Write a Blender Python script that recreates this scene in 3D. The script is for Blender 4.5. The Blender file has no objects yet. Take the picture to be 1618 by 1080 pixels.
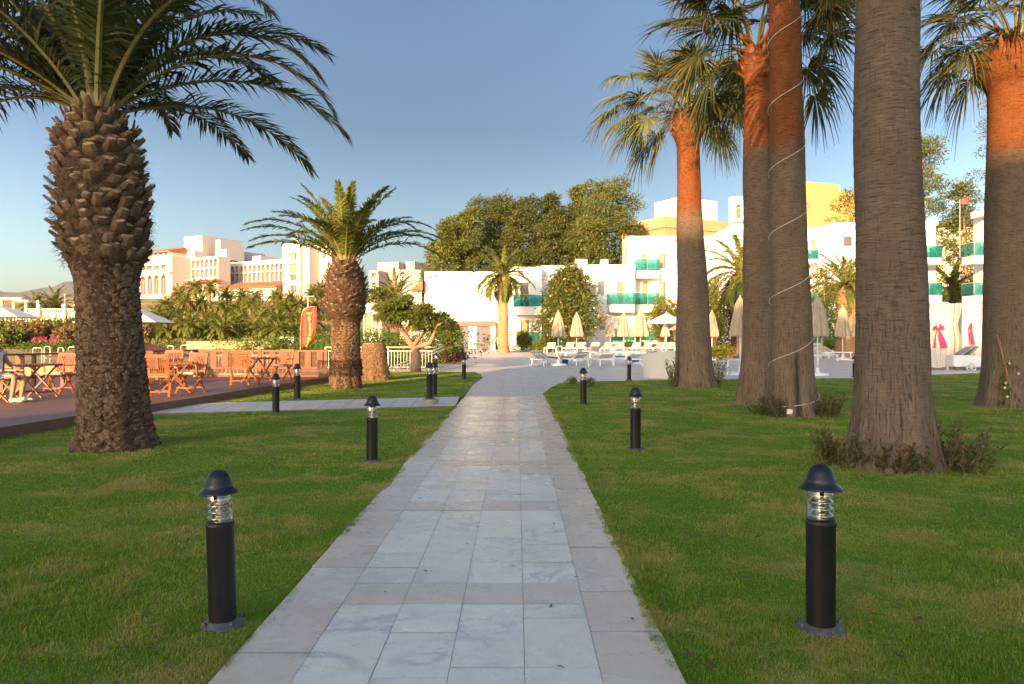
import bpy, math, random
import numpy as np
from mathutils import Vector, Matrix, Quaternion
R = math.radians
rng = np.random.default_rng(7)
random.seed(7)
C = bpy.context.scene.collection
SC = bpy.context.scene

# ---------------------------------------------------------------- camera, sky, sun, exposure
F, CX, HY, HC = 1200.0, 809.0, 533.0, 1.5          # focal length in photo pixels, centre, horizon row, eye height
cd = bpy.data.cameras.new('camera'); cam = bpy.data.objects.new('camera', cd); C.objects.link(cam)
cam.location = (0, 0, HC); cam.rotation_euler = (R(90), 0, 0)
cd.sensor_width = 36; cd.lens = 36 * F / 1618; cd.shift_y = -7 / 1618; cd.clip_end = 9000; cd.clip_start = 0.05
SC.camera = cam
SUN_AZ, SUN_EL = 22.0, 11.5; SKY_FAR, SKY_NEAR = 0.335, 1.30
LD = Vector((math.sin(R(SUN_AZ)) * math.cos(R(SUN_EL)), math.cos(R(SUN_AZ)) * math.cos(R(SUN_EL)), -math.sin(R(SUN_EL))))
w = bpy.data.worlds.new('World'); SC.world = w; w.use_nodes = True
nt = w.node_tree; sk = nt.nodes.new('ShaderNodeTexSky'); sk.sky_type = 'NISHITA'; sk.sun_disc = False
sk.sun_elevation = R(SUN_EL); sk.sun_rotation = R(180 + SUN_AZ); sk.air_density = 1.0; sk.dust_density = 2.5; sk.ozone_density = 1.6
tn = nt.nodes.new('ShaderNodeMix'); tn.data_type = 'RGBA'; tn.blend_type = 'MULTIPLY'; tn.inputs[0].default_value = 1; tn.inputs[7].default_value = (0.94, 0.975, 1.06, 1)
nt.links.new(sk.outputs[0], tn.inputs[6]); 
# added sky gain: darker ahead of the camera, brighter behind it and along the horizon
tc = nt.nodes.new('ShaderNodeTexCoord'); dt = nt.nodes.new('ShaderNodeVectorMath'); dt.operation = 'DOT_PRODUCT'; dt.inputs[1].default_value = (0.04, -0.999, 0)
nt.links.new(tc.outputs['Generated'], dt.inputs[0]); m1 = nt.nodes.new('ShaderNodeMapRange'); m1.interpolation_type = 'LINEAR'
for i_, v_ in enumerate((-1.0, -0.62, SKY_FAR, 1.05)): m1.inputs[i_ + 1].default_value = v_
nt.links.new(dt.outputs['Value'], m1.inputs[0]); sz = nt.nodes.new('ShaderNodeSeparateXYZ'); nt.links.new(tc.outputs['Generated'], sz.inputs[0]); m2 = nt.nodes.new('ShaderNodeMapRange')
for i_, v_ in enumerate((0.0, 0.26, 2.1, 1.0)): m2.inputs[i_ + 1].default_value = v_
nt.links.new(sz.outputs[2], m2.inputs[0]); mm = nt.nodes.new('ShaderNodeMath'); mm.operation = 'MULTIPLY'; m3 = nt.nodes.new('ShaderNodeMapRange'); m3.interpolation_type = 'SMOOTHSTEP'
for i_, v_ in enumerate((-0.3, 0.6, 1.0, SKY_NEAR)): m3.inputs[i_ + 1].default_value = v_
nt.links.new(dt.outputs['Value'], m3.inputs[0]); m4 = nt.nodes.new('ShaderNodeMath'); m4.operation = 'MULTIPLY'; nt.links.new(m1.outputs[0], m4.inputs[0]); nt.links.new(m3.outputs[0], m4.inputs[1]); nt.links.new(m4.outputs[0], mm.inputs[0]); nt.links.new(m2.outputs[0], mm.inputs[1])
sc_ = nt.nodes.new('ShaderNodeVectorMath'); sc_.operation = 'SCALE'; nt.links.new(tn.outputs[2], sc_.inputs[0]); nt.links.new(mm.outputs[0], sc_.inputs['Scale']); nt.links.new(sc_.outputs[0], nt.nodes['Background'].inputs[0]); nt.nodes['Background'].inputs[1].default_value = 0.125
ld = bpy.data.lights.new('sun', 'SUN'); ld.energy = 5.0; ld.angle = R(0.5); ld.color = (1.0, 0.62, 0.30)
sun = bpy.data.objects.new('sun', ld); C.objects.link(sun); sun.rotation_euler = LD.to_track_quat('-Z', 'Y').to_euler()
vs = SC.view_settings; vs.view_transform = 'Standard'; vs.look = 'None'; vs.exposure = 1.30; vs.gamma = 1; vs.use_curve_mapping = False

# ---------------------------------------------------------------- layout helpers
def H(y):                                   # height of the ground: flat lawns, then the terrace climbs gently to the hotel
    return 0.45 * min(max((y - 33) / 29.0, 0), 1)
def P(px, py, d): return Vector(((px - CX) / F * d, d, HC + (HY - py) / F * d))
def G(px, py, off=0.0):                     # where the ground is seen at a photo pixel
    d = 20.0
    for _ in range(60): d = 0.5 * d + 0.5 * (HC - H(d) - off) * F / (py - HY)
    return Vector(((px - CX) / F * d, d, H(d) + off))
ORD = ['first', 'second', 'third', 'fourth', 'fifth', 'sixth', 'seventh', 'eighth', 'ninth', 'tenth', 'eleventh', 'twelfth', 'thirteenth', 'fourteenth', 'fifteenth', 'sixteenth']

# ---------------------------------------------------------------- object helpers
WM = {}
def tag(o, label=None, cat=None, group=None, kind=None):
    if label: o['label'] = label
    if cat: o['category'] = cat
    if group: o['group'] = group
    if kind: o['kind'] = kind
    return o
def link(o, parent, M):
    C.objects.link(o)
    if parent is not None: o.parent = parent
    o.matrix_basis = M
    WM[o.name] = (WM[parent.name] @ M) if parent is not None else M.copy()
    return o
def thing(name, loc, label, cat, group=None, rz=0.0, kind=None, lean=(0, 0)):
    o = bpy.data.objects.new(name, None); o.empty_display_size = 0.2
    M = Matrix.Translation(Vector(loc)) @ Matrix.Rotation(rz, 4, 'Z') @ Matrix.Rotation(lean[0], 4, 'X') @ Matrix.Rotation(lean[1], 4, 'Y')
    link(o, None, M)
    return tag(o, label, cat, group, kind)
def copy_tree(o, M=None, parent=None):
    c = o.copy(); C.objects.link(c)
    if parent is not None: c.parent = parent
    if M is not None: c.matrix_basis = M
    for ch in o.children: copy_tree(ch, None, c)
    return c
def place(o, loc, rz=0.0, s=1.0, label=None, group=None, lean=(0, 0)):
    M = Matrix.Translation(Vector(loc)) @ Matrix.Rotation(rz, 4, 'Z') @ Matrix.Rotation(lean[0], 4, 'X') @ Matrix.Rotation(lean[1], 4, 'Y') @ Matrix.Scale(s, 4)
    c = copy_tree(o, M)
    if label: c['label'] = label
    if group: c['group'] = group
    return c

class MB:
    def __init__(s): s.v = []; s.f = []; s.m = []; s.sm = []; s.X = None; s.mi = 0; s.smooth = False
    def add(s, vs, fs):
        n = len(s.v)
        if s.X is not None: vs = [s.X @ Vector(p) for p in vs]
        s.v += [tuple(p) for p in vs]; s.f += [tuple(i + n for i in f) for f in fs]
        s.m += [s.mi] * len(fs); s.sm += [s.smooth] * len(fs); return s
    def quad(s, a, b, c, d): return s.add([a, b, c, d], [(0, 1, 2, 3)])
    def box(s, c, z, rz=0, M=None):
        x, y, h = z[0] / 2, z[1] / 2, z[2] / 2
        vs = [Vector((i * x, j * y, k * h)) for i in (-1, 1) for j in (-1, 1) for k in (-1, 1)]
        Q = M if M is not None else Matrix.Rotation(rz, 3, 'Z')
        vs = [Q @ v + Vector(c) for v in vs]
        return s.add(vs, [(0, 1, 3, 2), (4, 6, 7, 5), (0, 4, 5, 1), (2, 3, 7, 6), (0, 2, 6, 4), (1, 5, 7, 3)])
    def bar(s, a, b, w, h=None, up=(0, 0, 1)):
        a, b = Vector(a), Vector(b); h = h or w; t = (b - a)
        L = t.length; t.normalize(); sd = t.cross(Vector(up))
        if sd.length < 1e-4: sd = t.cross(Vector((0, 1, 0)))
        sd.normalize(); u = sd.cross(t)
        vs = [p + sd * i * w / 2 + u * j * h / 2 for p in (a, b) for i, j in ((-1, -1), (1, -1), (1, 1), (-1, 1))]
        return s.add(vs, [(3, 2, 1, 0), (4, 5, 6, 7), (0, 1, 5, 4), (1, 2, 6, 5), (2, 3, 7, 6), (3, 0, 4, 7)])
    def tube(s, pts, rad, n=8, cap=True):
        pts = [Vector(p) for p in pts]; vs = []; fs = []
        if not hasattr(rad, '__len__'): rad = [rad] * len(pts)
        ref = Vector((0.13, 0.31, 0.94))
        for i, p in enumerate(pts):
            t = (pts[min(i + 1, len(pts) - 1)] - pts[max(i - 1, 0)]).normalized()
            a = t.cross(ref)
            if a.length < 0.05: a = t.cross(Vector((1, 0, 0)))
            a.normalize(); b = t.cross(a)
            for k in range(n):
                q = 2 * math.pi * k / n; vs.append(p + (a * math.cos(q) + b * math.sin(q)) * rad[i])
        for i in range(len(pts) - 1):
            for k in range(n): fs.append((i * n + k, i * n + (k + 1) % n, (i + 1) * n + (k + 1) % n, (i + 1) * n + k))
        if cap: fs.append(tuple(range(n))[::-1]); fs.append(tuple((len(pts) - 1) * n + k for k in range(n)))
        o = s.smooth; s.smooth = True; s.add(vs, fs); s.smooth = o; return s
    def lathe(s, prof, c=(0, 0, 0), n=24, cap=True, smooth=True):
        c = Vector(c); vs = []; fs = []
        for r, z in prof:
            for k in range(n):
                q = 2 * math.pi * k / n; vs.append(c + Vector((r * math.cos(q), r * math.sin(q), z)))
        for i in range(len(prof) - 1):
            for k in range(n): fs.append((i * n + k, i * n + (k + 1) % n, (i + 1) * n + (k + 1) % n, (i + 1) * n + k))
        o = s.smooth; s.smooth = smooth; s.add(vs, fs); s.smooth = False
        if cap: s.add(vs[:n], [tuple(range(n))[::-1]]); s.add(vs[-n:], [tuple(range(n))])
        s.smooth = o; return s
    def prism(s, poly, z0, z1):
        n = len(poly); vs = [(p[0], p[1], z0) for p in poly] + [(p[0], p[1], z1) for p in poly]
        return s.add(vs, [tuple(range(n))[::-1], tuple(range(n, 2 * n))] + [(i, (i + 1) % n, n + (i + 1) % n, n + i) for i in range(n)])
    def build(s, name, mats, parent=None, world=False, loc=None, bevel=0, rz=0.0):
        me = bpy.data.meshes.new(name)
        M = Matrix.Identity(4)
        if loc is not None: M = Matrix.Translation(Vector(loc)) @ Matrix.Rotation(rz, 4, 'Z')
        vs = s.v
        if world:
            I = ((WM[parent.name] @ M) if parent is not None else M).inverted(); vs = [tuple(I @ Vector(p)) for p in vs]
        me.from_pydata(vs, [], s.f); me.update()
        for m in (mats if isinstance(mats, (list, tuple)) else [mats]): me.materials.append(m)
        me.polygons.foreach_set('material_index', s.m); me.polygons.foreach_set('use_smooth', s.sm)
        o = bpy.data.objects.new(name, me); link(o, parent, M)
        if bevel:
            b = o.modifiers.new('bevel', 'BEVEL'); b.width = bevel; b.segments = 2; b.limit_method = 'ANGLE'
        return o

def mesh_np(name, V, faces, mats, parent=None, rnd=None, midx=None, smooth=False, uv=None, M=None, world=False):
    """faces: list of integer arrays, each (n, k)"""
    me = bpy.data.meshes.new(name)
    V = np.asarray(V, dtype=np.float64).reshape(-1, 3); M = M or Matrix.Identity(4)
    if world:
        I = np.array(((WM[parent.name] @ M) if parent is not None else M).inverted()); V = V @ I[:3, :3].T + I[:3, 3]
    fl = [np.asarray(f) for f in faces if len(f)]
    tot = np.concatenate([np.full(len(f), f.shape[1]) for f in fl]); idx = np.concatenate([f.ravel() for f in fl])
    me.vertices.add(len(V)); me.vertices.foreach_set('co', V.astype(np.float32).ravel())
    me.loops.add(len(idx)); me.loops.foreach_set('vertex_index', idx.astype(np.int32))
    me.polygons.add(len(tot)); st = np.concatenate([[0], np.cumsum(tot)[:-1]]).astype(np.int32)
    me.polygons.foreach_set('loop_start', st)
    me.polygons.foreach_set('use_smooth', np.full(len(tot), smooth))
    for m in (mats if isinstance(mats, (list, tuple)) else [mats]): me.materials.append(m)
    if midx is not None: me.polygons.foreach_set('material_index', np.asarray(midx, dtype=np.int32))
    me.update(calc_edges=True)
    if rnd is not None:
        a = me.attributes.new('rnd', 'FLOAT', 'FACE'); a.data.foreach_set('value', np.asarray(rnd, dtype=np.float32))
    if uv is not None:
        u = me.uv_layers.new(name='uv'); u.data.foreach_set('uv', np.asarray(uv)[idx].astype(np.float32).ravel())
    o = bpy.data.objects.new(name, me); link(o, parent, M); return o

# ---------------------------------------------------------------- materials
class NT:
    def __init__(s, name):
        s.m = bpy.data.materials.new(name); s.m.use_nodes = True; s.t = s.m.node_tree; s.b = s.t.nodes['Principled BSDF']; s.out = s.t.nodes['Material Output']
    def n(s, typ, **k):
        x = s.t.nodes.new('ShaderNode' + typ)
        for a, b in k.items(): setattr(x, a, b)
        return x
    def l(s, a, b): s.t.links.new(a, b)
    def val(s, sock, v):
        if hasattr(v, 'is_linked') or isinstance(v, bpy.types.NodeSocket): s.l(v, sock)
        else: sock.default_value = v
    def coord(s, kind='Object', sc=(1, 1, 1)):
        c = s.n('TexCoord'); mp = s.n('Mapping'); mp.inputs['Scale'].default_value = sc; s.l(c.outputs[kind], mp.inputs[0]); return mp.outputs[0]
    def noise(s, v, scale, detail=4, rough=0.55, dist=0):
        x = s.n('TexNoise'); s.l(v, x.inputs['Vector']); x.inputs['Scale'].default_value = scale; x.inputs['Detail'].default_value = detail
        x.inputs['Roughness'].default_value = rough; x.inputs['Distortion'].default_value = dist; return x.outputs['Fac']
    def ramp(s, f, stops):
        x = s.n('ValToRGB'); e = x.color_ramp.elements
        while len(e) < len(stops): e.new(0.5)
        for i, (p, c) in enumerate(stops): e[i].position = p; e[i].color = (*c, 1) if not isinstance(c, (int, float)) else (c, c, c, 1)
        s.l(f, x.inputs[0]); return x.outputs[0]
    def mix(s, f, a, b, mode='MIX'):
        x = s.n('Mix', data_type='RGBA', blend_type=mode); s.val(x.inputs[0], f)
        s.val(x.inputs[6], a if not isinstance(a, tuple) else (*a, 1)); s.val(x.inputs[7], b if not isinstance(b, tuple) else (*b, 1)); return x.outputs[2]
    def math(s, op, a, b=0.0, c=0.0):
        x = s.n('Math', operation=op); s.val(x.inputs[0], a); s.val(x.inputs[1], b); s.val(x.inputs[2], c); return x.outputs[0]
    def attr(s, name='rnd'):
        x = s.n('Attribute'); x.attribute_name = name; return x.outputs['Fac']
    def bump(s, h, strength=0.5, dist=0.02):
        x = s.n('Bump'); x.inputs['Strength'].default_value = strength; x.inputs['Distance'].default_value = dist; s.l(h, x.inputs['Height'])
        s.l(x.outputs[0], s.b.inputs['Normal']); return x.outputs[0]
    def base(s, c): s.val(s.b.inputs['Base Color'], c if not isinstance(c, tuple) else (*c, 1)); return s
    def rough(s, r): s.val(s.b.inputs['Roughness'], r); return s
    def spec(s, r): s.b.inputs['Specular IOR Level'].default_value = r; return s
MT = {}
def mat(name, c1, c2=None, scale=4, rough=0.7, bump=0.0, bscale=30, metal=0.0, spec=0.5, sc=(1, 1, 1), coat=0, dist=0.01):
    if name in MT: return MT[name]
    k = NT(name); v = k.coord('Object', sc)
    if c2 is None: c2 = tuple(x * 0.82 for x in c1)
    n1 = k.noise(v, scale, 5, 0.6); k.base(k.mix(k.ramp(n1, [(0.3, 0.0), (0.7, 1.0)]), c1, c2))
    r = k.math('MULTIPLY_ADD', k.noise(v, scale * 3), 0.25, rough - 0.12); k.rough(r)
    if bump: k.bump(k.noise(v, bscale, 3), bump, dist)
    k.b.inputs['Metallic'].default_value = metal; k.spec(spec)
    if coat: k.b.inputs['Coat Weight'].default_value = coat
    MT[name] = k.m; return k.m
def leafmat(name, a, b, c, scale=0.8, transl=0.25, rough=0.55, spec=0.3, tscale=1.0):
    if name in MT: return MT[name]
    k = NT(name); v = k.coord('Object'); n1 = k.ramp(k.noise(v, scale, 3), [(0.38, 0.0), (0.62, 1.0)])
    col = k.mix(n1, a, b); rr = k.ramp(k.attr(), [(0.5, 0.0), (1.0, 0.85)]); col = k.mix(rr, col, c)
    k.base(col); k.rough(rough); k.spec(spec)
    t = k.n('BsdfTranslucent'); k.l(k.mix(1.0, col, (tscale, tscale, tscale * 0.6), 'MULTIPLY'), t.inputs[0]); mx = k.n('MixShader'); mx.inputs[0].default_value = transl
    k.l(k.b.outputs[0], mx.inputs[1]); k.l(t.outputs[0], mx.inputs[2]); k.l(mx.outputs[0], k.out.inputs[0])
    MT[name] = k.m; return k.m

white_paint = mat('white_render', (0.74, 0.71, 0.67), (0.64, 0.615, 0.58), 0.6, 0.85, 0.15, 25)
cream_paint = mat('cream_render', (0.72, 0.64, 0.50), (0.62, 0.54, 0.42), 0.5, 0.85, 0.15, 25)
yellow_paint = mat('yellow_render', (0.56, 0.36, 0.12), (0.50, 0.32, 0.105), 0.15, 0.85)
tan_paint = mat('tan_render', (0.46, 0.30, 0.15), (0.38, 0.25, 0.12), 0.3, 0.85)
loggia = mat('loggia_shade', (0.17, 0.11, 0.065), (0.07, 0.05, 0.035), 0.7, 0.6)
win_glass = mat('window_glass', (0.10, 0.11, 0.11), (0.05, 0.06, 0.06), 0.8, 0.18, spec=0.8)
curtain = mat('curtain_cloth', (0.36, 0.27, 0.15), (0.24, 0.18, 0.10), 1.0, 0.8, sc=(9, 9, 0.2))
frame_white = mat('frame_white', (0.75, 0.73, 0.70), None, 3, 0.5)
roof_tile = mat('roof_tile', (0.50, 0.14, 0.05), (0.36, 0.10, 0.04), 1.0, 0.8, 0.5, 6)
brown_roof = mat('brown_shade_cloth', (0.17, 0.075, 0.045), (0.12, 0.05, 0.03), 2, 0.8)
plastic = mat('white_plastic', (0.72, 0.71, 0.69), (0.62, 0.61, 0.60), 4, 0.45)
canvas = mat('cream_canvas', (0.44, 0.35, 0.24), (0.34, 0.27, 0.18), 3, 0.9, 0.3, 40)
canvas_w = mat('white_canvas', (0.72, 0.68, 0.62), (0.64, 0.60, 0.54), 2, 0.9, 0.3, 40)
metal_w = mat('pale_metal', (0.62, 0.58, 0.50), (0.5, 0.46, 0.38), 6, 0.4, metal=0.2)
black = mat('black_paint', (0.006, 0.006, 0.006), (0.012, 0.011, 0.010), 9, 0.42, 0.06, 60, spec=0.3)
black_cap = mat('black_cap_paint', (0.006, 0.007, 0.009), (0.011, 0.011, 0.013), 20, 0.36, 0.05, 60, spec=0.4)
concrete = mat('concrete', (0.30, 0.27, 0.23), (0.20, 0.18, 0.15), 12, 0.9, 0.5, 60)
teak = mat('teak_wood', (0.34, 0.105, 0.02), (0.22, 0.062, 0.013), 5, 0.5, 0.2, 30, sc=(1, 1, 0.3))
teak_d = mat('dark_wood', (0.17, 0.075, 0.04), (0.11, 0.045, 0.025), 4, 0.6, 0.2, 30)
lattice_m = mat('brown_lattice', (0.20, 0.062, 0.02), (0.14, 0.044, 0.015), 3, 0.6, 0.2, 30)
cushion_m = mat('cream_cushion', (0.62, 0.52, 0.36), (0.5, 0.42, 0.28), 6, 0.9)
grey_cush = mat('grey_cushion', (0.27, 0.27, 0.28), (0.22, 0.22, 0.23), 6, 0.9)
blue_m = mat('blue_plastic', (0.03, 0.12, 0.42), (0.02, 0.09, 0.34), 3, 0.4)
pink_m = mat('pink_tulle', (0.72, 0.03, 0.12), (0.55, 0.02, 0.08), 6, 0.7)
red_m = mat('red_cloth', (0.62, 0.045, 0.03), (0.5, 0.03, 0.02), 2, 0.6)
def teal_glass():
    k = NT('teal_glass'); v = k.coord('Object')
    tr = k.n('BsdfTransparent'); k.l(k.mix(k.noise(v, 1.5), (0.42, 0.78, 0.74), (0.52, 0.85, 0.81)), tr.inputs[0])
    k.base((0.03, 0.22, 0.22)).rough(0.12); mx = k.n('MixShader'); mx.inputs[0].default_value = 0.26
    k.l(tr.outputs[0], mx.inputs[1]); k.l(k.b.outputs[0], mx.inputs[2]); k.l(mx.outputs[0], k.out.inputs[0]); return k.m
teal = teal_glass()
def clear_lens():
    k = NT('clear_lens'); tr = k.n('BsdfTransparent'); tr.inputs[0].default_value = (0.86, 0.84, 0.80, 1); g = k.n('BsdfGlossy'); g.inputs['Roughness'].default_value = 0.08
    fr = k.n('LayerWeight'); fr.inputs[0].default_value = 0.35; mx = k.n('MixShader')
    k.l(k.math('MULTIPLY_ADD', fr.outputs['Facing'], 0.6, 0.08), mx.inputs[0]); k.l(tr.outputs[0], mx.inputs[1]); k.l(g.outputs[0], mx.inputs[2]); k.l(mx.outputs[0], k.out.inputs[0]); return k.m
lens = clear_lens()
chrome = mat('polished_metal', (0.85, 0.80, 0.72), (0.7, 0.66, 0.6), 10, 0.2, metal=1.0)
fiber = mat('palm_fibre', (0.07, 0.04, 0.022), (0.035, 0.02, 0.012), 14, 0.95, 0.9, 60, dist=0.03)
stub_m = mat('cut_leaf_base', (0.19, 0.11, 0.055), (0.085, 0.048, 0.026), 9, 0.85, 0.4, 50)
stub_tip = mat('cut_leaf_end', (0.34, 0.225, 0.13), (0.20, 0.13, 0.075), 20, 0.85)
bark = mat('brown_bark', (0.20, 0.12, 0.07), (0.11, 0.065, 0.04), 6, 0.9, 0.6, 30, sc=(1, 1, 0.3))
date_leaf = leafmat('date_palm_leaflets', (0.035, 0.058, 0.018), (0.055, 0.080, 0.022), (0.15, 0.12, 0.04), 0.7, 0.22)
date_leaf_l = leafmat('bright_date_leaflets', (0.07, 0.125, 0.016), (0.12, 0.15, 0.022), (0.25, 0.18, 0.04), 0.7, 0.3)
rachis_m = mat('frond_midrib', (0.16, 0.16, 0.04), (0.22, 0.17, 0.06), 2, 0.5)
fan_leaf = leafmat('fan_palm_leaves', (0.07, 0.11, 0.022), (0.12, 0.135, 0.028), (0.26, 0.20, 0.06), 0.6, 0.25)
fan_leaf_d = leafmat('shaded_fan_leaves', (0.035, 0.060, 0.014), (0.060, 0.075, 0.018), (0.15, 0.10, 0.03), 0.6, 0.2)  # darker copy of the fan leaves: crown shade put into the colour
fan_dry = leafmat('dry_fan_leaves', (0.22, 0.13, 0.05), (0.15, 0.09, 0.035), (0.32, 0.20, 0.08), 1.0, 0.15)
pine_leaf = leafmat('pine_needles', (0.045, 0.090, 0.014), (0.095, 0.12, 0.018), (0.19, 0.13, 0.028), 0.35, 0.2)
pine_dark = leafmat('dark_pine_needles', (0.022, 0.052, 0.010), (0.06, 0.080, 0.015), (0.15, 0.10, 0.026), 0.45, 0.15)
broad_leaf = leafmat('broad_leaves', (0.08, 0.14, 0.016), (0.15, 0.17, 0.02), (0.28, 0.18, 0.03), 0.6, 0.3)
magnolia_leaf = leafmat('magnolia_leaves', (0.04, 0.09, 0.012), (0.085, 0.115, 0.016), (0.22, 0.10, 0.025), 0.7, 0.15, 0.35, 0.5)
bush_leaf = leafmat('hedge_leaves', (0.055, 0.13, 0.012), (0.09, 0.15, 0.025), (0.18, 0.2, 0.04), 0.9, 0.3)
lime_leaf = leafmat('clipped_bush_leaves', (0.12, 0.17, 0.018), (0.16, 0.20, 0.02), (0.24, 0.24, 0.03), 2.0, 0.3)
red_leaf = leafmat('reddish_shoots', (0.055, 0.095, 0.016), (0.09, 0.09, 0.022), (0.20, 0.085, 0.04), 6.0, 0.2)
pink_leaf = leafmat('bougainvillea_bracts', (0.5, 0.05, 0.16), (0.4, 0.04, 0.1), (0.6, 0.15, 0.25), 2.0, 0.3)
# ---------------------------------------------------------------- setting: ground, lawns, paving
def ground_mat():
    k = NT('dry_earth'); v = k.coord('Object'); n = k.noise(v, 0.12, 8, 0.7); n2 = k.noise(v, 1.3, 6, 0.7)
    c = k.mix(k.ramp(n, [(0.4, 0.0), (0.6, 1.0)]), (0.46, 0.27, 0.08), (0.17, 0.18, 0.035)); k.base(k.mix(k.ramp(n2, [(0.4, 0.0), (0.7, 1.0)]), c, (0.20, 0.15, 0.06))); k.rough(0.95); k.bump(n2, 0.6, 0.3); return k.m
def hill_z(x, y):
    t = min(max((y - 92) / 108.0, 0), 1); t = t * t * (3 - 2 * t)
    return 0.45 * min(max((y - 33) / 29.0, 0), 1) + (12.0 + 1.0 * math.sin(x * 0.021)) * t
m = MB(); xs = [-900, -500, -300, -200, -150] + list(range(-120, 121, 8)) + [150, 200, 300, 500, 900]
ys = [-120, -60, -30, 0, 15, 26, 33, 40, 48, 56, 62, 75, 92] + list(range(98, 184, 6)) + [200, 260, 400, 700]
m.add([(x, y, hill_z(x, y) - 0.06 + (0.3 * math.sin(x * .7 + y) * min(max((y - 92) / 30, 0), 1))) for y in ys for x in xs], [(j * len(xs) + i, j * len(xs) + i + 1, (j + 1) * len(xs) + i + 1, (j + 1) * len(xs) + i) for j in range(len(ys) - 1) for i in range(len(xs) - 1)])
earth = ground_mat(); tag(m.build('ground', earth), kind='structure')
m = MB(); m.add([(-4100, 690, 6), (3500, 690, 6), (3500, 3000, 6), (-4100, 3000, 6)], [(0, 1, 2, 3)]); tag(m.build('distant_land', earth), kind='structure')
# far hills
fh = mat('scrub_hills', (0.105, 0.10, 0.09), (0.08, 0.08, 0.075), 0.004, 0.95)
m = MB(); n = 90; vs = []; fs = []
for i in range(n):
    x = -3600 + i * 60; top = 158 + 42 * math.exp(-((x + 1500) / 520.0) ** 2) + 12 * math.sin(x * .011) + 5 * math.sin(x * .037) - 45 * (1 if x > -900 else 0) * min((x + 900) / 900.0, 1.0)
    for j in range(7):
        t = j / 6.0; vs.append((x + 12 * math.sin(i * 2.1 + j), 2500 + 420 * t, 6 + top * math.sin(t * math.pi / 2) * (1 + .05 * math.sin(i * 1.3 + j * 2))))
for i in range(n - 1):
    for j in range(6): fs.append((i * 7 + j, (i + 1) * 7 + j, (i + 1) * 7 + j + 1, i * 7 + j + 1))
m.smooth = True; m.add(vs, fs); tag(m.build('far_hills', fh), kind='structure')

def lawn_mat():
    k = NT('lawn_turf'); v = k.coord('Object'); n = k.noise(v, 0.55, 6, 0.65); n2 = k.noise(v, 14, 4, 0.7); n3 = k.noise(v, 90, 2, 0.6)
    c = k.mix(k.ramp(n, [(0.38, 0.0), (0.66, 1.0)]), (0.090, 0.185, 0.007), (0.165, 0.235, 0.012))
    c = k.mix(k.ramp(k.noise(v, 1.1, 5, 0.7), [(0.50, 0.0), (0.66, 0.8)]), c, (0.34, 0.27, 0.07))
    c = k.mix(k.ramp(n3, [(0.35, 0.6), (0.55, 0.0)]), c, (0.045, 0.08, 0.005)); k.base(c); k.rough(0.9); k.spec(0.2)
    k.bump(k.math('ADD', n2, k.math('MULTIPLY', n3, 0.6)), 0.9, 0.03); return k.m
turf = lawn_mat()
LAWN = {}
def lawn(name, poly):
    m = MB(); n = len(poly); m.add([(p[0], p[1], 0.02) for p in poly] + [(p[0], p[1], -0.05) for p in poly], [tuple(range(n))] + [(i, n + i, n + (i + 1) % n, (i + 1) % n) for i in range(n)])
    LAWN[name] = poly; return tag(m.build(name, turf), kind='structure')
DE = lambda y: -8.5 + 0.0915 * y           # edge of the wooden deck
PL = lambda y: -1.30 + 0.0067 * y          # left edge of the path
PR = lambda y: PL(y) + 2.0
lawn('lawn', [(PL(-25), -25), (PL(16.4), 16.35), (-3.5, 15.6), (-7.6, 14.4), (DE(11) - .5, 11), (DE(0) - .5, 0), (-12, -25)])
lawn('lawn', [(-1.2, 19.0), (-1.25, 24), (-1.1, 28), (-1.3, 31), (-1.9, 32.8), (-3.2, 33), (-12, 33), (-12, 26), (-8, 16.8)]); LAWN['l2'] = LAWN['lawn']
lawn('lawn', [(PR(-25), -25), (14, -25), (45, 20), (45, 32.9), (24, 32.9), (20.5, 32.3), (12.5, 27.7), (5.6, 26.7), (2.6, 25.6), (1.56, 24.6), (1.16, 22.6), (PR(20) - .02, 20), (PR(18.9), 18.9)])
LF = [(PL(-25), -25), (PL(16.4), 16.35), (-3.5, 15.6), (-7.6, 14.4), (DE(11) - .5, 11), (DE(0) - .5, 0), (-12, -25)]
# paving materials
def marble(name, c1, c2, vein, warm, r0=0.14):
    k = NT(name); at = k.n('Attribute'); at.attribute_name = 'off'; v = k.coord('Object'); a = k.n('VectorMath', operation='ADD'); k.l(v, a.inputs[0]); k.l(at.outputs['Vector'], a.inputs[1]); v = a.outputs[0]
    n1 = k.noise(v, 2.2, 6, 0.6, 1.2); c = k.mix(k.ramp(n1, [(0.3, 0.0), (0.7, 1.0)]), c1, c2)
    x = k.noise(v, 1.7, 7, 0.62, 1.6); d = k.math('ABSOLUTE', k.math('SUBTRACT', x, 0.5)); vm = k.ramp(d, [(0.0, 1.0), (0.055, 0.0)])
    msk = k.ramp(k.noise(v, 1.1, 2), [(0.45, 0.0), (0.62, 1.0)]); c = k.mix(k.math('MULTIPLY', vm, msk), c, vein)
    tn = k.n('Attribute'); tn.attribute_name = 'tint'; c = k.mix(k.ramp(tn.outputs['Fac'], [(0.0, 0.30), (0.8, 0.0)]), c, warm)
    dn = k.noise(v, 9, 5, 0.7); c = k.mix(k.ramp(dn, [(0.5, 0.0), (0.8, 0.35)]), c, (0.26, 0.215, 0.165))
    st_ = k.coord('Object'); c = k.mix(k.ramp(k.noise(st_, .9, 6, .7, .5), [(0.52, 0.0), (0.72, 0.30)]), c, (0.30, 0.245, 0.18)); k.base(c)
    k.rough(k.math('MULTIPLY_ADD', k.noise(v, 3.5, 5, 0.65), 0.30, r0)); k.bump(k.noise(v, 5, 5, 0.6), 0.10, 0.008); return k.m
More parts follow.
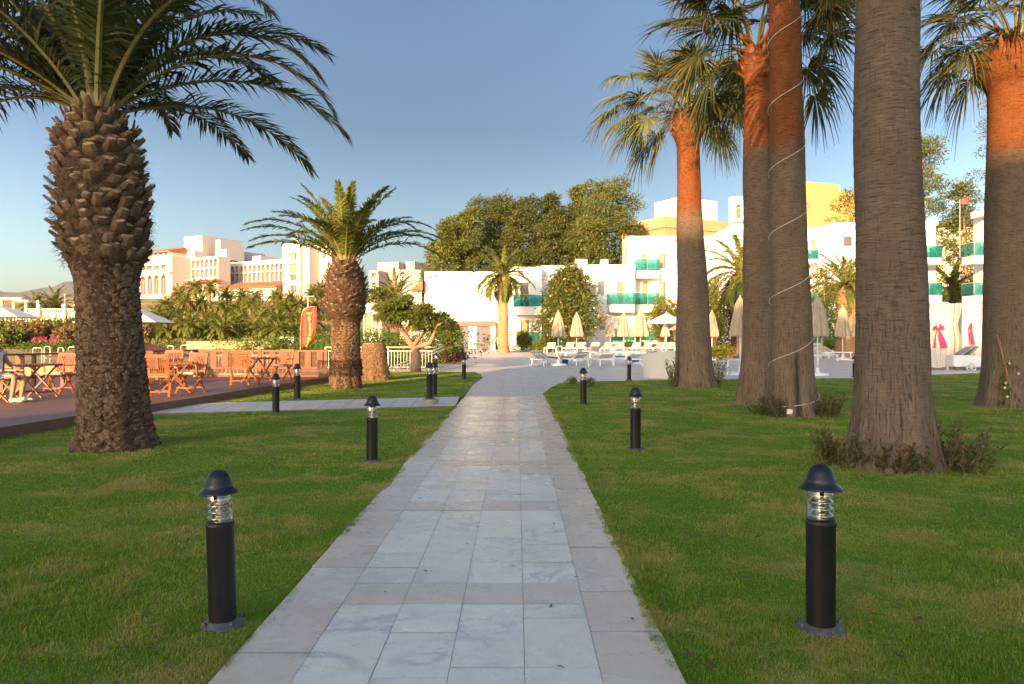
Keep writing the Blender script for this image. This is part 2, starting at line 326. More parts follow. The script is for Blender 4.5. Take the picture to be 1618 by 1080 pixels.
m_white = marble('white_marble', (0.70, 0.645, 0.53), (0.62, 0.58, 0.49), (0.42, 0.41, 0.41), (0.52, 0.46, 0.38))
m_beige = marble('beige_marble', (0.61, 0.50, 0.385), (0.50, 0.405, 0.31), (0.64, 0.57, 0.50), (0.46, 0.36, 0.28))
m_grey = marble('terrace_stone', (0.64, 0.565, 0.48), (0.55, 0.49, 0.425), (0.44, 0.39, 0.34), (0.60, 0.51, 0.41), 0.36)
grout = mat('joint_mortar', (0.34, 0.28, 0.21), (0.18, 0.14, 0.10), 9, 0.95, 0.4, 80)
def tiles(name, ts, z, mats):
    """ts: (quad corners [(x,y)*4], material index)"""
    V = []; off = []; tint = []; mi = []
    for q, k in ts:
        dz = random.uniform(-.0012, .0012); V += [(x, y, z + H(y) + dz + random.uniform(-.0004, .0004)) for x, y in q]; off.append([random.uniform(-40, 40) for _ in range(3)]); tint.append(random.random()); mi.append(k)
    n = len(ts); idx = np.arange(4 * n).reshape(-1, 4)
    o = mesh_np(name, V, [idx], mats, midx=mi); a = o.data.attributes.new('off', 'FLOAT_VECTOR', 'FACE'); a.data.foreach_set('vector', np.array(off, dtype=np.float32).ravel())
    a = o.data.attributes.new('tint', 'FLOAT', 'FACE'); a.data.foreach_set('value', np.array(tint, dtype=np.float32)); return tag(o, kind='structure')
ts = []; g = 0.0014; cw = 2.0 / 6
def slot(c, y0, y1, k, jag=0.0):
    x0, x1 = PL((y0 + y1) / 2) + c * cw + g, PL((y0 + y1) / 2) + (c + 1) * cw - g
    sh = PL(y1) - PL(y0)
    xl = x0 - (random.uniform(0, .022) if c == 0 else 0); xr = x1 + (random.uniform(0, .022) if c == 5 else 0)
    ts.append(([(xl - sh / 2, y0 + g), (xr - sh / 2, y0 + g), (xr + sh / 2, y1 - g), (xl + sh / 2, y1 - g)], k))
yb = 4.19 - 2.27 * 3
while yb < 19.0:
    for c in (1, 2, 3, 4): slot(c, yb, yb + 0.36, 1)
    for c in (1, 2, 3, 4):
        y = yb + 0.36; end = min(yb + 2.27, 18.95)
        if y >= 18.9: break
        cuts = [y]
        while end - cuts[-1] > 0.75:
            cuts.append(cuts[-1] + random.choice([0.33, 0.42, 0.5, 0.6, 0.3]))
        cuts.append(end)
        for a, b in zip(cuts[:-1], cuts[1:]): slot(c, a, b, 0 if random.random() > .04 else 1)
    yb += 2.27
for c in (0, 5):
    y = -3.0
    while y < 18.9:
        L = random.choice([0.42, 0.5, 0.6, 0.66]); slot(c, y, min(y + L, 18.95), 1); y += L
tiles('marble_path', ts, 0.030, [m_white, m_beige])
m = MB(); m.add([(PL(y) + x, y, 0.026) for y in (-3, 18.95) for x in (-.012, 2.012)] + [(PL(y) + x, y, -0.04) for y in (-3, 18.95) for x in (-.012, 2.012)], [(0, 1, 3, 2), (0, 2, 6, 4), (1, 5, 7, 3), (2, 3, 7, 6)]); tag(m.build('path_bed', grout), kind='structure')
# side path towards the deck
ts = []; A, B, Cc, D = Vector((-1.22, 16.4)), Vector((-1.3, 18.9)), Vector((-8.1, 16.7)), Vector((-7.75, 14.5)); nu, nv = 14, 4
for i in range(nu):
    for j in range(nv):
        def q(u, v): a = A.lerp(D, u); b = B.lerp(Cc, u); return tuple(a.lerp(b, v))
        e = .003; ts.append(([q((i + 1) / nu - e * .3, j / nv + e), q(i / nu + e * .3, j / nv + e), q(i / nu + e * .3, (j + 1) / nv - e), q((i + 1) / nu - e * .3, (j + 1) / nv - e)], 0))
tiles('side_path', ts, 0.030, [m_grey])
m = MB(); m.add([(p[0], p[1], z) for z in (0.026, -.04) for p in (A, B, Cc, D)], [(3, 2, 1, 0), (0, 4, 5, 1), (1, 5, 6, 2), (3, 7, 4, 0)]); tag(m.build('path_bed', grout), kind='structure')
# terrace of square slabs
ts = []
def slabs(x0, x1, y0, y1, s=0.6, k=0):
    ny = int(round((y1 - y0) / s)); nx = int(round((x1 - x0) / s))
    for j in range(ny):
        for i in range(nx):
            xa, xb = x0 + (x1 - x0) * i / nx, x0 + (x1 - x0) * (i + 1) / nx; ya, yb_ = y0 + (y1 - y0) * j / ny, y0 + (y1 - y0) * (j + 1) / ny
            ts.append(([(xa + .003, ya + .003), (xb - .003, ya + .003), (xb - .003, yb_ - .003), (xa + .003, yb_ - .003)], 0))
slabs(-1.5, 7.0, 18.96, 33.0); slabs(7.0, 30.0, 25.8, 33.0, .9)
for (a, b) in ((33, 46), (46, 57.2)): slabs(-9.5, 43, a, b, 0.9)
slabs(-9.5, -.3, 57.2, 61.2, .9); slabs(3.6, 43, 57.2, 61.2, .9); slabs(-9.5, 43, 61.2, 66, .9)
tiles('terrace', ts, 0.006, [m_grey])
m = MB()
for y0, y1, x0, x1 in ((18.96, 33, -1.6, 43), (33, 57.2, -9.6, 43), (57.2, 61.2, -9.6, -.3), (57.2, 61.2, 3.6, 43), (61.2, 66, -9.6, 43)):
    ym = [y0] + [t for t in (40, 50) if y0 < t < y1] + ([62] if y0 < 62 < y1 else []) + [y1]
    for a, b in zip(ym[:-1], ym[1:]): m.quad((x0, a, H(a)), (x1, a, H(a)), (x1, b, H(b)), (x0, b, H(b)))
tag(m.build('terrace_bed', grout), kind='structure')
# narrow pool in the terrace
k = NT('pool_water'); v = k.coord('Object'); k.base((0.01, 0.05, 0.055)).rough(0.04); k.bump(k.noise(v, 1.2, 3), 0.08, 0.02); pool_water = k.m
m = MB(); m.quad((-.3, 57.2, .30), (3.6, 57.2, .30), (3.6, 61.2, .30), (-.3, 61.2, .30)); tag(m.build('pool_water', pool_water), kind='structure')
m = MB()
for (a, b) in (((-.3, 57.2), (3.6, 57.2)), ((3.6, 57.2), (3.6, 61.2)), ((3.6, 61.2), (-.3, 61.2)), ((-.3, 61.2), (-.3, 57.2))):
    m.add([(a[0], a[1], H(a[1]) + .01), (b[0], b[1], H(b[1]) + .01), (b[0], b[1], .0), (a[0], a[1], .0)], [(0, 1, 2, 3)])
tag(m.build('pool_wall', mat('pool_tile', (0.05, 0.22, 0.28), (0.04, 0.16, 0.2), 2, 0.3)), kind='structure')
# planted strip before the hotel
m = MB(); m.add([(-1.3, 62.2, .49), (42, 62.2, .49), (42, 66, .50), (-1.3, 66, .50), (-1.3, 62.2, .3), (42, 62.2, .3)], [(0, 1, 2, 3), (4, 5, 1, 0)]); tag(m.build('lawn', turf), kind='structure')

# grass blades over the lawns close to the path
def inside(px, py, poly):
    c = np.zeros(len(px), bool); n = len(poly); j = n - 1
    for i in range(n):
        xi, yi = poly[i]; xj, yj = poly[j]
        t = ((yi > py) != (yj > py)) & (px < (xj - xi) * (py - yi) / (yj - yi + 1e-12) + xi); c ^= t; j = i
    return c
def blades(N, ymin, ymax, poly, hh):
    y = ymin * (ymax / ymin) ** rng.random(N); x = (rng.random(N) * 2 - 1) * 0.70 * y
    k = inside(x, y, poly); return x[k], y[k]
gx = []; gy = []
for pl in (LF, LAWN['l2'], LAWN['lawn']):
    a, b = blades(700000, 3.0, 33.0, pl, .03); gx.append(a); gy.append(b)
for side, PE in ((-1, PL), (1, PR)):                                  # blades creeping over the border stones
    yy = 3.0 * (18.5 / 3.0) ** rng.random(26000); yy = yy[(side > 0) | (yy < 16.2)]; lump = .5 + .5 * np.sin(yy * 5.1 + side) * np.sin(yy * 1.9 + 1); gy.append(yy); gx.append(-1.30 + .0067 * yy + (2.0 if side > 0 else 0) + side * (.05 - (.055 + .05 * lump) * rng.random(len(yy)) ** 1.5))
gx = np.concatenate(gx); gy = np.concatenate(gy); n = len(gx)
# tufts: pull blades towards tuft centres
gx += rng.normal(0, .004, n); gy += rng.normal(0, .004, n)
hgt = (0.009 + 0.017 * rng.random(n)) * (0.8 + 0.5 * np.sin(gx * 2.1 + np.sin(gy * 1.7)) * np.cos(gy * 1.3)).clip(.55, 1.3) * (1 + .38 * np.sin(gx * 19 + 2.5 * np.sin(gy * 5.3)) * np.cos(gy * 14 + 2 * np.sin(gx * 6.1))) * (1 + .25 * np.sin(gx * 47) * np.sin(gy * 41))
wd = 0.0014 + 0.00055 * gy; an = rng.random(n) * 2 * np.pi; ln = rng.random(n) * 0.8 + .1
V = np.zeros((n, 3, 3)); dx, dy = np.cos(an), np.sin(an)
V[:, 0] = np.stack([gx - dx * wd, gy - dy * wd, np.full(n, .017)], 1); V[:, 1] = np.stack([gx + dx * wd, gy + dy * wd, np.full(n, .017)], 1)
V[:, 2] = np.stack([gx + np.cos(an + 1.4) * hgt * ln, gy + np.sin(an + 1.4) * hgt * ln, .02 + hgt], 1)
k = NT('grass_blades'); v = k.coord('Object'); nn = k.noise(v, 0.55, 6, 0.65); c = k.mix(k.ramp(nn, [(0.38, 0.0), (0.66, 1.0)]), (0.096, 0.215, 0.006), (0.195, 0.280, 0.014))
c = k.mix(k.ramp(k.noise(v, 1.1, 5, 0.7), [(0.47, 0.0), (0.63, 0.9)]), c, (0.38, 0.30, 0.075)); c = k.mix(k.ramp(k.attr(), [(0.60, 0.0), (1.0, 0.9)]), c, (0.34, 0.27, 0.09)); k.base(c); k.rough(0.7); k.spec(0.2)
t_ = k.n('BsdfTranslucent'); k.l(c, t_.inputs[0]); mx = k.n('MixShader'); mx.inputs[0].default_value = .3; k.l(k.b.outputs[0], mx.inputs[1]); k.l(t_.outputs[0], mx.inputs[2]); k.l(mx.outputs[0], k.out.inputs[0])
o = mesh_np('grass', V.reshape(-1, 3), [np.arange(3 * n).reshape(-1, 3)], k.m, rnd=rng.random(n)); tag(o, 'short mown lawn grass on both sides of the marble path', 'grass', kind='stuff')

# a few dry leaves and specks on the paving and the grass
V = []; rn = []; rg_ = random.Random(21)
for i in range(420):
    y = 3.2 * (20 / 3.2) ** rg_.random(); x = rg_.uniform(-.55, .55) * y; on = PL(y) < x < PR(y)
    if on and rg_.random() < .72: continue
    z = .036 if on else .045; a = rg_.uniform(0, 6.28); L = rg_.uniform(.006, .03) * (1 if on else 1.5); W = L * rg_.uniform(.2, .5); d_ = Vector((math.cos(a), math.sin(a), 0)); s_ = Vector((-d_.y, d_.x, 0)); c_ = Vector((x, y, z)); V += [c_ - d_ * L, c_ - s_ * W + Vector((0, 0, .004)), c_ + d_ * L + Vector((0, 0, rg_.uniform(0, .012))), c_ + s_ * W + Vector((0, 0, .006))]; rn.append(rg_.random())
n_ = len(rn); tag(mesh_np('leaf_litter', np.array([tuple(v) for v in V]), [np.arange(4 * n_).reshape(-1, 4)], leafmat('dry_leaf_specks', (0.16, 0.08, 0.03), (0.10, 0.05, 0.025), (0.34, 0.24, 0.12), 3), rnd=rn), 'scattered small dry leaves on the paving and the lawn', 'leaf litter', kind='stuff')
# ---------------------------------------------------------------- plants: builders
def _n(a): return a / (np.linalg.norm(a, axis=-1, keepdims=True) + 1e-9)
def frond_mesh(elev, L, droop, leaf=0.42, n=60, lw=0.014, hang=0.25, vee=0.5, segs=14, r0=0.028, curve=1.4, rg=rng, side=0.0):
    """feather frond along +X; returns V, [quads,tris], midx, rnd"""
    s = np.linspace(0, 1, segs + 1); th = elev - droop * s ** curve
    cx = np.concatenate([[0], np.cumsum(np.cos((th[1:] + th[:-1]) / 2))]) * L / segs; cz = np.concatenate([[0], np.cumsum(np.sin((th[1:] + th[:-1]) / 2))]) * L / segs
    cy = side * L * s ** 2
    V = []; q = []; t = []; K = 4
    for i in range(segs + 1):
        r = r0 * (1 - .88 * s[i]) * (1.8 if i == 0 else 1)
        T = np.array([math.cos(th[i]), 0, math.sin(th[i])]); N = np.array([-T[2], 0, T[0]])
        for a, b in ((-1.3, -.3), (0, -1), (1.3, -.3), (0, .7)): V.append(np.array([cx[i], cy[i], cz[i]]) + r * (a * np.array([0, 1, 0]) + b * N))
    for i in range(segs):
        for k in range(K): q.append((i * K + k, i * K + (k + 1) % K, (i + 1) * K + (k + 1) % K, (i + 1) * K + k))
    nm = len(q); base = len(V)
    u = np.repeat(np.linspace(0.07, 1.0, n), 2); sd = np.tile([1.0, -1.0], n); m = len(u); u = np.clip(u + rg.normal(0, .004, m), .04, 1)
    thu = elev - droop * u ** curve; T = np.stack([np.cos(thu), 0 * u, np.sin(thu)], 1); N = np.stack([-np.sin(thu), 0 * u, np.cos(thu)], 1); Y = np.array([0, 1.0, 0])
    P0 = np.stack([np.interp(u, s, cx), np.interp(u, s, cy), np.interp(u, s, cz)], 1)
    prof = np.interp(u, [0, .08, .25, .6, .9, 1], [.25, .5, .95, 1, .62, .4]) * (0.85 + .3 * rg.random(m))
    fw = np.interp(u, [0, .5, 1], [.35, .8, 2.2]) + rg.normal(0, .12, m)
    Dv = _n(T * fw[:, None] + Y * sd[:, None] + N * (vee + rg.normal(0, .22, m))[:, None])
    ll = leaf * prof; g = np.array([0, 0, -1.0]); hg = hang * (0.6 + .8 * rg.random(m))
    W = _n(np.cross(Dv, N + 0.3 * rg.normal(0, 1, (m, 3)))) * lw
    mid = P0 + Dv * (ll * .45)[:, None] + g * (hg * ll * .12)[:, None]; tip = P0 + Dv * (ll * (1 - .3 * hg))[:, None] + g * (hg * ll * .75)[:, None]
    LV = np.stack([P0 - W * .5, P0 + W * .5, mid + W, mid - W, tip], 1).reshape(-1, 3); b = base + 5 * np.arange(m)
    lq = np.stack([b, b + 1, b + 2, b + 3], 1); lt = np.stack([b + 3, b + 2, b + 4], 1)
    return np.concatenate([np.array(V), LV]), np.concatenate([np.array(q), lq]), lt, nm, m, rg.random(m)
def frond_obj(name, mats, parent, M, **k):
    V, q, t, nm, m, rd = frond_mesh(**k)
    mi = np.concatenate([np.zeros(nm), np.ones(m), np.ones(len(t))]); rn = np.concatenate([np.zeros(nm), rd, rd])
    return mesh_np(name, V, [q, t], mats, parent, rnd=rn, midx=mi, M=M)
def crown_mesh(name, mats, parent, specs, off=(0, 0, 0), **kw):
    """many fronds joined as one crown; specs (az, elev, L, droop)"""
    Vs = []; Q = []; T = []; mi = []; rn = []; mt = []; rt = []; b = 0
    for az, el, L, dr in specs:
        V, q, t, nm, m, rd = frond_mesh(elev=el, L=L, droop=dr, **kw); c, s_ = math.cos(az), math.sin(az)
        V = V @ np.array([[c, s_, 0], [-s_, c, 0], [0, 0, 1]]) + np.array(off) + np.array([c * .12, s_ * .12, 0])
        Vs.append(V); Q.append(q + b); T.append(t + b); mi.append(np.concatenate([np.zeros(nm), np.ones(m)])); rn.append(np.concatenate([np.zeros(nm), rd])); mt.append(np.ones(len(t))); rt.append(rd); b += len(V)
    return mesh_np(name, np.concatenate(Vs), [np.concatenate(Q), np.concatenate(T)], mats, parent, rnd=np.concatenate(rn + rt), midx=np.concatenate(mi + mt))
def crown_specs(n, L, el0=1.45, el1=0.05, dr=1.2, jit=.1, rg=rng):
    out = []
    for i in range(n):
        t = i / (n - 1); az = i * 2.39996 + rg.normal(0, .15); el = el0 + (el1 - el0) * t ** .9 + rg.normal(0, jit)
        out.append((az, el, L * (0.82 + .18 * math.sin(math.pi * (t * .8 + .2))) * rg.uniform(.9, 1.06), dr * (0.55 + .65 * t) * rg.uniform(.85, 1.15)))
    return out
def fan_mesh(elev, pl, Rr, bend=0.5, nseg=46, spread=2.1, hang=0.6, rg=rng, tilt=0.0):
    """fan leaf: petiole then a round pleated blade"""
    segs = 8; s = np.linspace(0, 1, segs + 1); th = elev - bend * s ** 1.5
    cx = np.concatenate([[0], np.cumsum(np.cos((th[1:] + th[:-1]) / 2))]) * pl / segs; cz = np.concatenate([[0], np.cumsum(np.sin((th[1:] + th[:-1]) / 2))]) * pl / segs
    V = []; q = []
    for i in range(segs + 1):
        r = 0.030 * (1 - .5 * s[i]) * (1.7 if i == 0 else 1); T = np.array([math.cos(th[i]), 0, math.sin(th[i])]); N = np.array([-T[2], 0, T[0]])
        for a, b in ((-1.2, 0), (0, -.6), (1.2, 0), (0, .5)): V.append(np.array([cx[i], 0, cz[i]]) + r * (a * np.array([0, 1, 0]) + b * N))
    for i in range(segs):
        for k in range(4): q.append((i * 4 + k, i * 4 + (k + 1) % 4, (i + 1) * 4 + (k + 1) % 4, (i + 1) * 4 + k))
    nm = len(q); t = []; rd = []; T = np.array([math.cos(th[-1]), 0, math.sin(th[-1])]); N = np.array([-T[2], 0, T[0]]); Y = np.array([0, 1.0, 0]); hub = np.array([cx[-1], 0, cz[-1]])
    Y = Y * math.cos(tilt) + N * math.sin(tilt); N = np.cross(T, Y); g = np.array([0, 0, -1.0]); qq = []
    for i in range(nseg):
        a = spread * (2 * i / (nseg - 1) - 1); da = spread / (nseg - 1) * 1.02; Ls = Rr * (0.72 + .28 * math.cos(a * .75)) * rg.uniform(.9, 1.08)
        fold = 0.035 * (1 if i % 2 else -1); up = 0.16 * (1 - math.cos(a))
        D = T * math.cos(a) + Y * math.sin(a) + N * (up + .06 * rg.normal()); D /= np.linalg.norm(D)
        Wd = -T * math.sin(a) + Y * math.cos(a); hh = hang * rg.uniform(.5, 1.4)
        b = len(V); rs = (0.03, .42, .72, 1.0); pt = []
        for r, wf in zip(rs, (1.0, 1.0, .42, .06)):
            p = hub + D * Ls * r * (1 - .12 * hh * r * r) + g * hh * Ls * (max(r - .3, 0) ** 2) * 1.15; ww = Ls * min(r, .46) * math.tan(da) * wf + .002
            V.append(p - Wd * ww + N * fold * r * wf); V.append(p + Wd * ww - N * fold * r * wf * .3)
        rr = rg.random()
        for j in range(3): qq.append((b + 2 * j, b + 2 * j + 1, b + 2 * j + 3, b + 2 * j + 2)); rd.append(rr)
    return np.array(V), np.array(q + qq), nm, np.array(rd)
def fan_obj(name, mats, parent, M, **k):
    V, q, nm, rd = fan_mesh(**k)
    return mesh_np(name, V, [q], mats, parent, rnd=np.concatenate([np.zeros(nm), rd]), midx=np.concatenate([np.zeros(nm), np.ones(len(rd))]), M=M)

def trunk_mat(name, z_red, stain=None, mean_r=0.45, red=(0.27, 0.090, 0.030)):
    k = NT(name); uv = k.n('UVMap'); uv.uv_map = 'uv'
    def mp(sc): m_ = k.n('Mapping'); m_.inputs['Scale'].default_value = sc; k.l(uv.outputs[0], m_.inputs[0]); return m_.outputs[0]
    sx = k.n('SeparateXYZ'); k.l(uv.outputs[0], sx.inputs[0]); U, Vv = sx.outputs[0], sx.outputs[1]
    hz = k.noise(mp((4.5, 62, 1)), 1, 6, 0.75, 0.7); vt = k.noise(mp((36, 4.2, 1)), 1, 6, 0.72, 0.8); bl = k.noise(mp((2.5, 1.6, 1)), 1, 5, 0.65); fine = k.noise(mp((70, 50, 1)), 1, 3, .7)
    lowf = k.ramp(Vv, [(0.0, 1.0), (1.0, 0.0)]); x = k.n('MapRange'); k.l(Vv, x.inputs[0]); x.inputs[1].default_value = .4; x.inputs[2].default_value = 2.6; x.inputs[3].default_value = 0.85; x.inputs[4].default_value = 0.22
    h = k.math('ADD', k.math('MULTIPLY', vt, x.outputs[0]), k.math('MULTIPLY', hz, k.math('SUBTRACT', 1.1, x.outputs[0])))
    h = k.math('ADD', h, k.math('MULTIPLY', fine, .18))
    c = k.mix(k.ramp(h, [(0.40, 0.0), (0.52, .5), (0.72, 1.0)]), (0.045, 0.029, 0.019), (0.235, 0.165, 0.11)); c = k.mix(k.ramp(bl, [(0.3, 0.0), (0.7, 1.0)]), c, (0.135, 0.088, 0.055), 'MIX') if False else k.mix(k.ramp(bl, [(0.35, .45), (0.65, 0.0)]), c, (0.12, 0.072, 0.042))
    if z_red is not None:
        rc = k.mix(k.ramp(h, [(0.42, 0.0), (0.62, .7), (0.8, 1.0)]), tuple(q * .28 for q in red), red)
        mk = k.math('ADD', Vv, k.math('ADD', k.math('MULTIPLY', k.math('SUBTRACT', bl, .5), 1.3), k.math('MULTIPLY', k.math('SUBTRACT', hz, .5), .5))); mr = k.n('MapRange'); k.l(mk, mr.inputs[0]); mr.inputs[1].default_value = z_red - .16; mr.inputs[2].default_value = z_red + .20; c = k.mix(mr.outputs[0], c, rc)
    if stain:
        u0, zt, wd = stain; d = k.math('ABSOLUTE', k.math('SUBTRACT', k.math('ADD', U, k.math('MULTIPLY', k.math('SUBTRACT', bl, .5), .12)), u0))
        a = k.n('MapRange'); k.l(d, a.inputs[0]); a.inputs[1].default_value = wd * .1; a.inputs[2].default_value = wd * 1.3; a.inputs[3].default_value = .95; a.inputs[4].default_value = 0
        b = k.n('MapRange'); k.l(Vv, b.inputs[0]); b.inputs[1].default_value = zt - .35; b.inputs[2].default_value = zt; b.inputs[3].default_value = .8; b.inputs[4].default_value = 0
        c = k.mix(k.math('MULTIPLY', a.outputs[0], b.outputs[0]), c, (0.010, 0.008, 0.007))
    crk = k.math('MULTIPLY', k.ramp(vt, [(0.36, 1.0), (0.43, 0.0)]), x.outputs[0]); hck = k.math('MULTIPLY', k.ramp(hz, [(0.34, 1.0), (0.42, 0.0)]), k.math('SUBTRACT', 1.05, x.outputs[0])); ck = k.math('MAXIMUM', crk, k.math('MULTIPLY', hck, .8)); c = k.mix(k.math('MULTIPLY', ck, .72), c, (0.024, 0.015, 0.010))
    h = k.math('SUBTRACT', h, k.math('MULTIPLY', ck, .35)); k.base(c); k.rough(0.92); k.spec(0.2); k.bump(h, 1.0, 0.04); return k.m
def trunk_obj(name, material, parent, prof, top_off=(0, 0), nk=72, dz=0.02, amp=0.010, seed=1, cap=False):
    """trunk of rings: prof [(z,r)]; top_off: sideways drift at the top; u runs round the trunk, seam at the back (+Y)"""
    rg = np.random.default_rng(seed); zs = np.array([p[0] for p in prof]); rs = np.array([p[1] for p in prof]); z = np.arange(zs[0], zs[-1] + dz, dz); r = np.interp(z, zs, rs)
    # smooth profile
    kk = max(3, int(.25 / dz)) | 1; rp = np.pad(r, kk // 2, mode='edge'); r = np.convolve(rp, np.ones(kk) / kk, 'valid')
    t = np.linspace(0, 1, nk + 1); ph = np.pi / 2 + 2 * np.pi * t; nz = len(z)
    A = rg.random((nz, nk + 1)); A[:, -1] = A[:, 0]
    ring = 0.35 * np.interp(z, z, rg.random(nz) * 2 - 1)[:, None] * np.ones(nk + 1) + (A - .5) * 1.0
    big = np.sin(ph * 3 + z[:, None] * 1.3 + seed) * .012 + np.sin(ph * 5 - z[:, None] * 2.1 + seed * 2) * .008
    flute = np.sin(ph * 9 + seed + np.sin(z[:, None] * 1.5)) * np.interp(z, [0, .8, 1.6], [.030, .008, 0])[:, None]
    Rr = r[:, None] + ring * amp * .6 + big + flute; f = (z - z[0]) / (z[-1] - z[0])
    X = np.cos(ph) * Rr + (top_off[0] * f)[:, None]; Y = np.sin(ph) * Rr + (top_off[1] * f)[:, None]; Z = z[:, None] + 0 * X
    V = np.stack([X, Y, Z], -1).reshape(-1, 3); uv = np.stack([np.broadcast_to(t * 2 * np.pi * np.mean(rs), X.shape), Z], -1).reshape(-1, 2)
    i, j = np.meshgrid(np.arange(nz - 1), np.arange(nk), indexing='ij'); a = (i * (nk + 1) + j).ravel(); q = np.stack([a, a + 1, a + nk + 2, a + nk + 1], 1)
    fc = [q[:, ::-1].copy()] if False else [q]
    return mesh_np(name, V, fc, material, parent, smooth=True, uv=uv)
def stubs(mb, prof, z0, z1, N, l, wb, wt, th, alpha, seed=3, top_off=(0, 0), ztop=1.0, jit=.25, inset=.02):
    """cut leaf bases in a spiral; material 0 side, 1 cut end"""
    rg = random.Random(seed); zs = [p[0] for p in prof]; rs = [p[1] for p in prof]
    for i in range(N):
        f = (i + .5) / N; z = z0 + (z1 - z0) * f + rg.uniform(-.02, .02); ph = i * 2.39996 + rg.uniform(-.14, .14); r = float(np.interp(z, zs, rs)) - inset
        o = Vector((math.cos(ph), math.sin(ph), 0)); u = Vector((0, 0, 1)); s = Vector((-o.y, o.x, 0)); al = alpha * rg.uniform(1 - jit, 1 + jit); L = l * rg.uniform(1 - jit * 1.3, 1 + jit * 1.2)
        d = (o * math.cos(al) + u * math.sin(al) + s * rg.uniform(-.2, .2)).normalized(); nn = s.cross(d).normalized(); s2 = d.cross(nn)
        c = o * r + u * z + Vector((top_off[0], top_off[1], 0)) * (z / ztop); W = wb * rg.uniform(.75, 1.2); Wt = wt * rg.uniform(.7, 1.3); T = th * rg.uniform(.7, 1.3)
        vs = []
        for (q, ww, tt, bend) in ((-.05, W * .5, T * .5, 0), (L * .55, (W + Wt) * .26, T * .42, .012), (L, Wt * .5, T * .3, .0)):
            p = c + d * q + nn * bend
            vs += [p - s2 * ww - nn * tt * .3, p - s2 * ww * .3 - nn * tt, p + s2 * ww * .3 - nn * tt, p + s2 * ww - nn * tt * .3, p + s2 * ww * .4 + nn * tt * .7, p - s2 * ww * .4 + nn * tt * .7]
        tip = rg.uniform(-.02, .03)
        for v_ in vs[12:]: v_ += d * rg.uniform(-.018, .018)
        mb.mi = 0; mb.add(vs, [(a + 6 * k, (a + 1) % 6 + 6 * k, (a + 1) % 6 + 6 * (k + 1), a + 6 * (k + 1)) for k in (0, 1) for a in range(6)])
        mb.mi = 1; mb.add(vs[12:], [(0, 1, 2, 3, 4, 5)])
    mb.mi = 0
def leaves(name, material, parent, centres, n, size, sq=(1, 1, 1), elong=2.0, seed=1, shell=0.5, world=True, M=None, droop=0.0, wob=0.25):
    """leaf faces through clumps: centres [(x,y,z,rx,ry,rz)]"""
    rg = np.random.default_rng(seed); Cc = np.array(centres, float); vol = (Cc[:, 3] * Cc[:, 4] * Cc[:, 5]) ** (2 / 3.); k = rg.choice(len(Cc), n, p=vol / vol.sum())
    d = _n(rg.normal(0, 1, (n, 3))); r = (shell + (1 - shell) * rg.random(n)) ** .6; r = r * (1 + wob * np.sin(d[:, 0] * 5 + k * 1.7) * np.cos(d[:, 2] * 6 + k)) * (1 + .10 * rg.normal(0, 1, n))
    p = Cc[k, :3] + d * Cc[k, 3:6] * r[:, None]
    a = _n(rg.normal(0, 1, (n, 3)) + d * .9 + np.array([0, 0, -droop])); b = _n(np.cross(a, rg.normal(0, 1, (n, 3)))); s = size * (.6 + .8 * rg.random(n))[:, None]
    V = np.stack([p, p + a * s * .5 + b * s / elong * .5, p + a * s, p + a * s * .5 - b * s / elong * .5], 1).reshape(-1, 3)
    return mesh_np(name, V, [np.arange(4 * n).reshape(-1, 4)], material, parent, rnd=rg.random(n), world=world, M=M)
def limb(mb, a, b, r0, r1, n=7, wig=.15, rg=random):
    a, b = Vector(a), Vector(b); pts = []; L = (b - a).length
    for i in range(5):
        t = i / 4; pts.append(a.lerp(b, t) + Vector((rg.uniform(-1, 1), rg.uniform(-1, 1), rg.uniform(-1, 1))) * wig * L * .12 * (1 if 0 < i < 4 else 0))
    mb.tube(pts, [r0 + (r1 - r0) * i / 4 for i in range(5)], n)
def tree(name, base, h, rad, label, cat, group, leaf_m, bark_m, nleaf, size, shape='pine', seed=1, trunk_h=None, tr=0.22, nc=26, lean=0.0, elong=2.0):
    rg = random.Random(seed); t = thing(name, base, label, cat, group); bx, by, bz = base; m = MB(); cs = []
    th = trunk_h if trunk_h is not None else h * .25; top = Vector((bx + lean, by, bz + h * .93)); limb(m, (bx, by, bz - .2), top, tr, tr * .2, 8, .5, rg)
    for i in range(nc):
        f = (i + .5) / nc; z = th + (h - th) * f
        if shape == 'pine': w_ = rad * (0.45 + .55 * math.sin(math.pi * min(f * .85 + .18, 1))) * rg.uniform(.45, 1.15)
        elif shape == 'cone': w_ = rad * (1.03 - f) ** .62 * min(1, f * 6 + .45) * rg.uniform(.75, 1.05)
        elif shape == 'fir': w_ = rad * (1.04 - f) * rg.uniform(.6, 1.15)
        else: w_ = rad * math.sqrt(max(1 - (2 * f - 1) ** 2, .12)) * rg.uniform(.5, 1.0)
        ph = i * 2.39996 + rg.uniform(-.4, .4); rr = rg.uniform(.20, .38) * rad * (1.0 if shape != 'cone' else 1.0)
        k = rg.uniform(.35, 1.0) if shape != 'cone' else .78; c = Vector((bx + lean * z / h + math.cos(ph) * w_ * k, by + math.sin(ph) * w_ * k, bz + z))
        cs.append((*c, rr * 1.3, rr * 1.3, rr * (.8 if shape in ('pine', 'fir') else .9))); limb(m, (bx + lean * z / h, by, bz + z - .15 * (c - Vector((bx, by, c.z))).length - .1), c, tr * .3 * (1 - f * .6), tr * .08, 5, .4, rg)
        if shape == 'cone': cs.append((bx + math.cos(ph + .5) * w_ * .25, by + math.sin(ph + .5) * w_ * .25, bz + z, rr * 1.2, rr * 1.2, rr))
    cs.append((bx + lean, by, bz + h - rad * .12, rad * .18, rad * .18, rad * .26))
    m.build('trunk', bark_m, t, world=True); leaves('crown', leaf_m, t, cs, nleaf, size, seed=seed, shell=.25, elong=elong); return t
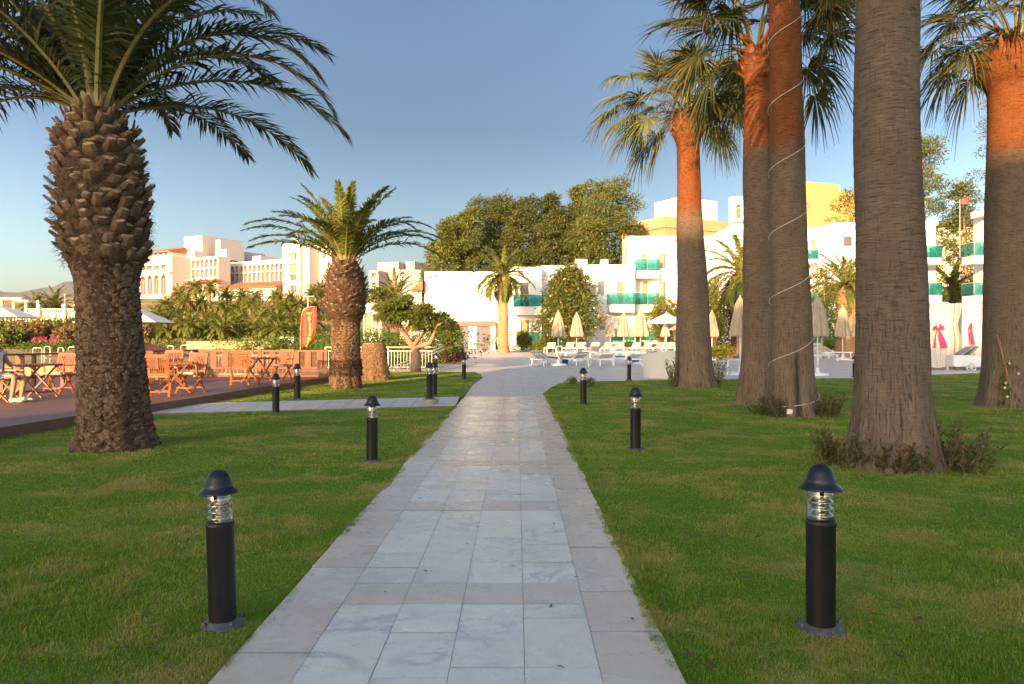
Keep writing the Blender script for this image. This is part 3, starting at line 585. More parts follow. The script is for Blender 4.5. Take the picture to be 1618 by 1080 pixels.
def bush(name, base, rx, ry, h, label, cat, group, leaf_m, n, size, seed=1, lumps=7, kind=None, shell=.7):
    rg = random.Random(seed); t = thing(name, base, label, cat, group, kind=kind); bx, by, bz = base; cs = [(bx, by, bz + h * .45, rx * .8, ry * .8, h * .5)]
    for i in range(lumps):
        a = rg.uniform(0, 6.28); k = rg.uniform(.3, .7); cs.append((bx + math.cos(a) * rx * k, by + math.sin(a) * ry * k, bz + h * rg.uniform(.35, .72), rx * .38, ry * .38, h * .30))
    m = MB()
    for c in cs[:5]: limb(m, (bx, by, bz - .1), (c[0], c[1], c[2]), .03 * h + .01, .01, 5, .4, rg)
    m.build('stem', bark, t, world=True); leaves('foliage', leaf_m, t, cs, n, size, seed=seed, shell=shell); return t
def shoots(name, base, N, h, spread, label, group=None, material=None, seed=1, arc=(0, 6.283), leaf=.06, nl=16, r_in=0.0, flowers=0):
    """clump of upright shoots with narrow leaves"""
    rg = random.Random(seed); t = thing(name, base, label, 'shrub', group); m = MB(); V = []; rn = []; FL = []
    for i in range(N):
        a = rg.uniform(*arc); k = r_in + spread * rg.random(); p0 = Vector(base) + Vector((math.cos(a) * k, math.sin(a) * k, -.01)); hh = h * rg.uniform(.45, 1.1); ln = Vector((math.cos(a) * rg.uniform(0, .4) + rg.uniform(-.25, .25), math.sin(a) * rg.uniform(0, .4) + rg.uniform(-.25, .25), 1)).normalized()
        p1 = p0 + ln * hh; m.tube([p0, p0.lerp(p1, .5) + Vector((rg.uniform(-.02, .02), rg.uniform(-.02, .02), 0)), p1], [.006, .004, .002], 4); red = rg.random()
        for j in range(nl):
            f = .15 + .85 * j / nl; c = p0.lerp(p1, f); b = rg.uniform(0, 6.28); d = (Vector((math.cos(b), math.sin(b), rg.uniform(.3, 1.3)))).normalized(); sd = d.cross(Vector((rg.uniform(-1, 1), rg.uniform(-1, 1), 1))).normalized(); L = leaf * rg.uniform(.7, 1.3); W = L * .16
            V += [c, c + d * L * .45 + sd * W, c + d * L, c + d * L * .45 - sd * W]; rn.append(min(1, red * .6 + .4 * f + rg.uniform(-.2, .2)))
    m.build('stem', bark, t, world=True); n = len(rn); mesh_np('foliage', np.array([tuple(v) for v in V]), [np.arange(4 * n).reshape(-1, 4)], material or red_leaf, t, rnd=rn, world=True)
    return t
# ---------------------------------------------------------------- date palms near the path
def date_palm(loc, prof, bulge, crown_z, label, fronds, leaf_m, seed, low_n, bul_n, kw, toff=(0, 0), band=None, bs=1.0):
    t = thing('date_palm', loc, label, 'palm tree'); zt = prof[-1][0]
    k = NT('date_trunk_bark'); v = k.coord('Object'); n1 = k.noise(v, 9, 6, .7, .4); n2 = k.noise(v, 40, 4, .7)
    c = k.mix(k.ramp(n1, [(0.35, 0.0), (0.62, 1.0)]), (0.028, 0.016, 0.009), (0.12, 0.072, 0.04)); c = k.mix(k.ramp(n2, [(0.5, 0.0), (0.8, .6)]), c, (0.20, 0.13, 0.08)); k.base(c); k.rough(.95); k.spec(.15); k.bump(k.math('ADD', n1, k.math('MULTIPLY', n2, .5)), 1.0, .05)
    core = trunk_obj('trunk', k.m, t, [(z, r) for z, r in prof], toff, nk=80, dz=.025, amp=.035, seed=seed); so = dict(top_off=toff, ztop=zt)
    m = MB(); b0, b1 = bulge
    stubs(m, prof, .03, b0, low_n, .026, .10, .066, .040, 1.1, seed, inset=.012, jit=.5, **so)                  # worn scars
    m.build('leaf_scars', [stub_m if band is None else mat('pale_leaf_scar', (0.22, 0.13, 0.06), (0.12, 0.07, 0.035), 9, 0.9), mat('worn_scar', (0.095, 0.056, 0.032), (0.038, 0.023, 0.014), 16, .9) if band is None else mat('pale_worn_scar', (0.26, 0.15, 0.075), (0.14, 0.08, 0.04), 16, .9)], core)
    m = MB(); stubs(m, prof, b0 - .02, b1, bul_n, .14 * bs, .17 * bs, .10 * bs, .06 * bs, .72, seed + 1, inset=.06, jit=.4, **so)
    stubs(m, prof, b1 - .12, zt + .0, int(bul_n * .14), .20, .10, .05, .04, 1.15, seed + 2, inset=.03, jit=.3, **so); m.build('leaf_bases', [stub_m, stub_tip], t)
    # loose fibre between the stubs
    V = []; rg = np.random.default_rng(seed + 5); n = 2600; zz = b0 - .08 + (b1 + .1 - b0) * rg.random(n); ph = rg.random(n) * 6.283; r = np.interp(zz, [p[0] for p in prof], [p[1] for p in prof]) + .02 + .05 * rg.random(n)
    p0 = np.stack([np.cos(ph) * r + toff[0] * zz / zt, np.sin(ph) * r + toff[1] * zz / zt, zz], 1); d = _n(np.stack([np.cos(ph) * .5, np.sin(ph) * .5, -.2 + 0 * ph], 1) + rg.normal(0, .55, (n, 3))); L = (.05 + .12 * rg.random(n))[:, None]; sd = _n(np.cross(d, rg.normal(0, 1, (n, 3)))) * .0035
    Vv = np.stack([p0 - sd, p0 + sd, p0 + d * L], 1).reshape(-1, 3); mesh_np('fibre', Vv, [np.arange(3 * n).reshape(-1, 3)], fiber, t)
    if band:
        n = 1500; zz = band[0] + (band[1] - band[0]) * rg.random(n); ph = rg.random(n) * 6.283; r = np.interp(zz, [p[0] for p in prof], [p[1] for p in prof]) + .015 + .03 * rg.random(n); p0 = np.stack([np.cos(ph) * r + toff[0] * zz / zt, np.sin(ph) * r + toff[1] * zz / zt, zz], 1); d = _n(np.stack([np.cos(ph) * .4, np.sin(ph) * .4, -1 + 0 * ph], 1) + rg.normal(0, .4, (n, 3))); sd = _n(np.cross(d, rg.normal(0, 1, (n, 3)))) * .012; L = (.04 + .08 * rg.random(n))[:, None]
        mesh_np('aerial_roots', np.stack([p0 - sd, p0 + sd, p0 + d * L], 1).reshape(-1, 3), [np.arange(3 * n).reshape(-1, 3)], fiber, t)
    for i, (az, el, L, dr) in enumerate(fronds):
        a = R(az); frond_obj('frond', [rachis_m, leaf_m], t, Matrix.Translation((toff[0] + math.cos(a) * .16, toff[1] + math.sin(a) * .16, crown_z + .02 * (i % 5))) @ Matrix.Rotation(a, 4, 'Z'), elev=R(el), L=L, droop=R(dr), rg=np.random.default_rng(seed * 100 + i), side=random.uniform(-.05, .05), **kw)
    return t
P1 = [(-.05, .57), (0.0, .53), (.25, .47), (.5, .44), (1.0, .415), (1.7, .39), (2.3, .385), (2.48, .44), (2.6, .50), (2.9, .535), (3.5, .535), (3.9, .50), (4.15, .45), (4.35, .38), (4.55, .26)]
F1 = [(0, 44, 3.5, 105), (8, 60, 3.4, 115), (178, 30, 4.0, 30), (186, 44, 4.0, 45), (168, 22, 3.4, 55), (183, 58, 3.8, 60), (174, 68, 3.6, 50), (205, 40, 3.6, 60), (152, 52, 3.8, 50), (20, 32, 3.4, 80), (30, 62, 3.6, 90), (48, 25, 3.4, 70),
      (180, 38, 4.0, 45), (172, 50, 3.9, 60), (190, 30, 3.6, 60), (200, 55, 3.6, 80), (160, 25, 4.4, 120), (150, 42, 3.8, 60), (210, 38, 3.2, 70), (140, 60, 3.6, 70),
      (85, 70, 3.6, 60), (110, 60, 3.6, 70), (65, 55, 3.6, 75), (95, 40, 3.4, 70), (120, 30, 3.2, 60), (75, 28, 3.2, 60), (270, 82, 3.4, 30), (280, 66, 3.2, 70), (250, 68, 3.2, 65), (300, 58, 3.3, 85), (235, 55, 3.2, 80), (320, 70, 3.4, 60),
      (0, 80, 3.4, 40), (90, 84, 3.2, 25), (180, 78, 3.4, 40), (45, 76, 3.4, 45), (135, 76, 3.4, 45), (225, 78, 3.3, 45), (-35, 80, 3.3, 40), (15, 70, 3.4, 75), (165, 66, 3.8, 70), (-8, 72, 3.6, 100), (195, 68, 4.0, 90), (60, 66, 3.6, 60), (125, 68, 3.6, 60), (330, 60, 3.6, 110), (215, 66, 3.4, 70)]
p = G(184, 709)
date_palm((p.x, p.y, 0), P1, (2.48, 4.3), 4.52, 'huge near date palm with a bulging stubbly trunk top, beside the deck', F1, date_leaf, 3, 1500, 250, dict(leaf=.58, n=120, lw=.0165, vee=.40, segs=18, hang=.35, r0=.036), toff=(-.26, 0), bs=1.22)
P2 = [(-.05, .50), (0, .47), (.3, .45), (.6, .42), (1.2, .40), (1.9, .395), (2.05, .44), (2.2, .56), (2.7, .60), (3.2, .56), (3.5, .46), (3.75, .3)]
F2 = [(180, 44, 3.1, 62), (172, 30, 2.9, 50), (190, 52, 3.0, 75), (200, 36, 2.6, 60), (160, 58, 2.7, 60), (0, 34, 3.1, 85), (8, 46, 2.9, 75), (-10, 55, 3.0, 90), (-22, 62, 2.6, 100), (20, 40, 2.7, 60), (35, 60, 2.6, 55),
      (95, 84, 2.4, 25), (270, 80, 2.3, 35), (60, 75, 2.4, 40), (130, 74, 2.4, 40), (230, 72, 2.3, 55), (310, 68, 2.4, 65), (285, 60, 2.3, 85), (250, 58, 2.2, 80), (75, 60, 2.5, 55), (110, 62, 2.5, 55), (145, 48, 2.6, 60), (50, 48, 2.6, 60), (215, 62, 2.4, 70), (330, 74, 2.5, 50), (200, 78, 2.4, 35), (0, 76, 2.5, 40), (165, 72, 2.5, 50), (295, 84, 2.2, 25), (90, 45, 2.5, 60)]
p = G(546, 614)
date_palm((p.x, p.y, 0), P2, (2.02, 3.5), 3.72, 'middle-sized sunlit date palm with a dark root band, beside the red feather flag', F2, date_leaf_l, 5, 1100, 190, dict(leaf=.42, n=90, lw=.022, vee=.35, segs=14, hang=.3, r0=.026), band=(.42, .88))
# sawn stump
p = G(591, 601); st = thing('palm_stump', (p.x, p.y, 0), 'sawn-off date palm stump behind the middle date palm', 'stump')
PS = [(-.05, .62), (0, .60), (.15, .60), (.22, .52), (.7, .46), (1.28, .38)]
core = trunk_obj('trunk', mat('stump_bark', (0.22, 0.12, 0.055), (0.11, 0.062, 0.03), 9, .95, .9, 30, dist=.04), st, PS, nk=64, dz=.03, amp=.03, seed=9)
m = MB(); stubs(m, PS, .02, 1.25, 620, .034, .085, .06, .045, .95, 4, inset=.012, jit=.5); m.build('leaf_scars', [MT['pale_leaf_scar'], MT['pale_worn_scar']], core)
m = MB(); m.lathe([(.385, 1.27), (.36, 1.31), (.2, 1.30), (.01, 1.31)], n=40, cap=False); m.build('sawn_top', mat('sawn_wood', (0.46, 0.29, 0.14), (0.34, 0.2, 0.1), 14, .9, .5, 50), st)

# ---------------------------------------------------------------- tall fan palms on the right lawn
def fan_palm(px, py, prof, zred, stain, off, label, fr, seed, skirt=True, boots=None, mean=None):
    g_ = G(px, py) if px is not None else Vector(py); t = thing('fan_palm', (g_.x, g_.y, 0), label, 'palm tree', 'tall fan palms on the right lawn')
    circ = 2 * math.pi * float(np.mean([p[1] for p in prof])); sm = None if stain is None else (stain[0] * circ, stain[1], stain[2])
    trunk_obj('trunk', trunk_mat('fan_trunk_bark', zred, sm), t, prof, off, nk=96, dz=.018, amp=.009, seed=seed); zt = prof[-1][0]
    m = MB(); b0 = boots or zt - .5; stubs(m, prof, b0, zt + .1, 60, .26, .12, .05, .03, .75, seed, top_off=off, ztop=zt, jit=.5, inset=.03); m.build('leaf_bases', [mat('orange_leaf_base', (0.30, 0.12, 0.045), (0.17, 0.065, 0.03), 8, .8, .4, 40), stub_tip], t)
    for i, (az, el, pl, rr, bend, hg, dry) in enumerate([q_ for q_ in fr if not (225 < q_[0] % 360 < 315 and q_[1] < 22)]):
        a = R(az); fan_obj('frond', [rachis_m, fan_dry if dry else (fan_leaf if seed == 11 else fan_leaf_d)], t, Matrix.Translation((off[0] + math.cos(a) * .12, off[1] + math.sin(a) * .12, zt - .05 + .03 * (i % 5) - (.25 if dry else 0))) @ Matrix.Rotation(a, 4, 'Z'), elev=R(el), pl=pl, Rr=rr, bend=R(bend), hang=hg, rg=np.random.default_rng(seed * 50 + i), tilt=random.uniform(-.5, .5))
    return t
def fan_specs(n, seed, lo=-35, R_=.95, P_=1.25, dry=.3):
    rg = random.Random(seed); out = []
    for i in range(n):
        f = i / (n - 1); el = 78 + (lo - 78) * f ** 1.1 + rg.uniform(-8, 8); out.append(((i * 137.5 + rg.uniform(-15, 15)) % 360, el, P_ * rg.uniform(.85, 1.1), R_ * rg.uniform(.85, 1.1), 25 + 35 * f, .25 + .6 * f, False))
    for i in range(int(n * dry)): out.append((rg.uniform(0, 360), -68 + rg.uniform(-12, 12), P_ * .8, R_ * .85, 8, 1.3, True))
    return out
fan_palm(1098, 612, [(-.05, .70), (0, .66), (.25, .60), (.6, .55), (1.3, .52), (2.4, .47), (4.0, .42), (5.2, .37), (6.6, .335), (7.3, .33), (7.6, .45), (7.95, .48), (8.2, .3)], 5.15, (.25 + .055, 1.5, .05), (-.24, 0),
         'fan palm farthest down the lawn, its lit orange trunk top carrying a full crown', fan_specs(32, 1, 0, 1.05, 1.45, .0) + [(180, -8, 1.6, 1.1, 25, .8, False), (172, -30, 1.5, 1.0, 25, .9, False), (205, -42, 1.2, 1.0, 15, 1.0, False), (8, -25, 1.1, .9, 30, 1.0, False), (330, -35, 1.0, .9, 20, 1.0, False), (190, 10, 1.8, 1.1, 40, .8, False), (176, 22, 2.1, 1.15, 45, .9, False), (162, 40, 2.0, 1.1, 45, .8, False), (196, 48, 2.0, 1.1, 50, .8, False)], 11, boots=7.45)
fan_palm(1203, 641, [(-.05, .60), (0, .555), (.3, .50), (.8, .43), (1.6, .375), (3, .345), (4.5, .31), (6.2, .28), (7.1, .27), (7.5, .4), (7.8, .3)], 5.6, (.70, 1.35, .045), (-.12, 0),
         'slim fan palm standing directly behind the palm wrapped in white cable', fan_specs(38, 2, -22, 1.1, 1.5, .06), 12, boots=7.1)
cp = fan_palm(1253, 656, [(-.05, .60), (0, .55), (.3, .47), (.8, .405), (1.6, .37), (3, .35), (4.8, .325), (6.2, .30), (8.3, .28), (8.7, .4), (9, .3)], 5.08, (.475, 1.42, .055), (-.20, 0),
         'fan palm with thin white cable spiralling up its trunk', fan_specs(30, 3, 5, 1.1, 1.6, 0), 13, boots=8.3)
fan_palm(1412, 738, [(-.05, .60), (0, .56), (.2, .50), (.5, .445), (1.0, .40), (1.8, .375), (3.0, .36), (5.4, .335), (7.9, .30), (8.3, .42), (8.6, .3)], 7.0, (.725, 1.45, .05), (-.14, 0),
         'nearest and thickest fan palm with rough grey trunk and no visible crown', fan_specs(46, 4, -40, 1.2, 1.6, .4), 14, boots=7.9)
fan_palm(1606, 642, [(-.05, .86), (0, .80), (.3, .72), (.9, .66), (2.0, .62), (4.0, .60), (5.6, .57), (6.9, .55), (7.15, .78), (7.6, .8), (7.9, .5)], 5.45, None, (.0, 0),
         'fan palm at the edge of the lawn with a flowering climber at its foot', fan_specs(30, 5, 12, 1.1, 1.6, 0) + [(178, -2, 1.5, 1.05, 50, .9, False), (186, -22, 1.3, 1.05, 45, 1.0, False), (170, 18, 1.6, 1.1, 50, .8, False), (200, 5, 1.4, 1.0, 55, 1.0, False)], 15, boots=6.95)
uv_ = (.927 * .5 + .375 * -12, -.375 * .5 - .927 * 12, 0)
fan_palm(None, uv_, [(-.05, .62), (0, .58), (.5, .46), (1.5, .38), (6, .33), (12.2, .28), (12.6, .4), (12.9, .3)], 8.0, None, (0, 0), 'added unseen fan palm behind the viewer, its crown put there to shade other palms', fan_specs(34, 9, -30, .9, 1.0, .2), 16, boots=12.2)  # added unseen caster, placed on the sun's line to shade the cabled trunk
# cable wound round the third palm, with its junction box
g_ = G(1253, 656); pr = [(0, .55), (.3, .47), (.8, .405), (1.6, .37), (3, .35), (4.8, .325), (6.2, .30), (8.3, .28)]; pts = []
z = .22; a = -2.6
while z < 8.2:
    r = float(np.interp(z, [q[0] for q in pr], [q[1] for q in pr])) + .028; f = z / 9.0
    ph = a; pts.append(Vector((g_.x - .20 * f + math.cos(ph) * r, g_.y + math.sin(ph) * r, z + .06 * math.sin(ph * 1.0)))); a += .16; z += (.0135 if z < .45 else .0313)
m = MB(); m.tube(pts, .0065, 6); hang = [pts[0], pts[0] + Vector((-.03, -.06, -.1)), pts[0] + Vector((.05, -.14, -.19)), pts[0] + Vector((.16, -.17, -.2)), pts[0] + Vector((.2, -.2, -.18))]; m.tube(hang, .0065, 6)
tag(m.build('cable', mat('white_cable', (0.6, 0.56, 0.5), None, 5, .5), loc=(g_.x, g_.y, 0), world=True), 'thin white cable wound in a spiral round a fan palm trunk', 'cable')
b = pts[0] + Vector((.2, -.22, -.2)); m = MB(); m.box((0, 0, .05), (.10, .07, .09)); m.box((0, 0, -.02), (.03, .03, .1)); tag(m.build('junction_box', plastic, loc=(b.x, b.y, .07), bevel=.006), 'small white plug box on the cable at the palm foot', 'plug box')

# shrubs round the palm feet
def around(px, py, r, a0, a1, N, h, label, seed, spread=.35, leaf=.075, mt_=None):
    g2 = G(px, py); return shoots('shrub', (g2.x, g2.y, .02), N, h, spread, label, None, mt_, seed, (R(a0), R(a1)), leaf, 18, r)
around(1412, 738, .50, 150, 215, 34, .42, 'wispy reddish shoots at the left foot of the thickest palm trunk', 1)
around(1412, 738, .48, 225, 280, 22, .34, 'small reddish shoots before the middle of the thickest palm trunk', 2, .12)
around(1412, 738, .50, 300, 385, 46, .50, 'bushy red-tipped shoots spreading from the right foot of the thickest palm', 3, .45)
around(1253, 656, .50, 170, 235, 34, .42, 'reddish shoots at the left foot of the cable-wrapped palm', 4, .35)
around(1253, 656, .48, 300, 370, 34, .42, 'reddish shoots at the right foot of the cable-wrapped palm', 5, .35)
around(1098, 612, .55, 150, 210, 16, .85, 'thin leafy plant climbing the left foot of the orange-topped palm', 6, .2, .10, broad_leaf)
around(1098, 612, .58, 330, 380, 20, 1.0, 'tall leafy shoots beside the right foot of the orange-topped palm', 7, .15, .10, broad_leaf)
# climber with white flowers and its stake
g2 = Vector((10.42, 16.08, 0))
t = thing('climbing_plant', g2, 'green climber with small white flowers at the foot of the edge palm', 'plant'); rg = random.Random(4); m = MB()
cs = [(g2.x + rg.uniform(-.14, .34) * (1 if z > .6 else .3), g2.y + rg.uniform(-.06, .06), z, .11, .09, .09) for z in np.linspace(.06, 1.02, 17)] + [(g2.x + .38, g2.y + .02, .95, .12, .05, .06), (g2.x + .24, g2.y, 1.05, .1, .05, .06)]
for c_ in cs[::2]: limb(m, (g2.x, g2.y, 0), c_[:3], .006, .003, 4, .4, rg)
m.build('stem', bark, t, world=True); leaves('foliage', broad_leaf, t, cs, 950, .055, seed=8, shell=.2); m = MB()
for i in range(13):
    c_ = rg.choice(cs); p = Vector(c_[:3]) + Vector((rg.uniform(-.1, .1), -.10, rg.uniform(-.05, .08)))
    for q in range(5): a = q * 1.257; m.add([p, p + Vector((math.cos(a - .4) * .022, -.006, math.sin(a - .4) * .022)), p + Vector((math.cos(a) * .034, -.012, math.sin(a) * .034)), p + Vector((math.cos(a + .4) * .022, -.006, math.sin(a + .4) * .022))], [(0, 1, 2, 3)])
m.build('flowers', mat('white_petals', (0.8, 0.78, 0.7), None, 4, .6), t, world=True)
m = MB(); m.tube([(g2.x + .10, g2.y - .12, 0), (g2.x + .04, g2.y - .02, .8), (g2.x - .08, g2.y + .10, 1.55)], .017, 8); tag(m.build('garden_stake', mat('orange_wood', (0.42, 0.18, 0.07), (0.3, 0.12, 0.05), 8, .7), loc=g2, world=True), 'orange-brown wooden stake leaning on the edge palm behind the climber', 'stake')
m = MB(); m.lathe([(.40, 0), (.37, .03), (.28, .045), (.0, .05)], n=30, cap=False)
# ---------------------------------------------------------------- bollard lights
def bollard(loc, label, rz=0, lean=(0, 0), block=False, h=.80):
    t = thing('bollard_light', loc, label, 'bollard light', 'black bollard lights along the path', rz, lean=lean); s = h / .80
    m = MB(); m.lathe([(.108 * s, -.03), (.110 * s, .006), (.104 * s, .014), (.09 * s, .016), (.085 * s, .03), (.0, .03)], n=32, cap=False)
    for k in range(4): a = R(45 + 90 * k); m.lathe([(.010, .02), (.010, .034), (.006, .038), (0, .038)], (math.cos(a) * .098 * s, math.sin(a) * .098 * s, 0), 8, False)
    m.build('base_plate', mat('grey_plate', (0.13, 0.125, 0.12), (0.07, 0.065, 0.06), 25, .6, .4, 80, metal=.4), t)
    m = MB(); m.lathe([(.068 * s, .02), (.068 * s, .50 * s), (.0715 * s, .515 * s), (.0715 * s, .53 * s), (.064 * s, .535 * s), (0, .535 * s)], n=40, cap=False); m.build('post', black, t)
    m = MB(); m.lathe([(.064 * s, .532 * s), (.066 * s, .54 * s), (.066 * s, .685 * s), (.064 * s, .69 * s)], n=40, cap=False); m.build('lens', lens, t)
    m = MB()
    for k in range(4):
        z = (.562 + .033 * k) * s; m.lathe([(.032 * s, z + .016), (.057 * s, z - .004), (.060 * s, z - .008), (.057 * s, z - .010), (.032 * s, z + .008)], n=32, cap=False)
    m.lathe([(.036 * s, .535 * s), (.036 * s, .69 * s)], n=20, cap=False); m.build('louvre', chrome, t)
    m = MB(); m.lathe([(.064 * s, .684 * s), (.099 * s, .680 * s), (.102 * s, .684 * s), (.096 * s, .691 * s), (.080 * s, .706 * s), (.0715 * s, .722 * s), (.072 * s, .726 * s), (.068 * s, .732 * s), (.061 * s, .758 * s), (.048 * s, .781 * s), (.028 * s, .795 * s), (.010, .80 * s), (0, .8005 * s)], n=44, cap=False); m.build('cap', black_cap, t)
    if block:
        m = MB(); m.lathe([(.19, -.14), (.19, -.01), (.17, .0), (0, .0)], n=28, cap=False); m.build('concrete_footing', concrete, t)
    return t
BL = [(352, 993, 'largest black bollard light on the left lawn, nearest the camera', .80, 0), (588, 732, 'black bollard light close to the left edge of the marble path', .79, 0), (436, 655, 'black bollard light beside the deck, before the side path', .79, 0),
      (470, 632, 'black bollard light across the side path beside the deck end', .86, 0), (679, 640, 'black bollard light raised on a round concrete footing', .82, 1), (686, 627, 'black bollard light hidden just behind the one on the concrete footing', .86, 0),
      (689, 587.5, 'small distant bollard light near the twisted tree', .83, 0), (733, 600.5, 'small bollard light at the rounded tip of the far left lawn', .83, 0),
      (1297, 1000, 'largest black bollard light on the right lawn, nearest the camera', .84, 0), (1004, 713, 'second nearest black bollard light on the right lawn', .83, 0), (922, 641, 'black bollard light on the right lawn in front of two tiny bushes', .82, 0),
      (994, 601, 'black bollard light where the right lawn meets the terrace', .82, 0), (1350, 596, 'distant bollard light between the cable-wrapped palm and the thickest palm', .78, 0)]
for i, (x, y, lb, h, bk) in enumerate(BL):
    g_ = G(x, y); bollard((g_.x, g_.y, .14 if bk else .02), lb, i * 1.3, (R([0, .4, 0, .6][i % 4]), R(-1.6 if i == 0 else [.5, -.4, .3][i % 3])), bk, h)
for i, x in enumerate((902, 931)):
    g_ = G(x, 611); bush('small_bush', (g_.x, g_.y, .0), .20, .20, .30 - .02 * i, 'tiny round green bush at the lawn corner, ' + ('the left one of two' if i == 0 else 'half hidden behind a bollard'), 'bush', 'tiny bushes at the lawn corner', lime_leaf, 500, .05, 20 + i)

# ---------------------------------------------------------------- deck, fence, rail
def deck_mat():
    k = NT('deck_boards'); v = k.coord('Object', (1, 1, 1)); sx = k.n('SeparateXYZ'); k.l(v, sx.inputs[0]); ph = k.math('FRACT', k.math('MULTIPLY', sx.outputs[1], 1 / .145)); gap = k.ramp(ph, [(0.0, 0.0), (0.05, 1.0), (0.95, 1.0), (1.0, 0.0)])
    w_ = k.n('TexWhiteNoise', noise_dimensions='1D'); k.l(k.math('FLOOR', k.math('MULTIPLY', sx.outputs[1], 1 / .145)), w_.inputs['W']); c = k.mix(w_.outputs[0], (0.20, 0.095, 0.065), (0.145, 0.07, 0.05))
    v2 = k.coord('Object', (.6, 8, 1)); c = k.mix(k.ramp(k.noise(v2, 4, 5, .7), [(0.4, 0.0), (0.7, .6)]), c, (0.10, 0.05, 0.035)); c = k.mix(gap, (0.015, 0.008, 0.006), c); k.base(c); k.rough(.55); k.bump(gap, .6, .008); return k.m
m = MB(); m.prism([(DE(-20), -20), (DE(25.4), 25.4), (DE(25.4) - .1, 26.2), (-16, 26.2), (-30, -20)], -.03, .18); tag(m.build('deck', [deck_mat()]), kind='structure')
m = MB(); e = .012; m.add([(DE(-20) + e, -20, -.03), (DE(25.4) + e, 25.4, -.03), (DE(25.4) + e, 25.4, .185), (DE(-20) + e, -20, .185), (DE(-20) - .06, -20, .185), (DE(25.4) - .06, 25.4, .185)], [(0, 1, 2, 3), (3, 2, 5, 4)]); tag(m.build('deck_edge', teak_d), kind='structure')
# lattice fence at the end of the deck
fx0, fx1, fy, fz = -10.6, -6.25, 25.5, .18
t = thing('lattice_fence', ((fx0 + fx1) / 2, fy, fz), 'brown wooden lattice fence closing the far end of the deck', 'fence')
for x in (fx0, -8.45, fx1): m = MB(); m.bar((x, fy, fz), (x, fy, fz + .93), .10, .10, (0, 1, 0)); m.build('post', lattice_m, t, world=True)
m = MB()
for z, h in ((.87, .07), (.30, .07), (.03, .05)): m.bar((fx0, fy, fz + z), (fx1, fy, fz + z), .05, h)
m.build('rail', lattice_m, t, world=True)
m = MB(); n = 11
for i in range(n):
    m = MB(); x = fx0 + .2 + (fx1 - fx0 - .4) * i / (n - 1); m.bar((x, fy - .03, fz + .30), (x, fy - .03, fz + .86), .20, .018, (0, 1, 0)); m.build('wide_slat', lattice_m, t, world=True)
m = MB(); s = .055; zt = .85; L = fx1 - fx0
for k in range(int((L + zt) / s)):
    a = fx0 - zt + k * s; x0, x1 = max(a, fx0), min(a + zt, fx1)
    if x1 > x0:
        m.bar((x0, fy + .02, fz + (x0 - a)), (x1, fy + .02, fz + (x1 - a)), .012, .022, (0, 1, 0)); m.bar((x0, fy + .035, fz + zt - (x0 - a)), (x1, fy + .035, fz + zt - (x1 - a)), .012, .022, (0, 1, 0))
m.build('lattice', lattice_m, t, world=True)
# brown rail along the seaward side of the deck
t = thing('deck_rail', (-11, 21, .18), 'dark brown wooden railing along the seaward side of the deck', 'railing'); pa, pb = Vector((fx0 - .02, fy, .18)), Vector((-13.4, 14.0, .18)); m = MB()
m.bar(pa + Vector((0, 0, .90)), pb + Vector((0, 0, .90)), .13, .045); m.bar(pa + Vector((0, 0, .32)), pb + Vector((0, 0, .32)), .05, .06); m.build('top_rail', teak_d, t, world=True)
for i in range(14): m = MB(); p = pa.lerp(pb, i / 13 + .004); m.bar(p, p + Vector((0, 0, .88)), .09, .07, (0, 1, 0)); m.build('post', teak_d, t, world=True)
for i in range(1, 13, 3): m = MB(); p = pa.lerp(pb, (i + .5) / 13); m.bar(p, p + Vector((0, 0, .88)), .22, .02, (0, 1, 0)); m.build('wide_slat', lattice_m, t, world=True)

# ---------------------------------------------------------------- folding chairs and tables
def chair_proto(loc):
    t = thing('folding_chair', loc, 'x', 'chair', 'folding wooden chairs on the deck'); W = .46
    for sx in (-1, 1):
        m = MB(); x = sx * W / 2; m.bar((x, -.22, 0), (x, .02, .46), .026, .045, (1, 0, 0)); m.bar((x, .02, .46), (x, .20, .44), .026, .03, (1, 0, 0)); m.bar((x * .93, .26, 0), (x * .93, -.20, .45), .024, .045, (1, 0, 0))
        m.bar((x, -.20, .43), (x, -.34, .93), .028, .045, (1, 0, 0)); m.bar((x * .96, .0, .30), (x * .96, .03, .24), .05, .02, (1, 0, 0)); m.build('leg_frame', teak, t)
    for y in (-.16, .20): m = MB(); m.bar((-W / 2, y, .12), (W / 2, y, .12), .04, .025); m.build('stretcher', teak, t)
    m = MB()
    for i in range(7): y = -.19 + i * .065; m.box((0, y, .445), (W - .04, .048, .016))
    m.build('seat', teak, t)
    m = MB(); m.bar((-W / 2, -.215, .50), (W / 2, -.215, .50), .022, .06); m.bar((-W / 2, -.338, .91), (W / 2, -.338, .91), .022, .075)
    for i in range(10):
        x = -W / 2 + .035 + i * (W - .07) / 9; m.bar((x, -.215, .50), (x, -.335, .91), .020, .012, (0, 1, 0))
    m.build('backrest', teak, t)
    for sx in (-1, 1):
        m = MB(); x = sx * (W / 2 + .02); m.bar((x, -.27, .66), (x, .17, .655), .05, .022); m.bar((x, .15, .65), (x, .12, .44), .022, .035, (1, 0, 0)); m.build('armrest', teak, t)
    m = MB(); m.box((0, 0, .475), (W - .05, .40, .045)); m.build('cushion', cushion_m, t, bevel=.015)
    return t
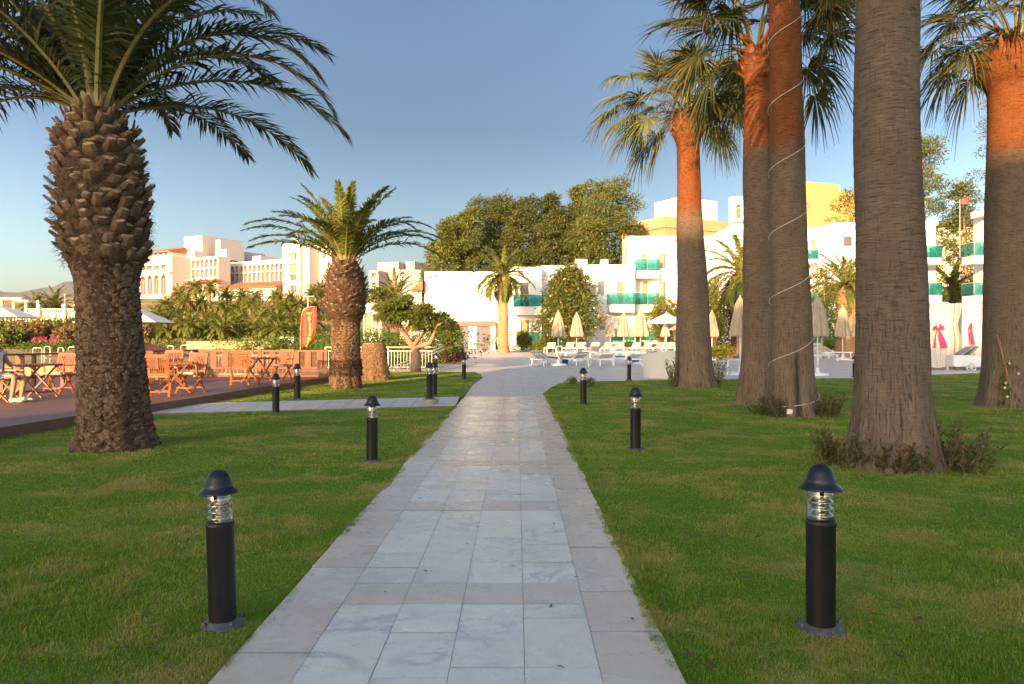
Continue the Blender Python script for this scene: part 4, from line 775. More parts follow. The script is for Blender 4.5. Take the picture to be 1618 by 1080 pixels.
def table_proto(loc):
    t = thing('folding_table', loc, 'x', 'table', 'folding wooden tables on the deck'); m = MB(); n = 10
    for i in range(n): m.box((-.36 + .08 * i, 0, .72), (.066, .80, .022))
    m.bar((-.40, -.36, .695), (.40, -.36, .695), .03, .03); m.bar((-.40, .36, .695), (.40, .36, .695), .03, .03); m.build('tabletop', teak, t)
    for sy in (-1, 1):
        m = MB(); m.bar((-.34, sy * .30, 0), (.30, sy * .30, .69), .028, .05, (0, 1, 0)); m.build('leg', teak, t); m = MB(); m.bar((.34, sy * .27, 0), (-.30, sy * .27, .69), .028, .05, (0, 1, 0)); m.build('leg', teak, t)
    for sx in (-1, 1): m = MB(); m.bar((sx * .22, -.30, .12), (sx * .22, .30, .12), .03, .04); m.build('stretcher', teak, t)
    return t
ch = chair_proto((0, 0, 0)); tb = table_proto((0, 0, 0)); first = [True, True]
def put(proto, k, px, py, rz, label):
    g_ = G(px, py, .18); M = Matrix.Translation((g_.x, g_.y, .186)) @ Matrix.Rotation(R(rz), 4, 'Z')
    if first[k]: proto.matrix_basis = M; proto['label'] = label; first[k] = False; WM[proto.name] = M; return proto
    c = copy_tree(proto, M); c['label'] = label; return c
# chair front is +Y before turning
put(ch, 0, 252, 627, 14, 'wooden folding chair seen from behind, right beside the big palm trunk'); put(tb, 1, 277, 620, 20, 'folding wooden table between the three chairs behind the big palm')
put(ch, 0, 301, 620, 168, 'wooden folding chair turned sideways at the table behind the big palm'); put(ch, 0, 270, 606, 188, 'wooden folding chair on the far side of the table behind the big palm'); put(ch, 0, 224, 610, 200, 'mostly hidden folding chair peeping out right of the big palm trunk')
put(ch, 0, 380, 608, 12, 'wooden folding chair seen from behind before the lattice fence'); put(tb, 1, 408, 605, -30, 'folding wooden table before the lattice fence'); put(ch, 0, 444, 601, 165, 'darker folding chair in the shade at the table before the lattice fence')
put(ch, 0, 92, 621, 172, 'empty folding chair with papers on its cushion, opposite the seated person'); put(tb, 1, 55, 628, 0, 'folding wooden table in front of the seated person'); put(ch, 0, 4, 634, -90, 'folding chair in which the person sits'); put(ch, 0, 128, 614, 130, 'folding chair hidden behind the big palm, one leg showing at its left')
# flag
g_ = Vector((-6.62, 25.72, 0)); fl = thing('feather_flag', g_, 'red feather flag with yellow vertical WATERSPORTS lettering behind the lattice fence', 'flag')
def fp(px, py): return Vector(((px - CX) / F * 25.7, 25.7, HC + (HY - py) / F * 25.7))
pole = [Vector((fp(474.5, 0).x, 25.7, 0)), fp(474.5, 548), fp(475, 520), fp(477, 496), fp(480, 488), fp(486, 485)]; m = MB(); m.tube(pole, .012, 6); m.build('pole', metal_w, fl, world=True)
Lp = [(475, 548), (475, 540), (475, 530), (475.5, 520), (476, 510), (476.5, 502), (478, 494), (482, 488.5), (488, 485), (495, 484), (501, 485)]; Rp = [(478, 549), (485, 547), (491, 542), (495, 534), (498, 526), (499.5, 517), (500.5, 508), (501, 500), (501, 494), (501, 489), (501, 485)]
def flag_surface(sh, y): 
    m = MB(); vs = []
    for j, (a, b) in enumerate(zip(Lp, Rp)):
        for i in range(7): u = i / 6; p = fp(a[0] + (b[0] - a[0]) * u, a[1] + (b[1] - a[1]) * u); p.y += y + .035 * math.sin(u * 7 + j * .6); vs.append(p)
    m.smooth = True; m.add(vs, [(j * 7 + i, j * 7 + i + 1, (j + 1) * 7 + i + 1, (j + 1) * 7 + i) for j in range(len(Lp) - 1) for i in range(6)]); return m
fo = flag_surface(0, 0).build('cloth', red_m, fl, world=True); so = fo.modifiers.new('s', 'SOLIDIFY'); so.thickness = .004
m = MB(); m.tube([fp(a, b) + Vector((0, -.02, 0)) for a, b in Lp] , .012, 5); m.tube([fp(a - 4.5, b) + Vector((0, -.035, 0)) for a, b in Rp[2:]], .010, 5); m.build('piping', mat('orange_piping', (0.8, 0.30, 0.16), None, 4, .6), fl, world=True)
yl = mat('yellow_print', (0.85, 0.55, 0.03), None, 4, .6)
for i, c_ in enumerate('WATERSPORTS'):
    yy = 495.5 + (i * 5.7 if i < 8 else 40.0 + (i - 7) * 3.4); xx = 489.5 + (1.4 if 2 < i < 6 else 0) - max(0, i - 6) ** 1.7 * .42; cu = bpy.data.curves.new('lettering', 'FONT'); cu.body = c_; cu.size = (.118 if i < 8 else .085); cu.align_x = 'CENTER'; cu.align_y = 'CENTER'; cu.extrude = .002; cu.offset = .005; cu.materials.append(yl)
    o = bpy.data.objects.new('lettering', cu); p = fp(xx, yy) + Vector((0, -.075, 0)); M = WM[fl.name].inverted() @ Matrix.Translation(p) @ Matrix.Rotation(R(90), 4, 'X') @ Matrix.Rotation(R(-4 - i), 4, 'Z') @ Matrix.Scale(1.35, 4, (1, 0, 0))
    dg = bpy.context.evaluated_depsgraph_get(); C.objects.link(o); dg.update(); me = bpy.data.meshes.new_from_object(o.evaluated_get(dg)); bpy.data.objects.remove(o); o = bpy.data.objects.new('lettering', me); link(o, fl, M)

# ---------------------------------------------------------------- metal railing, steps rail, hedge, twisted tree
def railing(pts, label, hgt=.95, name='metal_railing', gap=.14):
    t = thing(name, pts[0], label, 'railing'); m = MB()
    for a, b in zip(pts[:-1], pts[1:]):
        a, b = Vector(a), Vector(b)
        m.bar(a + Vector((0, 0, hgt)), b + Vector((0, 0, hgt)), .07, .05); m.bar(a + Vector((0, 0, hgt - .17)), b + Vector((0, 0, hgt - .17)), .04, .04); m.bar(a + Vector((0, 0, .12)), b + Vector((0, 0, .12)), .04, .04)
    m.build('rail', metal_w, t, world=True); m = MB(); mp_ = MB()
    for a, b in zip(pts[:-1], pts[1:]):
        a, b = Vector(a), Vector(b); n = max(2, int((b - a).length / gap))
        for i in range(n + 1):
            p = a.lerp(b, i / n)
            if i % 10 == 0: mp_.bar(p, p + Vector((0, 0, hgt)), .05, .05, (0, 1, 0))
            else: m.bar(p + Vector((0, 0, .12)), p + Vector((0, 0, hgt - .17)), .018, .018, (0, 1, 0))
    m.build('picket', metal_w, t, world=True); mp_.build('post', metal_w, t, world=True); return t
railing([(-8.6, 35.0, 0.0), (-3.6, 35.4, 0.0)], 'pale metal railing behind the palm stump', 1.05)
railing([(-11.2, 28.6, 0.0), (-8.5, 28.6, 0.0)], 'short pale metal railing glimpsed between the fence and the middle date palm', 1.0)
m = MB(); A_, B_ = P(612, 583, 33.8), P(700, 547, 38.5)
for off in ((0, 0, 0), (.25, .2, -.05)):
    o_ = Vector(off); m.bar(A_ + o_, B_ + o_, .07, .05)
    for k in range(1, 9, 2): p = (A_ + o_).lerp(B_ + o_, k / 9); m.bar((p.x, p.y, 0), p, .04, .04, (0, 1, 0))
tag(m.build('handrail', metal_w, loc=(A_.x, A_.y, 0), world=True), 'sloping pale handrail rising to the right behind the twisted tree', 'handrail')
m = MB(); m.bar(P(664, 560, 37), P(685, 546.5, 38), .10, .09); m.bar(P(666, 559, 37), (P(666, 559, 37).x, 37, 0), .05, .05, (0, 1, 0)); m.bar(P(683, 548, 38), (P(683, 548, 38).x, 38, .1), .05, .05, (0, 1, 0)); tag(m.build('handrail', teak_d, loc=(P(666, 559, 37).x, 37, 0), world=True), 'short dark handrail right of the twisted tree trunk', 'handrail')
bush('hedge', (-6.6, 40.5, 0), 5.6, 1.6, 2.0, 'green hedge behind the railing and the palm stump', 'hedge', None, bush_leaf, 14000, .13, 31, 22)
bush('hedge', (-11.6, 36.5, 0), 2.6, 1.3, 1.55, 'green hedge behind the flag and the lattice fence', 'hedge', None, bush_leaf, 6000, .12, 32, 12)
bush('low_plants', (-4.9, 35.9, .0), 1.7, .7, .55, 'low green plants under the sloping handrail', 'plants', None, bush_leaf, 2600, .10, 33, 9)
bush('low_plants', (-3.55, 40.5, .15), 1.3, 1.0, .75, 'low planting with dark red leaves at the terrace corner', 'plants', None, leafmat('dark_red_leaves', (0.05, 0.09, 0.02), (0.12, 0.05, 0.03), (0.25, 0.05, 0.05), 1.2), 2400, .12, 34, 8)
g_ = G(657, 588); t = thing('twisted_tree', (g_.x, g_.y, 0), 'twisted wind-swept juniper with layered crown above the railing', 'tree'); m = MB(); D_ = g_.y
def q(px, py, dy=0): p = P(px, py, D_ + dy); return p
tr = [q(657, 590), q(656, 575), q(658, 560), q(655, 548)]; m.tube(tr, [.27, .22, .19, .17], 10)
for pts_, r0 in (([q(656, 552), q(646, 538, .2), q(638, 526, .3), q(630, 508, .3), q(618, 490, .2), q(606, 474)], .15), ([q(656, 552), q(668, 545, -.3), q(680, 541, -.5), q(684, 532, -.5), q(690, 515, -.4), q(706, 505, -.3)], .14), ([q(652, 546), q(662, 536, .4), q(672, 524, .7), q(668, 500, .8)], .10), ([q(638, 526, .3), q(652, 508, .2), q(662, 488)], .07)):
    n = len(pts_); m.tube(pts_, [r0 * (1 - .75 * i / (n - 1)) for i in range(n)], 8)
m.build('trunk', mat('pinkish_bark', (0.36, 0.21, 0.13), (0.24, 0.14, 0.09), 5, .9, .5, 20), t, world=True)
rg = random.Random(12); cs = []; cs2 = []
for px, py, rx, rz_ in ((598, 462, 14, 6), (612, 470, 18, 8), (628, 480, 20, 9), (610, 485, 18, 7), (640, 492, 22, 9), (622, 500, 20, 8), (655, 500, 18, 9), (603, 500, 12, 6), (668, 486, 16, 7), (676, 500, 18, 9), (592, 472, 8, 4), (664, 512, 16, 7), (690, 522, 14, 9), (702, 512, 18, 11), (716, 520, 14, 10), (706, 534, 14, 9), (722, 532, 8, 7), (698, 500, 12, 6), (708, 544, 8, 5), (640, 470, 10, 4)):
    for s_ in range(2):
        p = q(px + rg.uniform(-4, 4), py + rg.uniform(-2, 2), rg.uniform(-.7, .7)); (cs2 if px > 685 else cs).append((*p, rx / 38., rx / 38., rz_ / 40.))
leaves('crown', leafmat('juniper_foliage', (0.055, 0.12, 0.014), (0.10, 0.14, 0.02), (0.20, 0.12, 0.035), 1.2), t, cs + cs2, 19000, .12, seed=5, shell=.3, elong=2.4)
rg = random.Random(13); cb = []
for px, py in ((640, 518), (655, 520), (672, 520), (625, 512), (690, 512), (612, 514)): cb.append((*q(px, py, .1), .42, .4, .14))
leaves('dead_twigs', leafmat('dry_twigs', (0.25, 0.12, 0.06), (0.18, 0.09, 0.05), (0.32, 0.17, 0.09), 1.2, .1), t, cb, 2600, .09, seed=6, shell=.2, elong=5)
# ---------------------------------------------------------------- buildings
class Fac:
    """a facade line: starts at photo column px0 and depth d0, runs right at angle th"""
    def __init__(s, px0, d0, th=0.0, z0=0.3):
        s.th = R(th); s.u = Vector((math.cos(s.th), math.sin(s.th))); s.P0 = Vector(((px0 - CX) / F * d0, d0)); s.z0 = z0
        s.M = Matrix.Translation((s.P0.x, s.P0.y, 0)) @ Matrix.Rotation(s.th, 4, 'Z')
    def s(s, px): k = (px - CX) / F; return (k * s.P0.y - s.P0.x) / (s.u.x - k * s.u.y)
    def z(s, px, py): return HC + (HY - py) / F * (s.P0.y + s.s(px) * s.u.y)
    def depth(s, px_corner, px2):
        a = s.s(px_corner); c = s.P0 + s.u * a; n = Vector((-s.u.y, s.u.x)); k = (px2 - CX) / F; return (k * c.y - c.x) / (n.x - k * n.y)
def panel(mb, L, z0, z1, rows, reveal=.18):
    rows = sorted(rows, key=lambda r: r[0]); ed = [z0]
    for a, b in zip(rows[:-1], rows[1:]): ed.append((a[1] + b[0]) / 2)
    ed.append(z1)
    if not rows: mb.quad((0, 0, z0), (L, 0, z0), (L, 0, z1), (0, 0, z1)); return
    for (rb, rt, ops, arch), a, b in zip(rows, ed[:-1], ed[1:]):
        x = 0
        for (xa, xb) in ops:
            if xa > x: mb.quad((x, 0, a), (xa, 0, a), (xa, 0, b), (x, 0, b))
            mb.quad((xa, 0, a), (xb, 0, a), (xb, 0, rb), (xa, 0, rb)); y = reveal; sp = rt - (xb - xa) / 2 * arch
            mb.quad((xa, 0, rb), (xb, 0, rb), (xb, y, rb), (xa, y, rb)); mb.quad((xa, 0, rb), (xa, y, rb), (xa, y, sp), (xa, 0, sp)); mb.quad((xb, y, rb), (xb, 0, rb), (xb, 0, sp), (xb, y, sp))
            if not arch: mb.quad((xa, 0, rt), (xb, 0, rt), (xb, 0, b), (xa, 0, b)); mb.quad((xa, y, rt), (xb, y, rt), (xb, 0, rt), (xa, 0, rt))
            else:
                n = 10; c = (xa + xb) / 2; r = (xb - xa) / 2; pts = [(c - r * math.cos(math.pi * i / n), sp + (rt - sp) * math.sin(math.pi * i / n)) for i in range(n + 1)]
                for p, q in zip(pts[:-1], pts[1:]): mb.quad((p[0], 0, p[1]), (q[0], 0, q[1]), (q[0], 0, b), (p[0], 0, b)); mb.quad((p[0], y, p[1]), (q[0], y, q[1]), (q[0], 0, q[1]), (p[0], 0, p[1]))
            x = xb
        if x < L: mb.quad((x, 0, a), (L, 0, a), (L, 0, b), (x, 0, b))
def block(t, f, px1, py_top, rows=(), D=8, wall=None, px_ref=None, par=.0, reveal=.18, zb=None, wstyle='glass', L=None, zt=None, roof=None, s0=0.0, win=True, endrows=None):
    """rows: (py_top, py_bottom, [(pxa, pxb)...], arch, style)"""
    wall = wall or white_paint; L = L or f.s(px1); zt = zt if zt is not None else f.z(px_ref if px_ref is not None else px1, py_top); zb = f.z0 if zb is None else zb
    mb = MB(); mb.X = f.M; R_ = []
    for r in rows:
        mid = (r[2][0][0] + r[2][-1][1]) / 2; R_.append((f.z(mid, r[1]), f.z(mid, r[0]), [(f.s(a), f.s(b)) for a, b in r[2]], r[3]))
    panel(mb, L, zb, zt, R_, reveal)
    mb.quad((L, 0, zb), (L, D, zb), (L, D, zt), (L, 0, zt)); mb.quad((0, D, zb), (0, 0, zb), (0, 0, zt), (0, D, zt)); mb.quad((L, D, zb), (0, D, zb), (0, D, zt), (L, D, zt))
    p = .22; zr = zt - .35                                                     # parapet
    for a, b in (((0, 0), (L, 0)), ((L, 0), (L, D)), ((L, D), (0, D)), ((0, D), (0, 0))):
        ia = (min(max(a[0], p), L - p), min(max(a[1], p), D - p)); ib = (min(max(b[0], p), L - p), min(max(b[1], p), D - p))
        mb.add([(a[0], a[1], zt), (b[0], b[1], zt), (ib[0], ib[1], zt), (ia[0], ia[1], zt), (ia[0], ia[1], zr), (ib[0], ib[1], zr)], [(0, 1, 2, 3), (3, 2, 5, 4)])
    mb.build('wall', wall, t, world=True); mb = MB(); mb.X = f.M; mb.quad((p, p, zr + .005), (L - p, p, zr + .005), (L - p, D - p, zr + .005), (p, D - p, zr + .005)); mb.build('roof', roof or concrete, t, world=True)
    if not win: return
    for r, (za, zb_, ops, arch) in zip(rows, R_):
        st = r[4] if len(r) > 4 else wstyle
        for xa, xb in ops:
            mb = MB(); mb.X = f.M; y = reveal - .004; fr = .05 if (xb - xa) > .8 else .03; zt2 = zb_ - ((xb - xa) / 2 if arch else 0)
            mb.mi = 0
            mb.box(((xa + xb) / 2, y, za + fr / 2), (xb - xa, .05, fr)); mb.box((xa + fr / 2, y, (za + zt2) / 2), (fr, .05, zt2 - za - 2 * fr)); mb.box((xb - fr / 2, y, (za + zt2) / 2), (fr, .05, zt2 - za - 2 * fr)); mb.box(((xa + xb) / 2, y, zt2 - fr / 2), (xb - xa, .05, fr))
            if xb - xa > .9: mb.box(((xa + xb) / 2, y, (za + zt2) / 2), (fr, .05, zt2 - za - 2 * fr))
            mb.mi = 1; yy = y + .012
            mb.quad((xa, yy, za), (xb, yy, za), (xb, yy, zb_), (xa, yy, zb_))
            if st == 'curtain': mb.mi = 2; w_ = (xb - xa); mb.quad((xa + fr, yy - .006, za + fr), (xa + fr + w_ * random.uniform(.45, .9), yy - .006, za + fr), (xa + fr + w_ * random.uniform(.45, .9), yy - .006, zt2 - fr), (xa + fr, yy - .006, zt2 - fr))
            mb.build('window', [frame_white, loggia if st == 'loggia' else win_glass, curtain], t, world=True)
def balcony(t, f, pa, pb, gt, gb, sb, out=1.3, sides=True, gl=True, furn=True):
    """pa..pb columns, gt/gb glass top/bottom rows, sb slab bottom; drawn on the balcony front plane"""
    ff = Fac(CX, f.P0.y - out, 0); k = (f.P0.y - out) / F; x0, x1 = (pa - CX) * k, (pb - CX) * k; y0 = f.P0.y - out; y1 = f.P0.y; zf = lambda py: HC + (HY - py) * k
    zs, zg, zt = zf(sb), zf(gb), zf(gt)
    if sb > gb: m = MB(); m.box(((x0 + x1) / 2, (y0 + y1) / 2 - .001, (zs + zg) / 2), (x1 - x0 - .1, out, zg - zs)); m.build('balcony_slab', white_paint, t, world=True)
    m = MB(); segs = [((x0, y0), (x1, y0))] + ([((x0, y1), (x0, y0)), ((x1, y0), (x1, y1))] if sides else [])
    for a, b in segs:
        n = max(1, int(round(math.hypot(b[0] - a[0], b[1] - a[1]) / 1.1)))
        for i in range(n):
            p = Vector(a).lerp(Vector(b), i / n + .01); q = Vector(a).lerp(Vector(b), (i + 1) / n - .01); m.bar((p.x, p.y, (zg + zt) / 2), (q.x, q.y, (zg + zt) / 2), .012, zt - zg - .03)
    m.build('balcony_glass', teal, t, world=True); m = MB()
    for a, b in segs: m.bar((*a, zt), (*b, zt), .04, .03)
    m.build('balcony_rail', metal_w, t, world=True)
    if furn:
        for cx_ in (x0 + (x1 - x0) * .3, x0 + (x1 - x0) * .7):
            m = MB(); y = (y0 + y1) / 2; z = zg + .01
            for a in (-.2, .2):
                for b in (-.2, .2): m.bar((cx_ + a, y + b, z), (cx_ + a * .9, y + b * .9, z + .42 + (.4 if b > 0 else 0)), .04, .04, (0, 1, 0))
            m.box((cx_, y, z + .42), (.44, .44, .04)); m.box((cx_, y + .18, z + .68), (.42, .04, .3)); m.bar((cx_ - .22, y - .2, z + .62), (cx_ - .22, y + .2, z + .62), .04, .03); m.bar((cx_ + .22, y - .2, z + .62), (cx_ + .22, y + .2, z + .62), .04, .03); m.build('balcony_seat', plastic, t, world=True)
# --- blank white wing
f = Fac(671, 66); t = thing('hotel_wing', (-5, 66, .4), 'long blank white wing wall with a small camera at its corner', 'building'); block(t, f, 803, 428.5, D=9)
m = MB(); c = P(682, 434.5, 65.7); m.box(c, (.55, .35, .28)); m.box(c + Vector((-.42, 0, .02)), (.25, .25, .3)); m.build('security_camera', frame_white, t, world=True)
m = MB(); a, b = P(654, 459, 67), P(671.5, 444, 67); m.add([(a.x, 65.2, a.z), (b.x, 65.2, b.z), (b.x, 70, b.z), (a.x, 70, a.z), (a.x, 65.2, a.z - .15), (b.x, 65.2, a.z - .15), (b.x, 70, a.z - .15), (a.x, 70, a.z - .15)], [(0, 1, 2, 3), (4, 5, 1, 0), (7, 6, 5, 4), (0, 3, 7, 4)]); m.build('porch_roof', roof_tile, t, world=True)
m = MB()
for px in (658, 664): c = P(px, 487, 65.6); m.bar((c.x, c.y, c.z), (c.x, c.y, a.z - .1), .22, .22, (0, 1, 0))
m.bar((P(656, 484, 65.6)), P(671, 484, 65.6), .06, .06); m.box(((P(656, 0, 66).x + P(671, 0, 66).x) / 2, 66.5, P(0, 491, 66).z), (.85, 2.6, .35)); m.build('porch', white_paint, t, world=True)
m = MB(); c0, c1 = P(665, 455, 68), P(670.5, 485, 68); m.box(((c0.x + c1.x) / 2 + .05, 68.2, (c0.z + c1.z) / 2), (c1.x - c0.x, .1, c0.z - c1.z)); m.build('window', win_glass, t, world=True)
# --- restroom kiosk
kf = Fac(722, 64.5, 0, .3); t = thing('service_kiosk', (-4, 64, .42), 'small grey tiled kiosk with a white door below the blank wing', 'kiosk'); ktile = mat('grey_wall_tile', (0.115, 0.095, 0.10), (0.085, 0.075, 0.08), 3, .5)
m = MB(); x0, x1, xl = P(722, 0, 63.5).x, P(775, 0, 63.5).x, P(700, 0, 64.5).x; zt = P(0, 507, 63.5).z; m.prism([(xl, 63.4), (x1, 63.4), (x1, 65.98), (xl, 65.98)], .3, zt - .42); m.build('wall', ktile, t, world=True)
m = MB(); m.prism([(xl - .08, 63.2), (x1 + .45, 63.2), (x1 + .45, 65.98), (xl - .08, 65.98)], zt - .41, zt); m.build('roof', mat('kiosk_band', (0.15, 0.11, 0.095), None, 2, .6), t, world=True)
m = MB(); m.prism([(x1 + .02, 63.25), (x1 + .40, 63.25), (x1 + .40, 65.9), (x1 + .02, 65.9)], .3, zt - .42); m.build('side_wall', cream_paint, t, world=True)
d0, d1 = P(740, 516, 63.36), P(753.5, 552, 63.36); m = MB(); m.box(((d0.x + d1.x) / 2, 63.37, (d0.z + d1.z) / 2 + .03), (d1.x - d0.x, .04, d0.z - d1.z)); dr_ = m.build('door', mat('white_door', (0.72, 0.68, 0.64), None, 1, .4), t, world=True)
m = MB(); m.box(((d0.x + d1.x) / 2, 63.34, d0.z - .28), (.16, .01, .12)); m.build('door_sign', ktile, dr_, world=True); m = MB(); m.box(((d0.x + d1.x) / 2, 63.38, d1.z - .02), (d1.x - d0.x + .1, .03, .10)); m.box(((d0.x + d1.x) / 2, 63.38, d0.z + .06), (d1.x - d0.x + .1, .03, .06)); m.build('door_frame', mat('dark_metal', (0.03, 0.03, 0.03), None, 3, .5), t, world=True)
# --- two-storey annex
f1, f2, f3 = Fac(803, 63.5), Fac(855, 65), Fac(931, 63)
t = thing('annex_building', (4, 64, .45), 'two-storey white annex with teal glass balconies behind the magnolia tree', 'building')
block(t, f1, 855.8, 421, [(505, 535, [(823, 837)], 0, 'curtain'), (446, 485, [(822, 836)], 0, 'glass')], D=8, px_ref=840)
block(t, f2, 931, 419, [(501, 540, [(866, 880), (884, 896)], 0, 'curtain'), (444, 483, [(866, 878), (910, 922)], 0, 'glass')], D=7)
block(t, f3, 1003.5, 417.5, [(501, 521, [(946, 957)], 0, 'curtain'), (444, 465, [(945, 956)], 0, 'glass')], D=8.6)
for fb, pa, pb, gt_, gb_, py0 in ((f3, 973, 986, 443, 481, 0), (f3, 975, 987, 500, 538, 0)):
    m = MB(); a, b = P(pa, gt_, 62.96), P(pb, gb_, 62.96); m.mi = 0; m.box(((a.x + b.x) / 2, 62.975, (a.z + b.z) / 2), (b.x - a.x, .04, a.z - b.z)); m.mi = 1; m.box(((a.x + b.x) / 2, 62.95, (a.z + b.z) / 2), (b.x - a.x - .14, .02, a.z - b.z - .14)); m.build('balcony_door', [frame_white, curtain], t, world=True)
balcony(t, f1, 811, 856, 465, 484, 497); balcony(t, f1, 811, 856, 524, 546, 546, out=1.6); balcony(t, f2, 856, 880, 462, 485, 497, out=1.2); balcony(t, f2, 856, 895, 520, 545, 545, out=1.5, furn=False)
balcony(t, f3, 962, 1004, 462, 481, 493); balcony(t, f3, 968, 1004, 519, 538, 543, out=1.5)
c = P(918, 415, 66)
for dx_, w_ in ((0, 1.0), (2.0, .6)): m = MB(); m.box(c + Vector((dx_, 0, 0)), (w_, .9, .55)); m.build('chimney', white_paint, t, world=True)
# --- three-storey block
f4 = Fac(991, 65); t = thing('hotel_block', (14, 65, .45), 'three-storey white hotel block right of the annex', 'building')
block(t, f4, 1182, 372.5, [(500, 540, [(1014, 1024), (1044, 1053), (1118, 1128)], 0, 'curtain'), (445, 480, [(1015, 1024), (1043, 1053), (1118, 1128)], 0, 'curtain'), (401, 424, [(1014, 1023), (1042, 1053), (1115, 1126), (1150, 1160)], 0, 'curtain')], D=3, px_ref=1060)
balcony(t, f4, 1004, 1042, 408, 427, 439); balcony(t, f4, 1004, 1042, 462, 481, 493); balcony(t, f4, 1010, 1044, 519, 538, 543, out=1.5); balcony(t, f4, 1110, 1148, 405, 424, 437); balcony(t, f4, 1110, 1150, 462, 482, 494); balcony(t, f4, 1112, 1150, 520, 540, 545, furn=False)
m = MB(); c0 = P(1068, 376, 64.9)
m.box(c0 + Vector((0, -.1, .0)), (.5, .35, .35)); m.box(c0 + Vector((.3, -.1, -.3)), (.35, .3, .3)); m.build('flood_light', metal_w, t, world=True)
m = MB(); a = P(989, 382, 65.3)
for dx in (-.28, .0): m.bar((a.x + dx, 65.4, 7.0), (a.x + dx, 65.4, 10.4), .05, .05, (0, 1, 0))
for i in range(11): m.bar((a.x - .28, 65.4, 7.2 + i * .3), (a.x, 65.4, 7.2 + i * .3), .03, .03)
m.build('roof_ladder', mat('orange_metal', (0.55, 0.22, 0.08), None, 3, .6), t, world=True)
# --- right block, nearer
f5 = Fac(1150, 57); t = thing('hotel_block', (20, 57, .45), 'white hotel block seen between the cable-wrapped palm and the thickest palm', 'building')
block(t, f5, 1362, 358, [(500, 540, [(1196, 1206), (1240, 1252), (1285, 1296), (1322, 1334)], 0, 'curtain'), (443, 478, [(1196, 1206), (1240, 1252), (1300, 1310), (1330, 1342)], 0, 'curtain'), (378, 408, [(1196, 1206), (1240, 1252), (1281, 1290)], 0, 'curtain'), ], D=10, px_ref=1200)
m = MB(); p0, p1 = P(1308, 358, 57), P(1362, 351, 57); m.add([(x, y, z) for y in (56.95, 61) for x, z in ((p0.x - .6, p0.z - .5), (p1.x, p0.z - .5), (p1.x, p1.z), (p0.x + .3, p1.z), (p0.x - .3, p0.z + .05))], [(0, 1, 2, 3, 4), (9, 8, 7, 6, 5), (4, 3, 8, 9), (3, 2, 7, 8), (2, 1, 6, 7)]); m.build('parapet', white_paint, t, world=True)
m = MB(); a, b = P(1333, 373, 56.93), P(1346, 388, 56.93); m.box(((a.x + b.x) / 2, 56.94, (a.z + b.z) / 2), (b.x - a.x, .03, a.z - b.z)); m.build('window', win_glass, t, world=True)
balcony(t, f5, 1262, 1293, 394, 409, 416, out=1.2); balcony(t, f5, 1290, 1322, 460, 479, 489, out=1.2); balcony(t, f5, 1330, 1362, 456, 479, 489, out=1.2); balcony(t, f5, 1188, 1214, 394, 409, 420, out=1.2, furn=False); balcony(t, f5, 1290, 1362, 520, 542, 545, out=1.3); balcony(t, f5, 1190, 1225, 456, 478, 489, out=1.2, furn=False)
f6 = Fac(1400, 52); t = thing('hotel_block', (27, 52, .4), 'narrow white hotel block with two corner balconies above the curtained beds', 'building')
block(t, f6, 1478.5, 349, [(500, 535, [(1410, 1418), (1440, 1450)], 0, 'curtain'), (440, 475, [(1410, 1418)], 0, 'curtain')], D=4)
m = MB(); a, b = P(1400, 349, 52), P(1480, 355, 52); m.box(((a.x + b.x) / 2, 51.97, a.z - .15), (b.x - a.x + .1, .12, .3)); m.build('cornice', white_paint, t, world=True)
balcony(t, f6, 1430, 1488.5, 387, 407, 417, out=1.5); balcony(t, f6, 1430, 1489.5, 446, 466, 477, out=1.5)
f7 = Fac(1553, 46.5); t = thing('hotel_block', (32, 46, .3), 'white hotel block at the far right edge behind the edge palm', 'building')
block(t, f7, 1780, 340, [(425, 463, [(1570, 1584), (1640, 1660)], 0, 'curtain')], D=.95)
m = MB(); a = P(1540, 334, 46.4); b = P(1790, 334, 46.4); m.box(((a.x + b.x) / 2, 46.3, a.z - .18), (b.x - a.x, 1.0, .4)); m.build('cornice', white_paint, t, world=True)
balcony(t, f7, 1539, 1640, 382, 403, 416, out=1.3); balcony(t, f7, 1539, 1640, 446, 466, 478, out=1.3)

# --- hill buildings on the right
t = thing('hill_building', (25, 105, 8), 'ochre flat-roofed building with an arch, above the three-storey block', 'building')
f = Fac(1050, 104, 28, 3); block(t, f, 1180, 341, [(385, 397, [(1058, 1064), (1068, 1076), (1122, 1129)], 0, 'glass')], D=10, wall=tan_paint, px_ref=1052, win=True); m = MB()
m.X = f.M; m.box((-.02, 4.2, f.z(1050, 372)), (.06, 1.7, 3.0)); m.build('arched_opening', loggia, t, world=True)
m = MB(); m.X = f.M; zc = f.z(1050, 358); m.box((8, -.1, zc), (16.4, .25, .15)); m.box((-.1, 5, zc), (.25, 10, .15)); m.build('cornice', tan_paint, t, world=True)
f = Fac(1072, 110, 28, 8); block(t, f, 1133, 313, D=5.5, wall=cream_paint, px_ref=1090)
t = thing('hill_building', (34, 100, 8), 'white tower with arched openings behind the slim fan palm', 'building'); f = Fac(1152, 98, -25, 3)
block(t, f, 1200, 311, [(322, 347, [(1162, 1170.5), (1181, 1189)], 1, 'loggia')], D=9, px_ref=1156, reveal=.5, wall=white_paint); m = MB(); m.X = f.M
for s_ in (f.s(1166), f.s(1185)): m.box((s_, -.35, f.z(1166, 349)), (1.5, .7, .35))
m.build('balcony', white_paint, t, world=True)
t = thing('hill_building', (52, 112, 8), 'huge plain yellow building above the white blocks', 'building'); f = Fac(1236, 101, 22, 3); zt2 = None
block(t, f, 1440, 297, D=5, wall=yellow_paint, px_ref=1276); f = Fac(1236, 102.0, 22, 9); block(t, f, 1327, 288, D=4, wall=yellow_paint, px_ref=1290)
